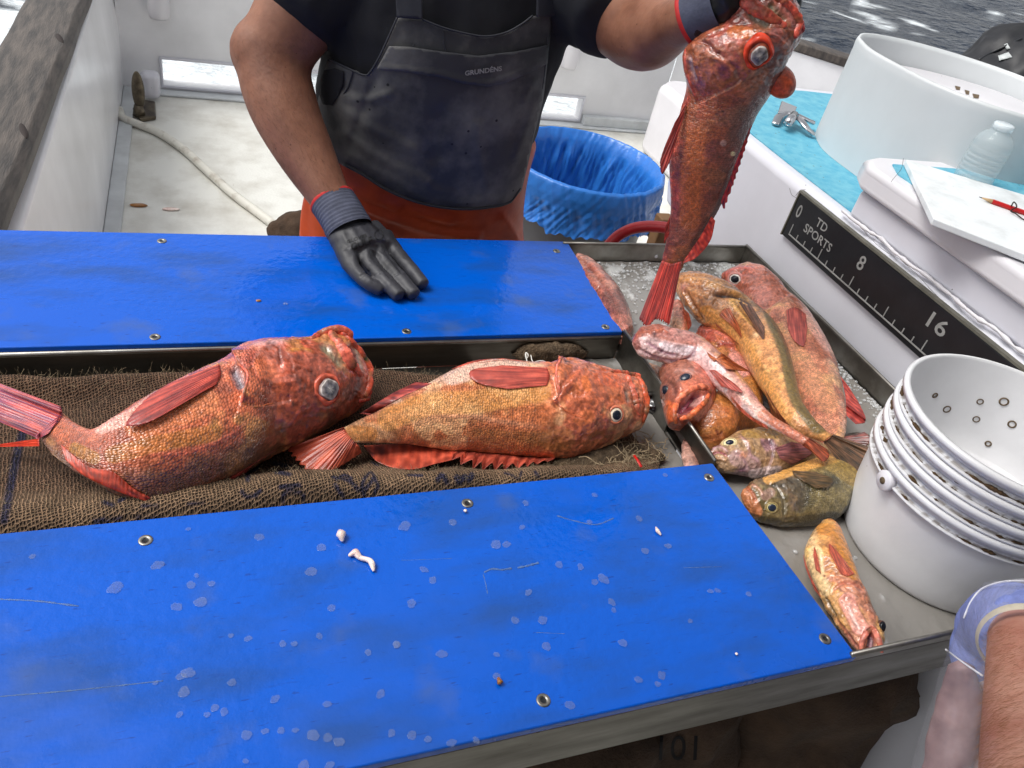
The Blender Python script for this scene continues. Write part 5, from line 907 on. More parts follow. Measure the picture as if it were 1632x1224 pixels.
br = [('p', [(1030, 550), (1075, 565), (1110, 570), (1140, 590)], 20, 0, (240, 206, 204), .85), ('p', [(1060, 552), (1100, 560)], 10, 1.5, (246, 226, 230), .8), ('r', [(1018, 556), (1040, 568), (1070, 575), (1095, 572), (1112, 552)], 3, -2.4, (150, 90, 110), .7), ('r', [(1030, 545), (1060, 562), (1080, 566)], 3, -1.6, (170, 110, 140), .7), ('r', [(1022, 532), (1045, 536), (1080, 548), (1110, 545)], 5, 2, (206, 130, 110), .6), ('c', [(1052, 562), (1058, 558)], 2.5, -1.2, (96, 40, 70), .8),
      ('p', [(1018, 530), (1050, 524)], 9, 0, (160, 84, 60), .8), ('c', [(1043, 533)], 4.5, 1, (60, 56, 66), .85), ('r', [(1040, 528), (1055, 526), (1066, 532)], 3, 2.2, (196, 104, 74), .8), ('p', [(1012, 540), (1016, 552)], 7, 0, (150, 70, 56), .8), ('p', [(1160, 600), (1185, 630), (1210, 655)], 9, 0, (222, 170, 150), .6), ('p', [(1215, 660), (1280, 702)], 9, 0, (196, 104, 64), .8), ('r', [(1136, 560), (1165, 585), (1190, 615)], 4, 1, (214, 150, 90), .7)]
f7 = fish('rockfish', 'pale pink bellied fish turned up across the pile, head at the steel divider', 'z', .965, st, .85, [(176, 106, 70), (222, 166, 150), (240, 206, 200), (222, 160, 150), (230, 180, 160), (190, 120, 110)], [], br, G, 340, 150, seed=41, head=.33, scl_amt=.3)
fin(f7, 'pelvic_fin', [(1126, 560), (1130, 568), (1138, 576)], [(1158, 588), (1194, 592), (1176, 580), (1150, 562)], (206, 124, 70), (160, 84, 50), 'on', lift=(.002, .006), rays_n=7)
fin(f7, 'pectoral_fin', [(1130, 590), (1140, 590), (1148, 598)], [(1150, 616), (1184, 626), (1172, 612), (1160, 604)], (190, 92, 76), (150, 62, 56), 'on', lift=(.002, .006), rays_n=9)
fin(f7, 'anal_fin', [(1165, 632), (1195, 662), (1222, 678)], [(1172, 648), (1196, 668), (1224, 684)], (206, 100, 70), (150, 60, 44), 'free', lift=(.003, .004), rays_n=8)
fin(f7, 'tail_fin', [(1290, 698), (1284, 704), (1279, 710)], [(1318, 716), (1322, 727), (1312, 736), (1296, 722)], (190, 100, 66), (130, 66, 50), 'free', zt=.95, rays_n=10)
# open-mouthed head facing the camera
st = [(1086, 677, 1076, 675), (1113, 669, 1066, 667), (1131, 655, 1059, 655), (1140, 635, 1054, 638), (1140, 615, 1051, 620), (1131, 598, 1050, 602), (1114, 586, 1055, 590), (1096, 581, 1068, 583)]
br = [('p', [(1086, 648), (1098, 642), (1110, 634)], 12.5, -16, (130, 44, 62), 1), ('r', [(1080, 655), (1090, 660), (1104, 652), (1114, 640)], 3, -4, (96, 24, 40), .8), ('p', [(1090, 588), (1070, 600), (1065, 625)], 20, 0, (134, 84, 70), .75), ('r', [(1074, 600), (1082, 612), (1086, 622)], 4, 2.5, (160, 100, 84), .6), ('r', [(1060, 606), (1072, 614), (1076, 630)], 4, -2, (90, 50, 44), .7), ('r', [(1070, 590), (1095, 590), (1112, 598)], 4, 2, (190, 130, 114), .6),
      ('p', [(1125, 640), (1115, 662)], 12, 0, (226, 170, 160), .7), ('p', [(1122, 600), (1132, 615)], 10, 0, (216, 120, 96), .7), ('p', [(1064, 645), (1070, 665)], 9, 0, (206, 100, 56), .8)]
f8 = fish('rockfish', 'orange red fish facing forward with its mouth wide open beside the divider', 'z', .925, st, .95, [(190, 100, 76), (206, 112, 84), (200, 100, 70), (206, 106, 80), (214, 132, 104), (156, 76, 60)], [(1092, 602, 7, (120, 80, 76), (70, 74, 90), (34, 42, 58), .8, .5, 1.35, -.5), (1061, 622, 6.5, (110, 70, 66), (60, 62, 76), (24, 30, 42), .8, .5, 1.3, 1.2)], br, G, 200, 200, seed=47, head=.05, scl_amt=0, tilt=.1)
lip(f8, 'upper_jaw', [(1077, 655), (1079, 640), (1090, 628), (1108, 618), (1124, 617), (1133, 624)], [3, 5.5, 5.5, 5.5, 6, 3], (216, 116, 84), .6); lip(f8, 'lower_jaw', [(1084, 668), (1098, 664), (1112, 652), (1124, 640), (1130, 628)], [4, 5.5, 5, 5, 3], (222, 104, 60), .6); lip(f8, 'cheek_fold', [(1078, 640), (1074, 655), (1078, 674)], [3, 5, 3], (206, 96, 56), .5)
# grey pink fish facing left
st = [(1130, 722, 1131, 731), (1145, 709, 1142, 745), (1160, 697, 1160, 753), (1180, 687, 1182, 758), (1205, 683, 1205, 762), (1230, 684, 1228, 761), (1255, 689, 1255, 750), (1280, 696, 1280, 741), (1305, 704, 1300, 736), (1325, 714, 1320, 733), (1342, 722, 1337, 733)]
br = [('r', [(1133, 726), (1142, 720), (1152, 722), (1160, 728)], 2.6, -3, (150, 60, 80), .85), ('r', [(1134, 733), (1146, 731), (1160, 735)], 3, 2, (206, 150, 110), .6), ('r', [(1134, 717), (1148, 713), (1162, 722)], 3.5, 2.4, (190, 140, 150), .6), ('e', [(1222, 752), (1230, 735), (1232, 715), (1224, 698)], 14, -4, (130, 90, 110), .6), ('r', [(1172, 722), (1184, 730), (1190, 745), (1176, 752)], 3, -2, (160, 110, 140), .7), ('r', [(1190, 700), (1200, 715), (1212, 720)], 4, 2, (196, 150, 96), .6), ('p', [(1190, 690), (1240, 692)], 9, 0, (160, 124, 60), .8),
      ('p', [(1175, 730), (1200, 740)], 16, 0, (206, 166, 166), .6), ('p', [(1200, 756), (1240, 750)], 9, 0, (236, 210, 206), .8), ('c', [(1180, 722), (1190, 728)], 6, 1, (216, 140, 96), .7), ('r', [(1178, 694), (1190, 706), (1196, 725), (1212, 740)], 3, 1.6, (190, 140, 150), .5)]
f11 = fish('rockfish', 'greyish pink fish facing left with its mouth shut, next to the steel divider', 'z', .915, st, .75, [(150, 116, 66), (186, 146, 130), (226, 200, 196), (180, 136, 126), (176, 140, 92), (140, 100, 110)], [(1163, 706, 8, (196, 170, 120), (232, 218, 170), (34, 38, 54), .52, .6, 1.45, -.1)], br, G, 280, 140, seed=51, head=.5, scl_amt=.4)
fin(f11, 'pectoral_fin', [(1236, 714), (1239, 722), (1243, 730)], [(1262, 704), (1292, 712), (1296, 722), (1262, 742)], (160, 104, 110), (116, 74, 84), 'on', lift=(.002, .005), rays_n=13)
# dark olive fish in the front
st = [(1184, 781, 1184, 799), (1197, 769, 1195, 818), (1215, 761, 1212, 831), (1240, 753, 1238, 838), (1270, 741, 1268, 839), (1300, 730, 1300, 837), (1328, 723, 1330, 829), (1352, 720, 1352, 812), (1375, 718, 1376, 795), (1398, 720, 1398, 775)]
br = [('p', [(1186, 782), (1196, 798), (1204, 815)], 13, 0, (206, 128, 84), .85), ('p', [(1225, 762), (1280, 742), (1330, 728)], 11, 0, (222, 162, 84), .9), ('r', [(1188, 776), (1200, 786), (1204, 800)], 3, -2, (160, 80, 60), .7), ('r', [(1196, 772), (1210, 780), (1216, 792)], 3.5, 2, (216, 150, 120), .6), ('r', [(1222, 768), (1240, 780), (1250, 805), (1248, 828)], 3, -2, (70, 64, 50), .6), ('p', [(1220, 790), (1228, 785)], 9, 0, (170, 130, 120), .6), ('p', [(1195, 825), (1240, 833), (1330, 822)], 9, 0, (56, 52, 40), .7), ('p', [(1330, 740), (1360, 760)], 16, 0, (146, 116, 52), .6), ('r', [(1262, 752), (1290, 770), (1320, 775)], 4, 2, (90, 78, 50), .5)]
f12 = fish('rockfish', 'dark olive fish with gold rimmed eye lying in the water by the buckets', 'z', .905, st, .6, [(164, 124, 60), (96, 86, 56), (64, 60, 46), (120, 94, 70), (120, 104, 62), (66, 60, 44)], [(1230, 809, 8, (150, 130, 84), (206, 190, 130), (36, 44, 60), .66, .6, 1.15, -.1)], br, G, 280, 150, seed=56, head=.35, scl_amt=.8)
fin(f12, 'pectoral_fin', [(1262, 750), (1266, 758), (1276, 764)], [(1300, 752), (1328, 764), (1322, 776), (1300, 778)], (110, 92, 56), (70, 60, 42), 'on', lift=(.001, .005), rays_n=11)
st = [(1403, 1040, 1374, 1042), (1409, 1020, 1356, 1024), (1403, 994, 1340, 1002), (1392, 968, 1324, 978), (1382, 945, 1310, 955), (1372, 925, 1299, 930), (1361, 897, 1286, 905), (1351, 872, 1282, 880), (1344, 855, 1287, 864), (1338, 841, 1297, 846), (1329, 831, 1309, 832)]
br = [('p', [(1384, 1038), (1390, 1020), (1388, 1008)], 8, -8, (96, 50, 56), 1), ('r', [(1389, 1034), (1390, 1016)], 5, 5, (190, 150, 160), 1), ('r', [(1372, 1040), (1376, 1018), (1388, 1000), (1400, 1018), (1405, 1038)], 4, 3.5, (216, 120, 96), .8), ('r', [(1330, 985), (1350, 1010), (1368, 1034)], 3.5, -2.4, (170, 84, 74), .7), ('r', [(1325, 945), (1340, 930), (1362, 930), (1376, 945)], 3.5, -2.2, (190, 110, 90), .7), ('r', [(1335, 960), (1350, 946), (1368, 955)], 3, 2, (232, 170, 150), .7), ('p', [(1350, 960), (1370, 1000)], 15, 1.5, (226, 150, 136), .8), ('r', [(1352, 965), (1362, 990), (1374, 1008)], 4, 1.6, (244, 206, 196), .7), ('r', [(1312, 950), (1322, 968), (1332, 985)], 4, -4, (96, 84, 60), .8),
      ('p', [(1300, 880), (1305, 920), (1315, 940)], 13, 0, (240, 204, 150), .85), ('p', [(1310, 842), (1335, 850), (1345, 880), (1362, 915)], 11, 0, (206, 134, 50), .8), ('c', [(1316, 888)], 2, 0, (110, 30, 20), 1), ('c', [(1314, 918)], 2.4, 0, (110, 30, 20), 1), ('c', [(1348, 897)], 2, 0, (110, 30, 20), 1), ('c', [(1325, 902)], 1.6, 0, (130, 40, 20), 1)]
f13 = fish('rockfish', 'small orange fish on its back with gaping mouth beside the white bucket stack', 'z', .91, st, .7, [(196, 116, 50), (222, 156, 84), (236, 190, 140), (216, 140, 116), (226, 170, 96), (190, 110, 60)], [(1405, 998, 8, (90, 60, 50), (70, 60, 50), (20, 22, 28), .8, .9, .7, .3)], br, 'fish piled in the steel tray', 280, 150, seed=61, head=.55, scl_amt=.3)
fin(f13, 'pelvic_fin', [(1340, 915), (1350, 918), (1362, 915)], [(1322, 880), (1321, 866), (1334, 878), (1348, 896)], (200, 96, 66), (150, 66, 50), 'on', lift=(.001, .004), rays_n=8)
fin(f13, 'pelvic_fin', [(1300, 908), (1308, 914)], [(1296, 884), (1298, 872), (1304, 890)], (200, 96, 70), (150, 66, 50), 'on', lift=(.001, .004), rays_n=6)
fin(f13, 'pectoral_fin', [(1290, 915), (1300, 935), (1308, 952)], [(1280, 884), (1284, 905), (1298, 940)], (206, 110, 90), (150, 70, 60), 'free', rays_n=8)
lip(f13, 'lower_jaw', [(1372, 1041), (1374, 1022), (1387, 1002), (1399, 1018), (1405, 1040)], [3, 4.5, 4, 4.5, 3], (214, 120, 100), .4)
st = [(1091, 702, 1086, 712), (1103, 712, 1086, 730), (1113, 733, 1092, 748), (1117, 748, 1100, 760)]
f15 = fish('rockfish', 'pale brown fish end poking through the notch of the steel divider', 'z', .885, st, .7, [(160, 110, 96), (186, 140, 124), (196, 150, 134), (180, 130, 116)], [], [], G, 80, 50, seed=66, scl_amt=.2)
st = [(1030, 578, 1022, 588), (1050, 585, 1035, 610), (1062, 600, 1044, 628), (1070, 625, 1050, 645)]
f16 = fish('rockfish', 'mottled reddish fish end just behind the divider under the pink bellied one', 'z', .895, st, .7, [(150, 90, 70), (190, 120, 90), (206, 140, 116), (180, 110, 84), (206, 150, 110)], [], [], G, 80, 50, seed=68, scl_amt=.2)
st = [(1220, 640, 1205, 648), (1240, 660, 1215, 680), (1262, 680, 1240, 700), (1300, 700, 1290, 720)]
fish('rockfish', 'dusky brown fish deep in the gap of the pile above the grey pink one', 'z', .885, st, .6, [(96, 70, 50), (120, 84, 58), (140, 100, 76), (110, 80, 60)], [], [], G, 80, 50, seed=71, scl_amt=.4)
st = [(1330, 700, 1325, 716), (1352, 690, 1345, 722), (1375, 690, 1370, 730), (1400, 700, 1395, 740), (1415, 712, 1412, 735)]
fish('rockfish', 'wet dark fish tail half sunk in the water behind the buckets', 'z', .888, st, .4, [(96, 86, 66), (116, 100, 78), (130, 110, 90), (110, 92, 72)], [], [], G, 80, 50, seed=73, scl_amt=.4)

# fish scales and scraps on the near board (each one a scale)
SCALEM = mat('fish_scale_film', lin((118, 152, 206)), .1, alpha=.24, coat=.8, color2=lin((160, 160, 165)), vscale=14)
spts = [(51, 887, 6), (184, 936, 14), (300, 843, 5), (251, 901, 11), (304, 932, 9), (320, 960, 12), (281, 967, 10), (337, 930, 7), (313, 917, 5), (413, 856, 9), (512, 872, 9), (645, 838, 12), (496, 911, 11), (676, 908, 8), (656, 962, 10), (528, 969, 8), (451, 1026, 7), (469, 1026, 6), (509, 1014, 7), (587, 1040, 7), (633, 1027, 8), (395, 1018, 7), (368, 1013, 5), (300, 1072, 12), (289, 1078, 9), (370, 1088, 8), (248, 1088, 5), (293, 1103, 11), (438, 1114, 9), (286, 1139, 7), (343, 1128, 8), (357, 1134, 8), (330, 1139, 6), (607, 1106, 9), (522, 1122, 8), (393, 1172, 10), (423, 1165, 7), (448, 1164, 7), (471, 1164, 6), (500, 1172, 12), (522, 1176, 9), (541, 1182, 10), (484, 1221, 11), (525, 1220, 9), (392, 1213, 6), (656, 1172, 9), (624, 1168, 8), (682, 1178, 7), (720, 1184, 9), (948, 789, 6), (790, 868, 10), (807, 868, 8), (1028, 878, 8), (962, 923, 11), (948, 928, 8), (821, 989, 8), (865, 989, 10), (871, 1030, 9), (832, 840, 6), (838, 802, 7), (722, 832, 8), (925, 903, 7), (891, 900, 8), (975, 960, 8), (978, 972, 6), (993, 1025, 9), (1055, 1077, 9), (1048, 1090, 6), (1132, 942, 6), (1144, 941, 6), (1193, 947, 6), (791, 1043, 6), (792, 1078, 8), (704, 1042, 10), (1018, 1083, 8), (1019, 826, 7), (1065, 870, 7), (632, 1027, 7), (759, 1180, 7), (908, 1124, 10), (940, 832, 6), (690, 925, 8), (1060, 757, 5), (842, 944, 7), (1100, 990, 5)]
M0 = []
for v in range(5):
    V = []; n = 22
    for r_, hgt in ((1, .0), (.97, .22), (.86, .14), (.5, .2), (.01, .24)):
        for k in range(n):
            a = 2 * math.pi * k / n; w = 1 + .3 * noise.noise(Vector((math.cos(a) * 1.3, math.sin(a) * 1.3, v * 4.1))) + .1 * noise.noise(Vector((math.cos(a) * 4, math.sin(a) * 4, v * 2.1))); V.append((r_ * w * math.cos(a) * 1.08, r_ * w * math.sin(a) * .9, hgt * .35 + .05 * math.sin(a * 2 + v) * r_))
    Fc = [(i * n + k, i * n + (k + 1) % n, (i + 1) * n + (k + 1) % n, (i + 1) * n + k) for i in range(4) for k in range(n)]
    me = bpy.data.meshes.new('fish_scale'); me.from_pydata(V, [], Fc); me.polygons.foreach_set('use_smooth', [True] * len(me.polygons)); me.materials.append(SCALEM); M0.append(me)
scl_objs = []
for i, (x, y, r) in enumerate(spts):
    p = pz(x, y, .9206 + .0004 * (i % 3)); dist = -((p - CW) @ RW)[2]; o = bpy.data.objects.new('fish_scale', M0[i % 5]); COL.objects.link(o); R_ = r * .84 * dist / F; o.location = Vector(p); o.scale = (R_, R_, R_ * .8); o.rotation_euler = (rng.normal(0, .05), rng.normal(0, .05), rng.uniform(0, 6.28))
    scl_objs.append((o, x, y, r))
LM = [('far left screw', 232, 861), ('far middle screw', 745, 802), ('far right screw', 1130, 761), ('near right corner screw', 1315, 1018), ('near middle screw', 866, 1116), ('curved white strand', 575, 890), ('left photo edge', 0, 1000), ('bottom photo edge', 500, 1224), ('pale scrape mark', 850, 910), ('orange scrap', 796, 1084)]
seen = {}
for o, x, y, r in scl_objs:
    nm, lx, ly = min(LM, key=lambda l: (l[1] - x) ** 2 + (l[2] - y) ** 2); dx, dy = x - lx, y - ly
    dr = ('right' if dx > 0 else 'left') if abs(dx) > 2.2 * abs(dy) else (('below' if dy > 0 else 'above') if abs(dy) > 2.2 * abs(dx) else (('below' if dy > 0 else 'above') + ' and ' + ('right' if dx > 0 else 'left')))
    seen.setdefault((nm, dr), []).append((math.hypot(dx, dy), o, r))
ORD = ['nearest', 'second nearest', 'third nearest', 'fourth nearest', 'fifth nearest', 'sixth nearest', 'seventh nearest', 'eighth nearest', 'ninth nearest', 'tenth nearest', 'eleventh nearest', 'twelfth nearest', 'thirteenth nearest', 'fourteenth nearest', 'fifteenth nearest', 'sixteenth nearest']
for (nm, dr), L_ in seen.items():
    for k, (d_, o, r) in enumerate(sorted(L_, key=lambda q: q[0])):
        tag(o, '%s clear fish scale, %s to the %s, on its %s side' % ('large' if r > 9.5 else ('tiny' if r < 7 else 'small'), ORD[min(k, 15)], nm, dr) if 'and' not in dr else '%s clear fish scale, %s to the %s, %s' % ('large' if r > 9.5 else ('tiny' if r < 7 else 'small'), ORD[min(k, 15)], nm, dr), 'fish scale', 'fish scales on the near board')
def scrap(lab, pts, r, m_=GUTS):
    P = [tuple(pz(x, y, .9215 + r_)) for (x, y), r_ in zip(pts, np.broadcast_to(r, len(pts)))]; c = P[0]; V, Fc = tube_np(spline(P, 50), np.interp(np.linspace(0, 1, 50), np.linspace(0, 1, len(pts)), np.broadcast_to(r, len(pts))), 12); V = V + .0008 * np.array([noise.noise_vector(Vector(v) * 120) for v in V]); tag(npmesh('fish_scrap', V, Fc, m_, loc=c), lab, 'fish scrap', 'scraps on the near board')
scrap('pinkish white oval flesh scrap on the near board above the white strand', [(542, 846), (544, 852), (546, 862)], [.002, .0055, .002])
scrap('curved white strand of flesh on the near board', [(556, 886), (566, 880), (574, 888), (586, 892), (592, 896), (596, 910)], [.002, .004, .0028, .003, .0036, .0015])
scrap('small white sliver on the right part of the near board', [(1045, 840), (1048, 846), (1053, 853)], [.001, .0026, .001])
scrap('tiny orange scrap at the middle of the near board', [(794, 1080), (797, 1088)], [.0015, .003], BROWNBIT)
scrap('tiny white fleck by the upper middle screw of the near board', [(740, 813), (743, 815)], [.002, .002])
scrap('tiny white fleck near the lower right screw', [(1173, 1041), (1175, 1043)], [.0014, .0014])
for (x, y, r) in ((455, 484, 4), (412, 479, 3)):
    p = pz(x, y, .9212); V, Fc = ellipsoid(p, (.004, .003, .0012), 8); tag(npmesh('fish_scrap', V, Fc, BROWNBIT if x < 430 else SCALEM, loc=p), 'amber crumb on the far blue board' if x < 430 else 'clear drop beside the amber crumb on the far blue board', 'fish scrap', 'crumbs on the far board')

# ------------------------------------------------------------------ stacked buckets
def bucket(c, zb, zr, rb, rt, lab, lugs=False, top=False):
    t = thing('bucket', lab, 'bucket', (c[0], c[1], zb), 'white buckets stacked in the tray'); h = zr - zb; n = 420
    out_ = [(.001, .004), (rb - .01, .004), (rb - .008, 0), (rb - .002, .001), (rb, .006)]; f = lambda z: rb + (rt - rb) * z / h
    col_ = h - .0225; out_ += [(f(h * k), h * k) for k in (.1, .3, .5, .7)]
    out_ += [(f(col_ - .004), col_ - .004), (f(col_) + .0055, col_ - .003), (f(col_) + .006, col_), (f(col_) + .001, col_ + .002), (f(col_) + .0005, col_ + .004), (f(col_) + .0005, col_ + .007), (f(h) - .001, h - .016), (f(h) - .001, h - .0125), (f(h) - .001, h - .010), (f(h) - .001, h - .009), (f(h) + .0055, h - .009), (f(h) + .006, h - .002), (f(h) + .003, h), (f(h) - .001, h)]
    inn = [(f(h) - .0015, h - .004)] + [(f(h * k) - .0015, h * k) for k in (.9, .7, .5, .3, .1)] + [(rb - .006, .012), (.001, .011)]
    V, Fc = lathe(out_ + inn, (0, 0, 0), n); ang = np.arctan2(V[:, 1], V[:, 0]); nz = np.array([noise.fractal(Vector((math.cos(a) * 16, math.sin(a) * 16, z * 160 + zb * 70)), 1, 2, 6) for a, z in zip(ang, V[:, 2])]); rad = np.hypot(V[:, 0], V[:, 1])
    no = len(out_) * n; idx = np.arange(len(V)); cols = np.tile(lin((222, 222, 224)), (len(V), 1))
    gm = np.zeros(len(V)); 
    for j, g_ in ((7, .75), (8, .3), (11, .2), (12, .8)): gm[(len(out_) - 1 - (17 - j)) * n:(len(out_) - (17 - j)) * n] = g_
    gm[no:no + n] = .0
    g = np.clip(gm * sm(nz + .35 * gm, .02, .35), 0, .8)[:, None]; cols = cols * (1 - g) + lin((92, 72, 50)) * g
    w_ = npmesh('bucket_wall', V + [c[0], c[1], zb], Fc, BUCK, t, cols=cols)
    # grime ring hugging the collar
    if 1:
        gm_ = mat('bucket_grime', lin((92, 70, 46)), .95, vary=.5, vscale=150, bump=.002, bscale=300); P_all = []
        for (z_, ro, r0, ra) in ((col_ + .0016, .0030, .0004, .0042), (h - .0100, .0008, .0, .0032), (h + .0002, -.0004, .0000, .0018)):
            if z_ > h and top: continue
            P = []; R_ = []; m_ = 420
            for k in range(m_ + 1):
                a = 2 * math.pi * k / m_; zn = z_ + .0006 * noise.noise(Vector((math.cos(a) * 8, math.sin(a) * 8, zb * 40))); rr = f(min(z_, h)) + ro; P.append((c[0] + rr * math.cos(a), c[1] + rr * math.sin(a), zb + zn)); R_.append(max(.00008, r0 + ra * noise.fractal(Vector((math.cos(a) * 8, math.sin(a) * 8, zb * 50 + z_ * 300)), .8, 2.2, 6)))
            P_all.append(tube_np(np.array(P), np.array(R_), 6, cap=False))
        V2, F2 = join(P_all); npmesh('grime', V2, F2, gm_, t)
    if lugs:
        for a in (math.radians(172),):
            d = np.array([math.cos(a), math.sin(a), 0]); p = np.array([c[0], c[1], zb + h - .024]) + d * (f(h) + .005); V, Fc = tube_np(np.array([p - d * .006, p + d * .001, p + d * .003, p + d * .0035]), [.014, .014, .0125, .0005], 28, cap=True); npmesh('handle_lug', V, Fc, WHITE, t)
            V, Fc = tube_np(np.array([p + d * .0036, p + d * .0042, p + d * .0044]), [.0048, .0046, .0003], 16); npmesh('lug_hole', V, Fc, GRIME, t)
    if top:
        for (x, y) in ((1562, 640), (1490, 630), (1509, 652), (1556, 668), (1613, 676), (1575, 707), (1600, 640)):
            b = bvh(V if 0 else np.array([v for v in (np.array([list(q.co) for q in w_.data.vertices]) + wloc(w_))]), [tuple(q.vertices) for q in w_.data.polygons]); h_ = hit(b, x, y)
            if h_ is None: continue
            nn_ = h_[1] if h_[1] @ (CW - h_[0]) > 0 else -h_[1]; aux = np.cross(nn_, [0, 0, 1.]); aux /= np.linalg.norm(aux) + 1e-9; up = np.cross(nn_, aux); rr = .0034 + .0022 * rng.random()
            P = [h_[0] + nn_ * .0006 + (aux * math.cos(a) + up * math.sin(a)) * rr for a in np.linspace(0, 2 * math.pi, 20)]; V2, F2 = tube_np(np.array(P), .0006 + .0006 * rng.random(), 6); npmesh('stuck_scale', V2, F2, GRIME, t)
zz = [(.8835 + .0272 * k, 1.036 + .0272 * k, .1255, .1425) for k in range(4)]
labs = ['lowest white bucket of the stack, standing in the tray water with a handle lug', 'second lowest white bucket of the nested stack with a grimy rim', 'second highest white bucket of the nested stack', 'topmost white bucket of the stack with scales stuck inside']
for i, (a, b_, c_, d_) in enumerate(zz): bucket((.953, .472), a, b_, c_, d_, labs[i], lugs=(i == 0), top=(i == 3))

# ------------------------------------------------------------------ sacks under the table
def sack(c, r, seed, lab, ang=0, letters=None):
    V, Fc = ellipsoid(np.zeros(3), (1, 1, 1), 44); P = np.sign(V) * np.abs(V) ** .6; P *= np.array(r); N_ = normals_of(V, Fc); N_ *= np.sign((V * N_).sum(1))[:, None]
    d = np.array([noise.fractal(Vector(v * 5) + Vector((seed, 0, 0)), 1, 2, 4) for v in P]); d2 = np.array([1 - abs(noise.noise(Vector((v[0] * 7 + seed, v[1] * 7, v[2] * 2.4)))) * 2 for v in P]); P = P + N_ * (.05 * d + .03 * d2)[:, None]
    ca_, sa_ = math.cos(ang), math.sin(ang); P = np.c_[P[:, 0] * ca_ - P[:, 1] * sa_, P[:, 0] * sa_ + P[:, 1] * ca_, P[:, 2]] + c; P[:, 2] = np.maximum(P[:, 2], .003)
    t = thing('burlap_sack', lab, 'sack', c, 'burlap sacks under the table'); npmesh('sacking', P, Fc, SACKM, t); return t, bvh(P, Fc)
s1, b1 = sack(np.array([.985, .60, .30]), (.20, .22, .34), 1.0, 'bulging dark burlap sack under the table beside the console', .2)
s2, b2 = sack(np.array([.63, .62, .24]), (.22, .20, .30), 5.0, 'dark burlap sack with faded letters under the middle of the table', -.1)
s3, b3 = sack(np.array([.18, .7, .2]), (.2, .2, .24), 9.0, 'dark burlap sack deep under the left part of the table', .3)
INK = mat('black_ink', lin((18, 16, 18)), .95)
for ch, q in (('101', [(1052, 1172), (1112, 1172), (1050, 1212)]),): text_on('lettering', ch, q, b2, .004, INK, s2)
c = pz(950, 1216, .35); V, Fc = lumpy(c, (.06, .05, .05), .012, 14); tag(npmesh('net_bundle', V, Fc, mat('dark_green_net', lin((20, 60, 48)), .8, bump=.004, bscale=120, vary=.4, vscale=40), loc=c), 'small dark green bundle on the sack at the bottom edge', 'bundle')

# ================================================================== PEOPLE
def P3(x, y, Y): return py_(x, y, Y)
def limb(pts, radii, n=24, samples=24, **kw):
    P = spline([tuple(p) for p in pts], samples); return tube_np(P, np.interp(np.linspace(0, 1, samples), np.linspace(0, 1, len(radii)), radii), n, **kw)
def ringloft(rows, n=56, close=True):
    """rows: centre, rx, ry (horizontal ellipse)"""
    V = []; Fc = []; R_ = spline([np.r_[r[0], r[1], r[2]] for r in rows], 40)
    for r in R_:
        for k in range(n):
            a = 2 * math.pi * k / n; ce, se = math.cos(a), math.sin(a); V.append((r[0] + r[3] * np.sign(ce) * abs(ce) ** .85, r[1] + r[4] * np.sign(se) * abs(se) ** .85, r[2]))
    m_ = len(R_)
    for i in range(m_ - 1):
        for k in range(n): Fc.append((i * n + k, i * n + (k + 1) % n, (i + 1) * n + (k + 1) % n, (i + 1) * n + k))
    if close: Fc.append(tuple(range(n))[::-1]); Fc.append(tuple((m_ - 1) * n + k for k in range(n)))
    return np.array(V), Fc
def torso_rows(levels, grow=0.):
    out_ = []
    for (y, xl, xr, Yc, ry) in levels:
        a, b = P3(xl, y, Yc), P3(xr, y, Yc); c = (a + b) / 2; out_.append((c, abs(b[0] - a[0]) / 2 + grow, ry + grow))
    return out_
man = thing('person', 'crewman in black shirt, dark grey bib and orange waders holding up a fish, one gloved hand on the far board', 'person', (.43, 1.55, 0))
man['label'] = 'crewman in black shirt and dark bib over orange waders holding up a fish'
LV = [(400, 482, 828, 1.50, .125), (350, 486, 828, 1.495, .125), (300, 496, 830, 1.485, .128), (250, 503, 838, 1.475, .13), (200, 507, 852, 1.465, .13), (150, 511, 864, 1.455, .13), (100, 516, 876, 1.45, .13), (50, 517, 898, 1.45, .13), (0, 520, 915, 1.455, .125), (-60, 520, 935, 1.46, .115), (-110, 560, 925, 1.465, .095)]
rows = torso_rows(LV); base = rows[0][0]
legs = []
hipz = base[2]; hc = base.copy()
waist = [(np.array([hc[0], hc[1] + .01, hipz - .16]), .185, .13), (np.array([hc[0], hc[1] + .01, hipz - .06]), .205, .13)] + rows[:5]
hipL, hipR = np.array([hc[0] - .10, hc[1] + .01, hipz - .08]), np.array([hc[0] + .10, hc[1] + .01, hipz - .08])
sh = rows[9][0]; neck0 = rows[10][0]; shL = P3(548, -52, 1.46); shR = P3(905, -66, 1.46)
elL, wrL = P3(426, 98, 1.42), P3(528, 318, 1.262)
elR, wrR = P3(1018, 50, 1.24), P3(1112, 26, 1.055)
headc = neck0 + np.array([.03, -.06, .27])
parts = [ringloft([(r[0], r[1] - .02, r[2] - .02) for r in rows]), limb([neck0 - [0, 0, .04], neck0 + [.015, -.02, .10], headc - [0, 0, .05]], [.075, .058, .055])]
hv, hf = ellipsoid(np.zeros(3), (.076, .098, .118), 30)
hv = hv + headc; parts.append((hv, hf)); parts.append(ellipsoid(headc + [0, -.045, -.06], (.052, .06, .055), 16)); parts.append(limb([headc + [0, -.094, .012], headc + [0, -.112, -.022], headc + [0, -.100, -.034]], [.008, .013, .010], 12, 10))
for sx in (-1, 1): parts.append(ellipsoid(headc + [sx * .078, .008, -.01], (.010, .02, .032), 10))
parts.append(ellipsoid(headc + [0, -.095, -.062], (.025, .012, .006), 10)); parts.append(ellipsoid(headc + [0, -.093, -.075], (.022, .012, .007), 10))
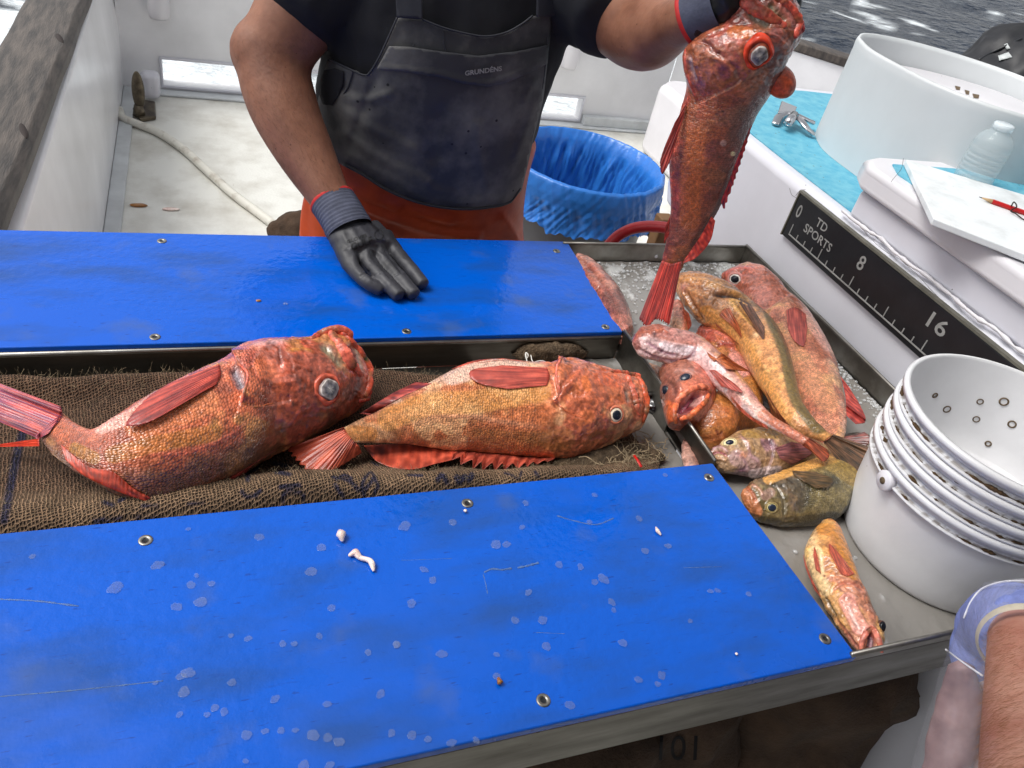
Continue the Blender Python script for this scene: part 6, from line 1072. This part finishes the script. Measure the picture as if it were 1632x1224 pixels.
armL = [shL, P3(478, 20, 1.44), elL + [.012, 0, .0], P3(452, 170, 1.375), P3(490, 250, 1.32), wrL]
parts.append(limb(armL, [.078, .073, .062, .060, .050, .036], 28, 40)); parts.append(ellipsoid(P3(424, 84, 1.43), (.060, .058, .062), 16)); parts.append(limb([wrL, P3(560, 360, 1.235), P3(590, 405, 1.2)], [.036, .034, .03], 20, 12))
parts.append(limb([shR, P3(960, -8, 1.36), elR, P3(1058, 44, 1.16), wrR, P3(1150, 10, 1.03)], [.078, .072, .066, .058, .036, .035], 28, 40)); parts.append(ellipsoid(P3(1030, 62, 1.2), (.05, .06, .045), 16))
for hp_, sx in ((hipL, -1), (hipR, 1)): parts.append(limb([hp_, np.array([hp_[0] + sx * .03, hp_[1] - .0, .50]), np.array([hp_[0] + sx * .04, hp_[1] + .04, .09]), np.array([hp_[0] + sx * .04, hp_[1] - .10, .05])], [.085, .06, .045, .035], 20, 24))
V, Fc = remesh(parts, .0075, 8); V0, F0 = V, Fc; npmesh('body', V, Fc, SKIN, man)
V, Fc = ellipsoid(np.zeros(3), (.083, .104, .112), 28); V = V[:, :] * 1.0; V = V + headc + [0, .014, .022]; keep = [(V[i][2] > headc[2] + .03) or (V[i][1] > headc[1] + .015 and V[i][2] > headc[2] - .06) for i in range(len(V))]
npmesh('hair', V, [f for f in Fc if all(keep[i] for i in f)], HAIR, man)
for sx in (-1, 1):
    V, Fc = ellipsoid(headc + [sx * .031, -.086, .012], (.013, .010, .008), 10); e = npmesh('eye', V, Fc, WHITE, man); V, Fc = ellipsoid(headc + [sx * .031, -.0945, .012], (.005, .003, .005), 8); npmesh('iris', V, Fc, DARK, e)
MB_ = bvh(V0, F0); P = []
for k in range(2600):
    x, y = rng.uniform(375, 560), rng.uniform(60, 330); h = hit(MB_, x, y)
    if h is None: continue
    nn_ = h[1] if h[1] @ (CW - h[0]) > 0 else -h[1]; dd = RW @ np.array([.5 + rng.normal(0, .25), -.7 + rng.normal(0, .25), 0]); L1 = rng.uniform(.004, .010); P.append(tube_np(np.array([h[0], h[0] + dd * L1 * .5 + nn_ * .0008, h[0] + dd * L1 + nn_ * .001]), .00007, 3, cap=False))
V, Fc = join(P); npmesh('arm_hair', V, Fc, mat('dark_arm_hair', lin((70, 44, 30)), .6), man)['kind'] = 'stuff'
# waders
wl = []
for hp_, sx in ((hipL, -1), (hipR, 1)): wl.append(limb([hp_ + [0, 0, .02], np.array([hp_[0] + sx * .03, hp_[1], .50]), np.array([hp_[0] + sx * .04, hp_[1] + .03, .16])], [.115, .088, .08], 28, 24))
V, Fc = remesh([ringloft([(c, a + .004, b + .004) for c, a, b in waist])] + wl, .009, 8); N_ = normals_of(V, Fc)
q = topx(V); fold = np.zeros(len(V))
for ln, w, h_ in (([(560, 320), (620, 345), (690, 366), (760, 376)], 7, 9), ([(540, 296), (600, 318), (660, 340), (720, 352)], 6, 7), ([(570, 338), (600, 356), (640, 372)], 5, 6), ([(492, 310), (486, 345), (484, 380)], 4, 8), ([(500, 330), (520, 350), (530, 378)], 5, 5), ([(800, 345), (812, 362), (824, 385)], 5, 7), ([(735, 340), (735, 380)], 3, 3), ([(640, 330), (700, 362), (740, 366)], 4, -6)):
    d, _, _ = polydist(q, spline(ln, 20) if len(ln) > 2 else ln); fold += h_ * .001 * np.exp(-(d / w) ** 2)
sg = np.sign(((V - V.mean(0)) * N_).sum()); N_ = N_ * sg
V = V + N_ * fold[:, None]; npmesh('waders', V, Fc, ORANGE, man); WV, WF = V, Fc
for hp_, sx in ((hipL, -1), (hipR, 1)):
    bx, by = hp_[0] + sx * .04, hp_[1] + .03; V, Fc = remesh([limb([(bx, by, .32), (bx, by, .06)], [.082, .07], 24, 10), limb([(bx, by + .04, .055), (bx, by - .08, .05), (bx, by - .17, .045)], [.056, .056, .045], 24, 12)], .008, 6); V[:, 2] = np.maximum(V[:, 2], .002); npmesh('boot', V, Fc, BLACKP, man)
# shirt
sl_l = limb([shL, P3(487, -8, 1.44), P3(466, 14, 1.43)], [.092, .086, .083], 32, 16); sl_r = limb([shR, P3(935, -20, 1.38), P3(988, 12, 1.29)], [.092, .088, .086], 32, 16)
V, Fc = remesh([ringloft([(c, a + .002, b + .002) for c, a, b in rows[4:]]), sl_l, sl_r, limb([neck0 - [0, 0, .06], neck0 + [.01, -.015, .05]], [.10, .072], 28, 8)], .008, 7); N_ = normals_of(V, Fc); N_ *= np.sign(((V - V.mean(0)) * N_).sum())
nz = vnoise(V, 7, 3, 3); rg = 1 - np.abs(vnoise(V * [1, 1, .5], 11, 8, 2)) * 2.5; V = V + N_ * (.006 * nz + .004 * np.clip(rg, -1, 1))[:, None]; npmesh('shirt', V, Fc, SHIRT, man); SV, SF = V, Fc
# bib: torso cloth panels laid over shirt and waders
TV, TF = join([(WV, WF), (SV, SF)]); TBV = bvh(TV, TF)
bib_poly = [(633, 28), (672, 31), (706, 44), (745, 54), (775, 58), (806, 52), (832, 38), (849, 25), (876, 22), (874, 60), (870, 92), (866, 130), (862, 160), (853, 196), (846, 225), (838, 262), (829, 300), (812, 322), (775, 331), (735, 333), (690, 328), (650, 317), (612, 300), (575, 276), (548, 262), (533, 252), (516, 228), (508, 190), (511, 160), (519, 120), (526, 95), (536, 100), (553, 108), (570, 112), (583, 120), (592, 112), (606, 88), (618, 62)]
# smooth backing surface for the bib, so that it hangs as one sheet
BL = [(350, 486, 832, 1.49, .133), (320, 492, 834, 1.487, .138), (290, 500, 836, 1.482, .143), (250, 502, 842, 1.475, .143), (200, 505, 856, 1.465, .143), (150, 509, 867, 1.455, .142), (100, 514, 879, 1.45, .14), (50, 515, 900, 1.45, .138), (0, 518, 917, 1.455, .133), (-60, 518, 937, 1.46, .123)]
BV_, BF_ = ringloft(torso_rows(BL)); BV_ = np.array(BV_); N_ = normals_of(BV_, BF_); N_ *= np.sign(((BV_ - BV_.mean(0)) * N_).sum())
BB = bvh(BV_, BF_)
def cloth_patch(name, poly, off, thick, m_, parent, folds, step=4, seed=0, amp=.002):
    o = patch(name, poly, BB, off, thick, m_, parent, step); me = o.data; n = len(me.vertices); co = np.empty(n * 3); me.vertices.foreach_get('co', co); co = co.reshape(-1, 3) + wloc(parent); q = topx(co); out_ = CW - co; out_ /= np.linalg.norm(out_, axis=1)[:, None]; d = np.zeros(n)
    for ln, w, h_ in folds: dd, _, _ = polydist(q, spline(ln, 20) if len(ln) > 2 else ln); d += h_ * .001 * np.exp(-(dd / w) ** 2)
    d += amp * vnoise(co, 13, seed, 3); co = co + out_ * d[:, None] - wloc(parent); me.vertices.foreach_set('co', co.ravel()); me.update(); return o
bib = cloth_patch('bib', bib_poly, .004, .002, BIB, man, [([(530, 150), (580, 160), (620, 150)], 8, 5), ([(540, 170), (600, 210), (660, 240)], 9, 5), ([(545, 210), (600, 250), (680, 290)], 8, 6), ([(560, 250), (640, 290), (720, 310)], 8, 5), ([(860, 150), (840, 200), (822, 250)], 6, 6), ([(850, 130), (835, 160)], 5, 5), ([(600, 125), (580, 170), (560, 230)], 7, -4), ([(640, 300), (720, 322), (800, 316)], 6, 4), ([(760, 200), (765, 250), (775, 300)], 9, 4), ([(700, 180), (690, 250)], 12, -4)], seed=2)
cloth_patch('chest_flap', [(652, 73), (700, 80), (760, 87), (820, 80), (868, 70), (866, 98), (840, 112), (805, 127), (775, 134), (738, 130), (700, 120), (645, 111), (602, 108), (612, 90), (622, 72)], .0105, .002, BIB, bib, [([(610, 106), (700, 118), (775, 132), (862, 98)], 3, 2)], seed=5, amp=.001)
cloth_patch('strap', [(630, -20), (673, -20), (673, 30), (633, 28)], .012, .003, BIBD, bib, [], seed=7, amp=.0005)
cloth_patch('strap', [(850, -25), (885, -25), (880, 24), (849, 26)], .012, .003, BIBD, bib, [], seed=8, amp=.0005)
cloth_patch('side_gap', [(524, 112), (540, 108), (552, 112), (552, 130), (546, 150), (535, 166), (522, 166), (516, 150), (519, 128)], .0085, .001, SHIRT, bib, [], seed=9, amp=.0004)
def hemline(name, line, off, r, m_, par):
    P = []
    for p in spline(line, 60):
        h = hit(BB, *p)
        if h is not None: dr = CW - h[0]; dr /= np.linalg.norm(dr); P.append(h[0] + dr * off)
    V, Fc = tube_np(np.array(P), r, 8); npmesh(name, V, Fc, m_, par)
hemline('hem', [(548, 262), (575, 276), (612, 300), (650, 317), (690, 328), (735, 333), (775, 331), (812, 322), (829, 300)], .009, .0028, BIBD, bib)
hemline('hem', [(526, 95), (553, 108), (583, 120), (592, 112), (606, 88), (618, 62), (633, 28)], .008, .0018, BIBD, bib)
hemline('hem', [(673, 31), (706, 44), (745, 54), (775, 58), (806, 52), (832, 38), (849, 25)], .008, .0018, BIBD, bib)
for ln in ([(873, 60), (866, 130), (853, 196), (838, 262), (829, 300)], [(712, 84), (708, 72), (706, 46)], [(660, 70), (648, 108)], [(563, 112), (554, 140), (540, 160)]): hemline('seam', ln, .0085, .0011, BIBD, bib)
text_on('lettering', 'GRUNDÉNS', [(741, 111), (800, 103), (741, 121)], BB, .0155, LETTER, bib, bold=.03)
# gloves
def H(x, y, z): return pz(x, y, z)
fing = [((560, 424), (586, 450), (607, 463), .0122), ((582, 414), (612, 447), (637, 472), .0134), ((602, 405), (633, 440), (661, 470), .0138), ((622, 394), (651, 426), (675, 454), .0134)]
pp = [limb([H(545, 350, .975), H(560, 372, .962), H(582, 400, .950)], [.036, .046, .045], 28, 14, flat=.62, fdir=(0, 0, 1)), limb([H(568, 395, .946), H(590, 412, .942)], [.038, .034], 24, 8, flat=.6, fdir=(0, 0, 1)), limb([H(600, 376, .955), H(614, 396, .945)], [.031, .028], 24, 8, flat=.6, fdir=(0, 0, 1)), limb([H(566, 376, .955), H(572, 408, .944)], [.034, .027], 24, 8, flat=.6, fdir=(0, 0, 1))]
for (a, m__, b, r), st_ in zip(fing, ((545, 386), (561, 379), (577, 372), (592, 364))): pp.append(limb([H(*st_, .955), H(*((np.array(a) + np.array(st_)) / 2), .950), H(*a, .9445), H(*m__, .9395), H(*b, .9315)], [.019, .0175, r * 1.06, r, r * .86], 20, 26))
pp.append(limb([H(600, 374, .940), H(620, 384, .932), H(636, 400, .930)], [.013, .011, .009], 18, 14))
V, Fc = remesh(pp, .0022, 5); V[:, 2] = np.maximum(V[:, 2], .9206); N_ = normals_of(V, Fc); N_ *= np.sign(((V - V.mean(0)) * N_).sum())
q = topx(V); d = np.zeros(len(V))
for ln, w, h_ in (([(574, 420), (596, 446)], 1.6, -2.2), ([(594, 410), (622, 442)], 1.6, -2.2), ([(613, 400), (641, 434)], 1.6, -2.2), ([(548, 398), (566, 392), (584, 384)], 2.0, -.7), ([(596, 440), (606, 434)], 2, -1.4), ([(628, 440), (640, 432)], 2, -1.4), ([(600, 392), (618, 404)], 2, 1.2), ([(575, 440), (588, 432)], 2, -1.4), ([(590, 398), (612, 408)], 1.8, 1.2)):
    dd, _, _ = polydist(q, spline(ln, 12) if len(ln) > 2 else ln); d += h_ * .001 * np.exp(-(dd / w) ** 2)
V = V + N_ * (d + .0007 * vnoise(V, 60, 2, 3))[:, None]; V[:, 2] = np.maximum(V[:, 2], .9206)
kn = np.zeros(len(V))
for kx, ky in ((566, 412), (586, 404), (604, 396), (620, 386)): kn += .0035 * np.exp(-(np.hypot(q[:, 0] - kx, q[:, 1] - ky) / 8) ** 2)
for ln in ([(566, 408), (548, 376)], [(586, 400), (562, 368)], [(604, 392), (574, 362)], [(618, 384), (586, 356)]): kn += .0014 * np.exp(-(polydist(q, ln)[0] / 4) ** 2)
V[:, 2] += kn * (V[:, 2] > .935); g1 = npmesh('glove', V, Fc, GLOVEC, man); GB = bvh(V, Fc)
a, b = P3(531, 322, 1.258), H(558, 368, .967); ca_ = spline([tuple(a), tuple((a + b) / 2 + [0, 0, .002]), tuple(b)], 40)
V, Fc = tube_np(ca_, np.array([.0405 + .0007 * math.sin(k * 1.6) + .001 * (k > 30) for k in range(40)]), 40, cap=False, flat=.86, fdir=(0, -.3, 1)); npmesh('cuff', V, Fc, GLOVEK, g1)
T_ = (ca_[1] - ca_[0]) / np.linalg.norm(ca_[1] - ca_[0]); V, Fc = tube_np(np.array([ca_[0] - T_ * .006, ca_[0] - T_ * .003, ca_[0], ca_[0] + T_ * .002]), [.0395, .0418, .0418, .0405], 40, cap=False, flat=.86, fdir=(0, -.3, 1)); npmesh('red_hem', V, Fc, GLOVERED, g1)
text_on('lettering', 'GULF', [(558, 388), (592, 376), (561, 400)], GB, .0008, GPRINT, g1, bold=.02); text_on('lettering', 'GLOVES', [(552, 383), (584, 372), (553, 388)], GB, .0008, GPRINT, g1, bold=.02)
pr = [(604 + 7 * math.cos(t_), 374 + 8 * math.sin(t_)) for t_ in np.linspace(0, 2 * math.pi, 24)]
P = [hit(GB, *p) for p in pr]; P = [h[0] + (CW - h[0]) * .0008 for h in P if h is not None]
if len(P) > 6: V, Fc = tube_np(np.array(P), .0005, 6); npmesh('printed_ring', V, Fc, GPRINT, g1)
# gripping glove
w0 = P3(1106, 26, 1.06)
pp = [limb([w0, P3(1128, 16, 1.045), P3(1160, 0, 1.03)], [.040, .044, .046], 28, 16), limb([P3(1150, -6, 1.03), P3(1185, -26, 1.02)], [.044, .04], 24, 8)]
for k, (x0, y0) in enumerate(((1165, -40), (1172, -26), (1178, -10), (1172, 6))): pp.append(limb([P3(x0, y0, 1.03), P3(x0 + 40, y0 - 6, 1.045), P3(x0 + 72 + 4 * k, y0 + 2, 1.045), P3(x0 + 86 + 4 * k, y0 + 10 - 2 * k, 1.03)], [.0125, .0125, .0118, .0100], 16, 20))
pp.append(limb([P3(1168, -22, .99), P3(1196, -36, .965), P3(1216, -22, .95)], [.014, .0135, .011], 16, 16))
V, Fc = remesh(pp, .0026, 5); V = V + normals_of(V, Fc) * (.0012 * vnoise(V, 40, 5, 3))[:, None]; g2 = npmesh('glove', V, Fc, GLOVEB, man)
dv_ = (P3(1128, 16, 1.045) - w0); dv_ /= np.linalg.norm(dv_); V, Fc = tube_np(np.array([w0 - dv_ * .006, w0 - dv_ * .002, w0 + dv_ * .001]), [.042, .0445, .0425], 40, cap=False); npmesh('red_hem', V, Fc, GLOVERED, g2)
V, Fc = tube_np(np.array([w0, w0 + dv_ * .02, w0 + dv_ * .05]), [.0425, .043, .046], 40, cap=False); npmesh('cuff', V, Fc, GLOVEK, g2)

# second person: forearm reaching in at the lower right with a plastic bag
ps = thing('person', 'bare hairy forearm with a pale blue glove reaching in at the lower right corner', 'person', (.9, .1, .8))
a0, a1, a2 = pd(1668, 1330, .56), pd(1655, 1180, .66), pd(1642, 1045, .76); el = a0 + (a0 - a1) * .8 + [0, 0, -.05]; shp = el + np.array([.02, -.16, .28])
hx = [pd(1632, 1012, .82), pd(1598, 1020, .88)]
pp = [limb([shp, el, a0, a1, a2, hx[0]], [.062, .052, .050, .047, .041, .034], 30, 50), limb([hx[0], hx[1]], [.036, .034], 24, 8)]
V, Fc = remesh(pp, .006, 7); npmesh('body', V, Fc, SKIN2, ps); AB = bvh(V, Fc)
P = []
for k in range(2600):
    x, y = rng.uniform(1560, 1660), rng.uniform(995, 1240); h = hit(AB, x, y)
    if h is None: continue
    nn_ = h[1] if h[1] @ (CW - h[0]) > 0 else -h[1]; dd = RW @ np.array([-.7 + rng.normal(0, .25), -.5 + rng.normal(0, .25), 0]); L1 = rng.uniform(.004, .010); P.append(tube_np(np.array([h[0], h[0] + dd * L1 * .5 + nn_ * .0008, h[0] + dd * L1 + nn_ * .0010]), .000055, 3, cap=False))
V, Fc = join(P); hr = npmesh('arm_hair', V, Fc, mat('fine_arm_hair', lin((150, 100, 60)), .6), ps); hr['kind'] = 'stuff'
pp = [limb([pd(1640, 1022, .80), pd(1612, 1000, .86), pd(1580, 1012, .90)], [.047, .050, .042], 30, 16), limb([pd(1580, 1005, .90), pd(1552, 1040, .90), pd(1556, 1085, .88)], [.034, .026, .018], 24, 16)]
for k in range(4): pp.append(limb([pd(1580 - 8 * k, 1020 + 6 * k, .91), pd(1560 - 7 * k + 6, 1055 + 6 * k, .905), pd(1562 - 5 * k, 1095 + 4 * k, .89), pd(1578 - 5 * k, 1120 + 4 * k, .875)], [.011, .0115, .0105, .009], 16, 20))
pp.append(limb([pd(1610, 1020, .85), pd(1600, 1075, .84), pd(1590, 1110, .85)], [.013, .013, .010], 16, 16))
V, Fc = remesh(pp, .0026, 5); V = V + normals_of(V, Fc) * (.0006 * vnoise(V, 30, 5, 3))[:, None]; g3 = npmesh('glove', V, Fc, BLUEG, ps)
tdir = (a2 - a1) / np.linalg.norm(a2 - a1); V, Fc = tube_np(np.array([a2 + tdir * .012, a2 + tdir * .017, a2 + tdir * .022]), [.0435, .0465, .0445], 40, cap=False); npmesh('cream_hem', V, Fc, CREAMH, g3)
# clear bag round that hand, with pale fillets inside
FILM = mat('clear_bag_film', lin((206, 206, 214)), .10, bump=.006, bscale=16, alpha=.17, spec=1.)
bagt = thing('plastic_bag', 'clear zip bag hanging from the blue gloved hand at lower right', 'plastic bag', pd(1540, 1120, .86))
def bagsheet(dz, seed):
    L_ = [(1568, 928), (1548, 950), (1534, 975), (1524, 1005), (1510, 1040), (1494, 1080), (1480, 1125), (1464, 1175), (1446, 1240)]; R__ = [(1690, 915), (1690, 940), (1690, 970), (1690, 1000), (1690, 1040), (1690, 1080), (1690, 1125), (1690, 1180), (1690, 1250)]
    A_, B_ = spline(L_, 60), spline(R__, 60); V = []; n = 70
    for i in range(60):
        for j in range(n):
            s_ = j / (n - 1); q_ = A_[i] * (1 - s_) + B_[i] * s_; bul = math.sin(math.pi * min(1, s_ * 1.1)) ** .6; d_ = .885 + dz * bul * (.5 + .5 * min(1, i / 20)) + .008 * noise.fractal(Vector((s_ * 4, i * .07, seed)), 1, 2, 4)
            V.append(pd(q_[0], q_[1], d_))
    return np.array(V), [(i * n + j, i * n + j + 1, (i + 1) * n + j + 1, (i + 1) * n + j) for i in range(59) for j in range(n - 1)]
V, Fc = bagsheet(-.11, 1.); FB = bvh(V, Fc); npmesh('front_film', V, Fc, FILM, bagt); V, Fc = bagsheet(.05, 5.); npmesh('back_film', V, Fc, FILM, bagt)
for ln in ([(1640, 926), (1600, 927), (1566, 938), (1548, 958), (1536, 985)], [(1507, 1035), (1535, 1056), (1566, 1077)]):
    P = [(hit(FB, *p) or (pd(*p, .83),))[0] for p in spline(ln, 30)]; V, Fc = tube_np(np.array(P), .0011, 8); npmesh('zip_ridge', V, Fc, mat('zip_plastic', lin((235, 235, 240)), .25, alpha=.8), bagt)
for i, (pts, r, lab) in enumerate((([(1530, 1060), (1530, 1120), (1515, 1190), (1500, 1250)], (.014, .024, .026, .02), 'pale pink fillet inside the clear bag, left piece'), ([(1570, 1080), (1570, 1140), (1565, 1200), (1560, 1260)], (.014, .022, .026, .022), 'mauve pink fillet inside the clear bag beside the forearm'))):
    V, Fc = limb([pd(x, y, .875) for x, y in pts], r, 24, 30, flat=.5, fdir=CW - pd(1540, 1150, .87)); V = V + normals_of(V, Fc) * (.004 * vnoise(V, 25, i, 3))[:, None]; tag(npmesh('fillet', V, Fc, mat('pink_flesh', lin((176, 140, 138)), .35, bump=.002, bscale=40, color2=lin((128, 96, 100)), vscale=18, sss=.15), loc=pd(*pts[0], .875)), lab, 'fillet', 'fillets in the clear bag')
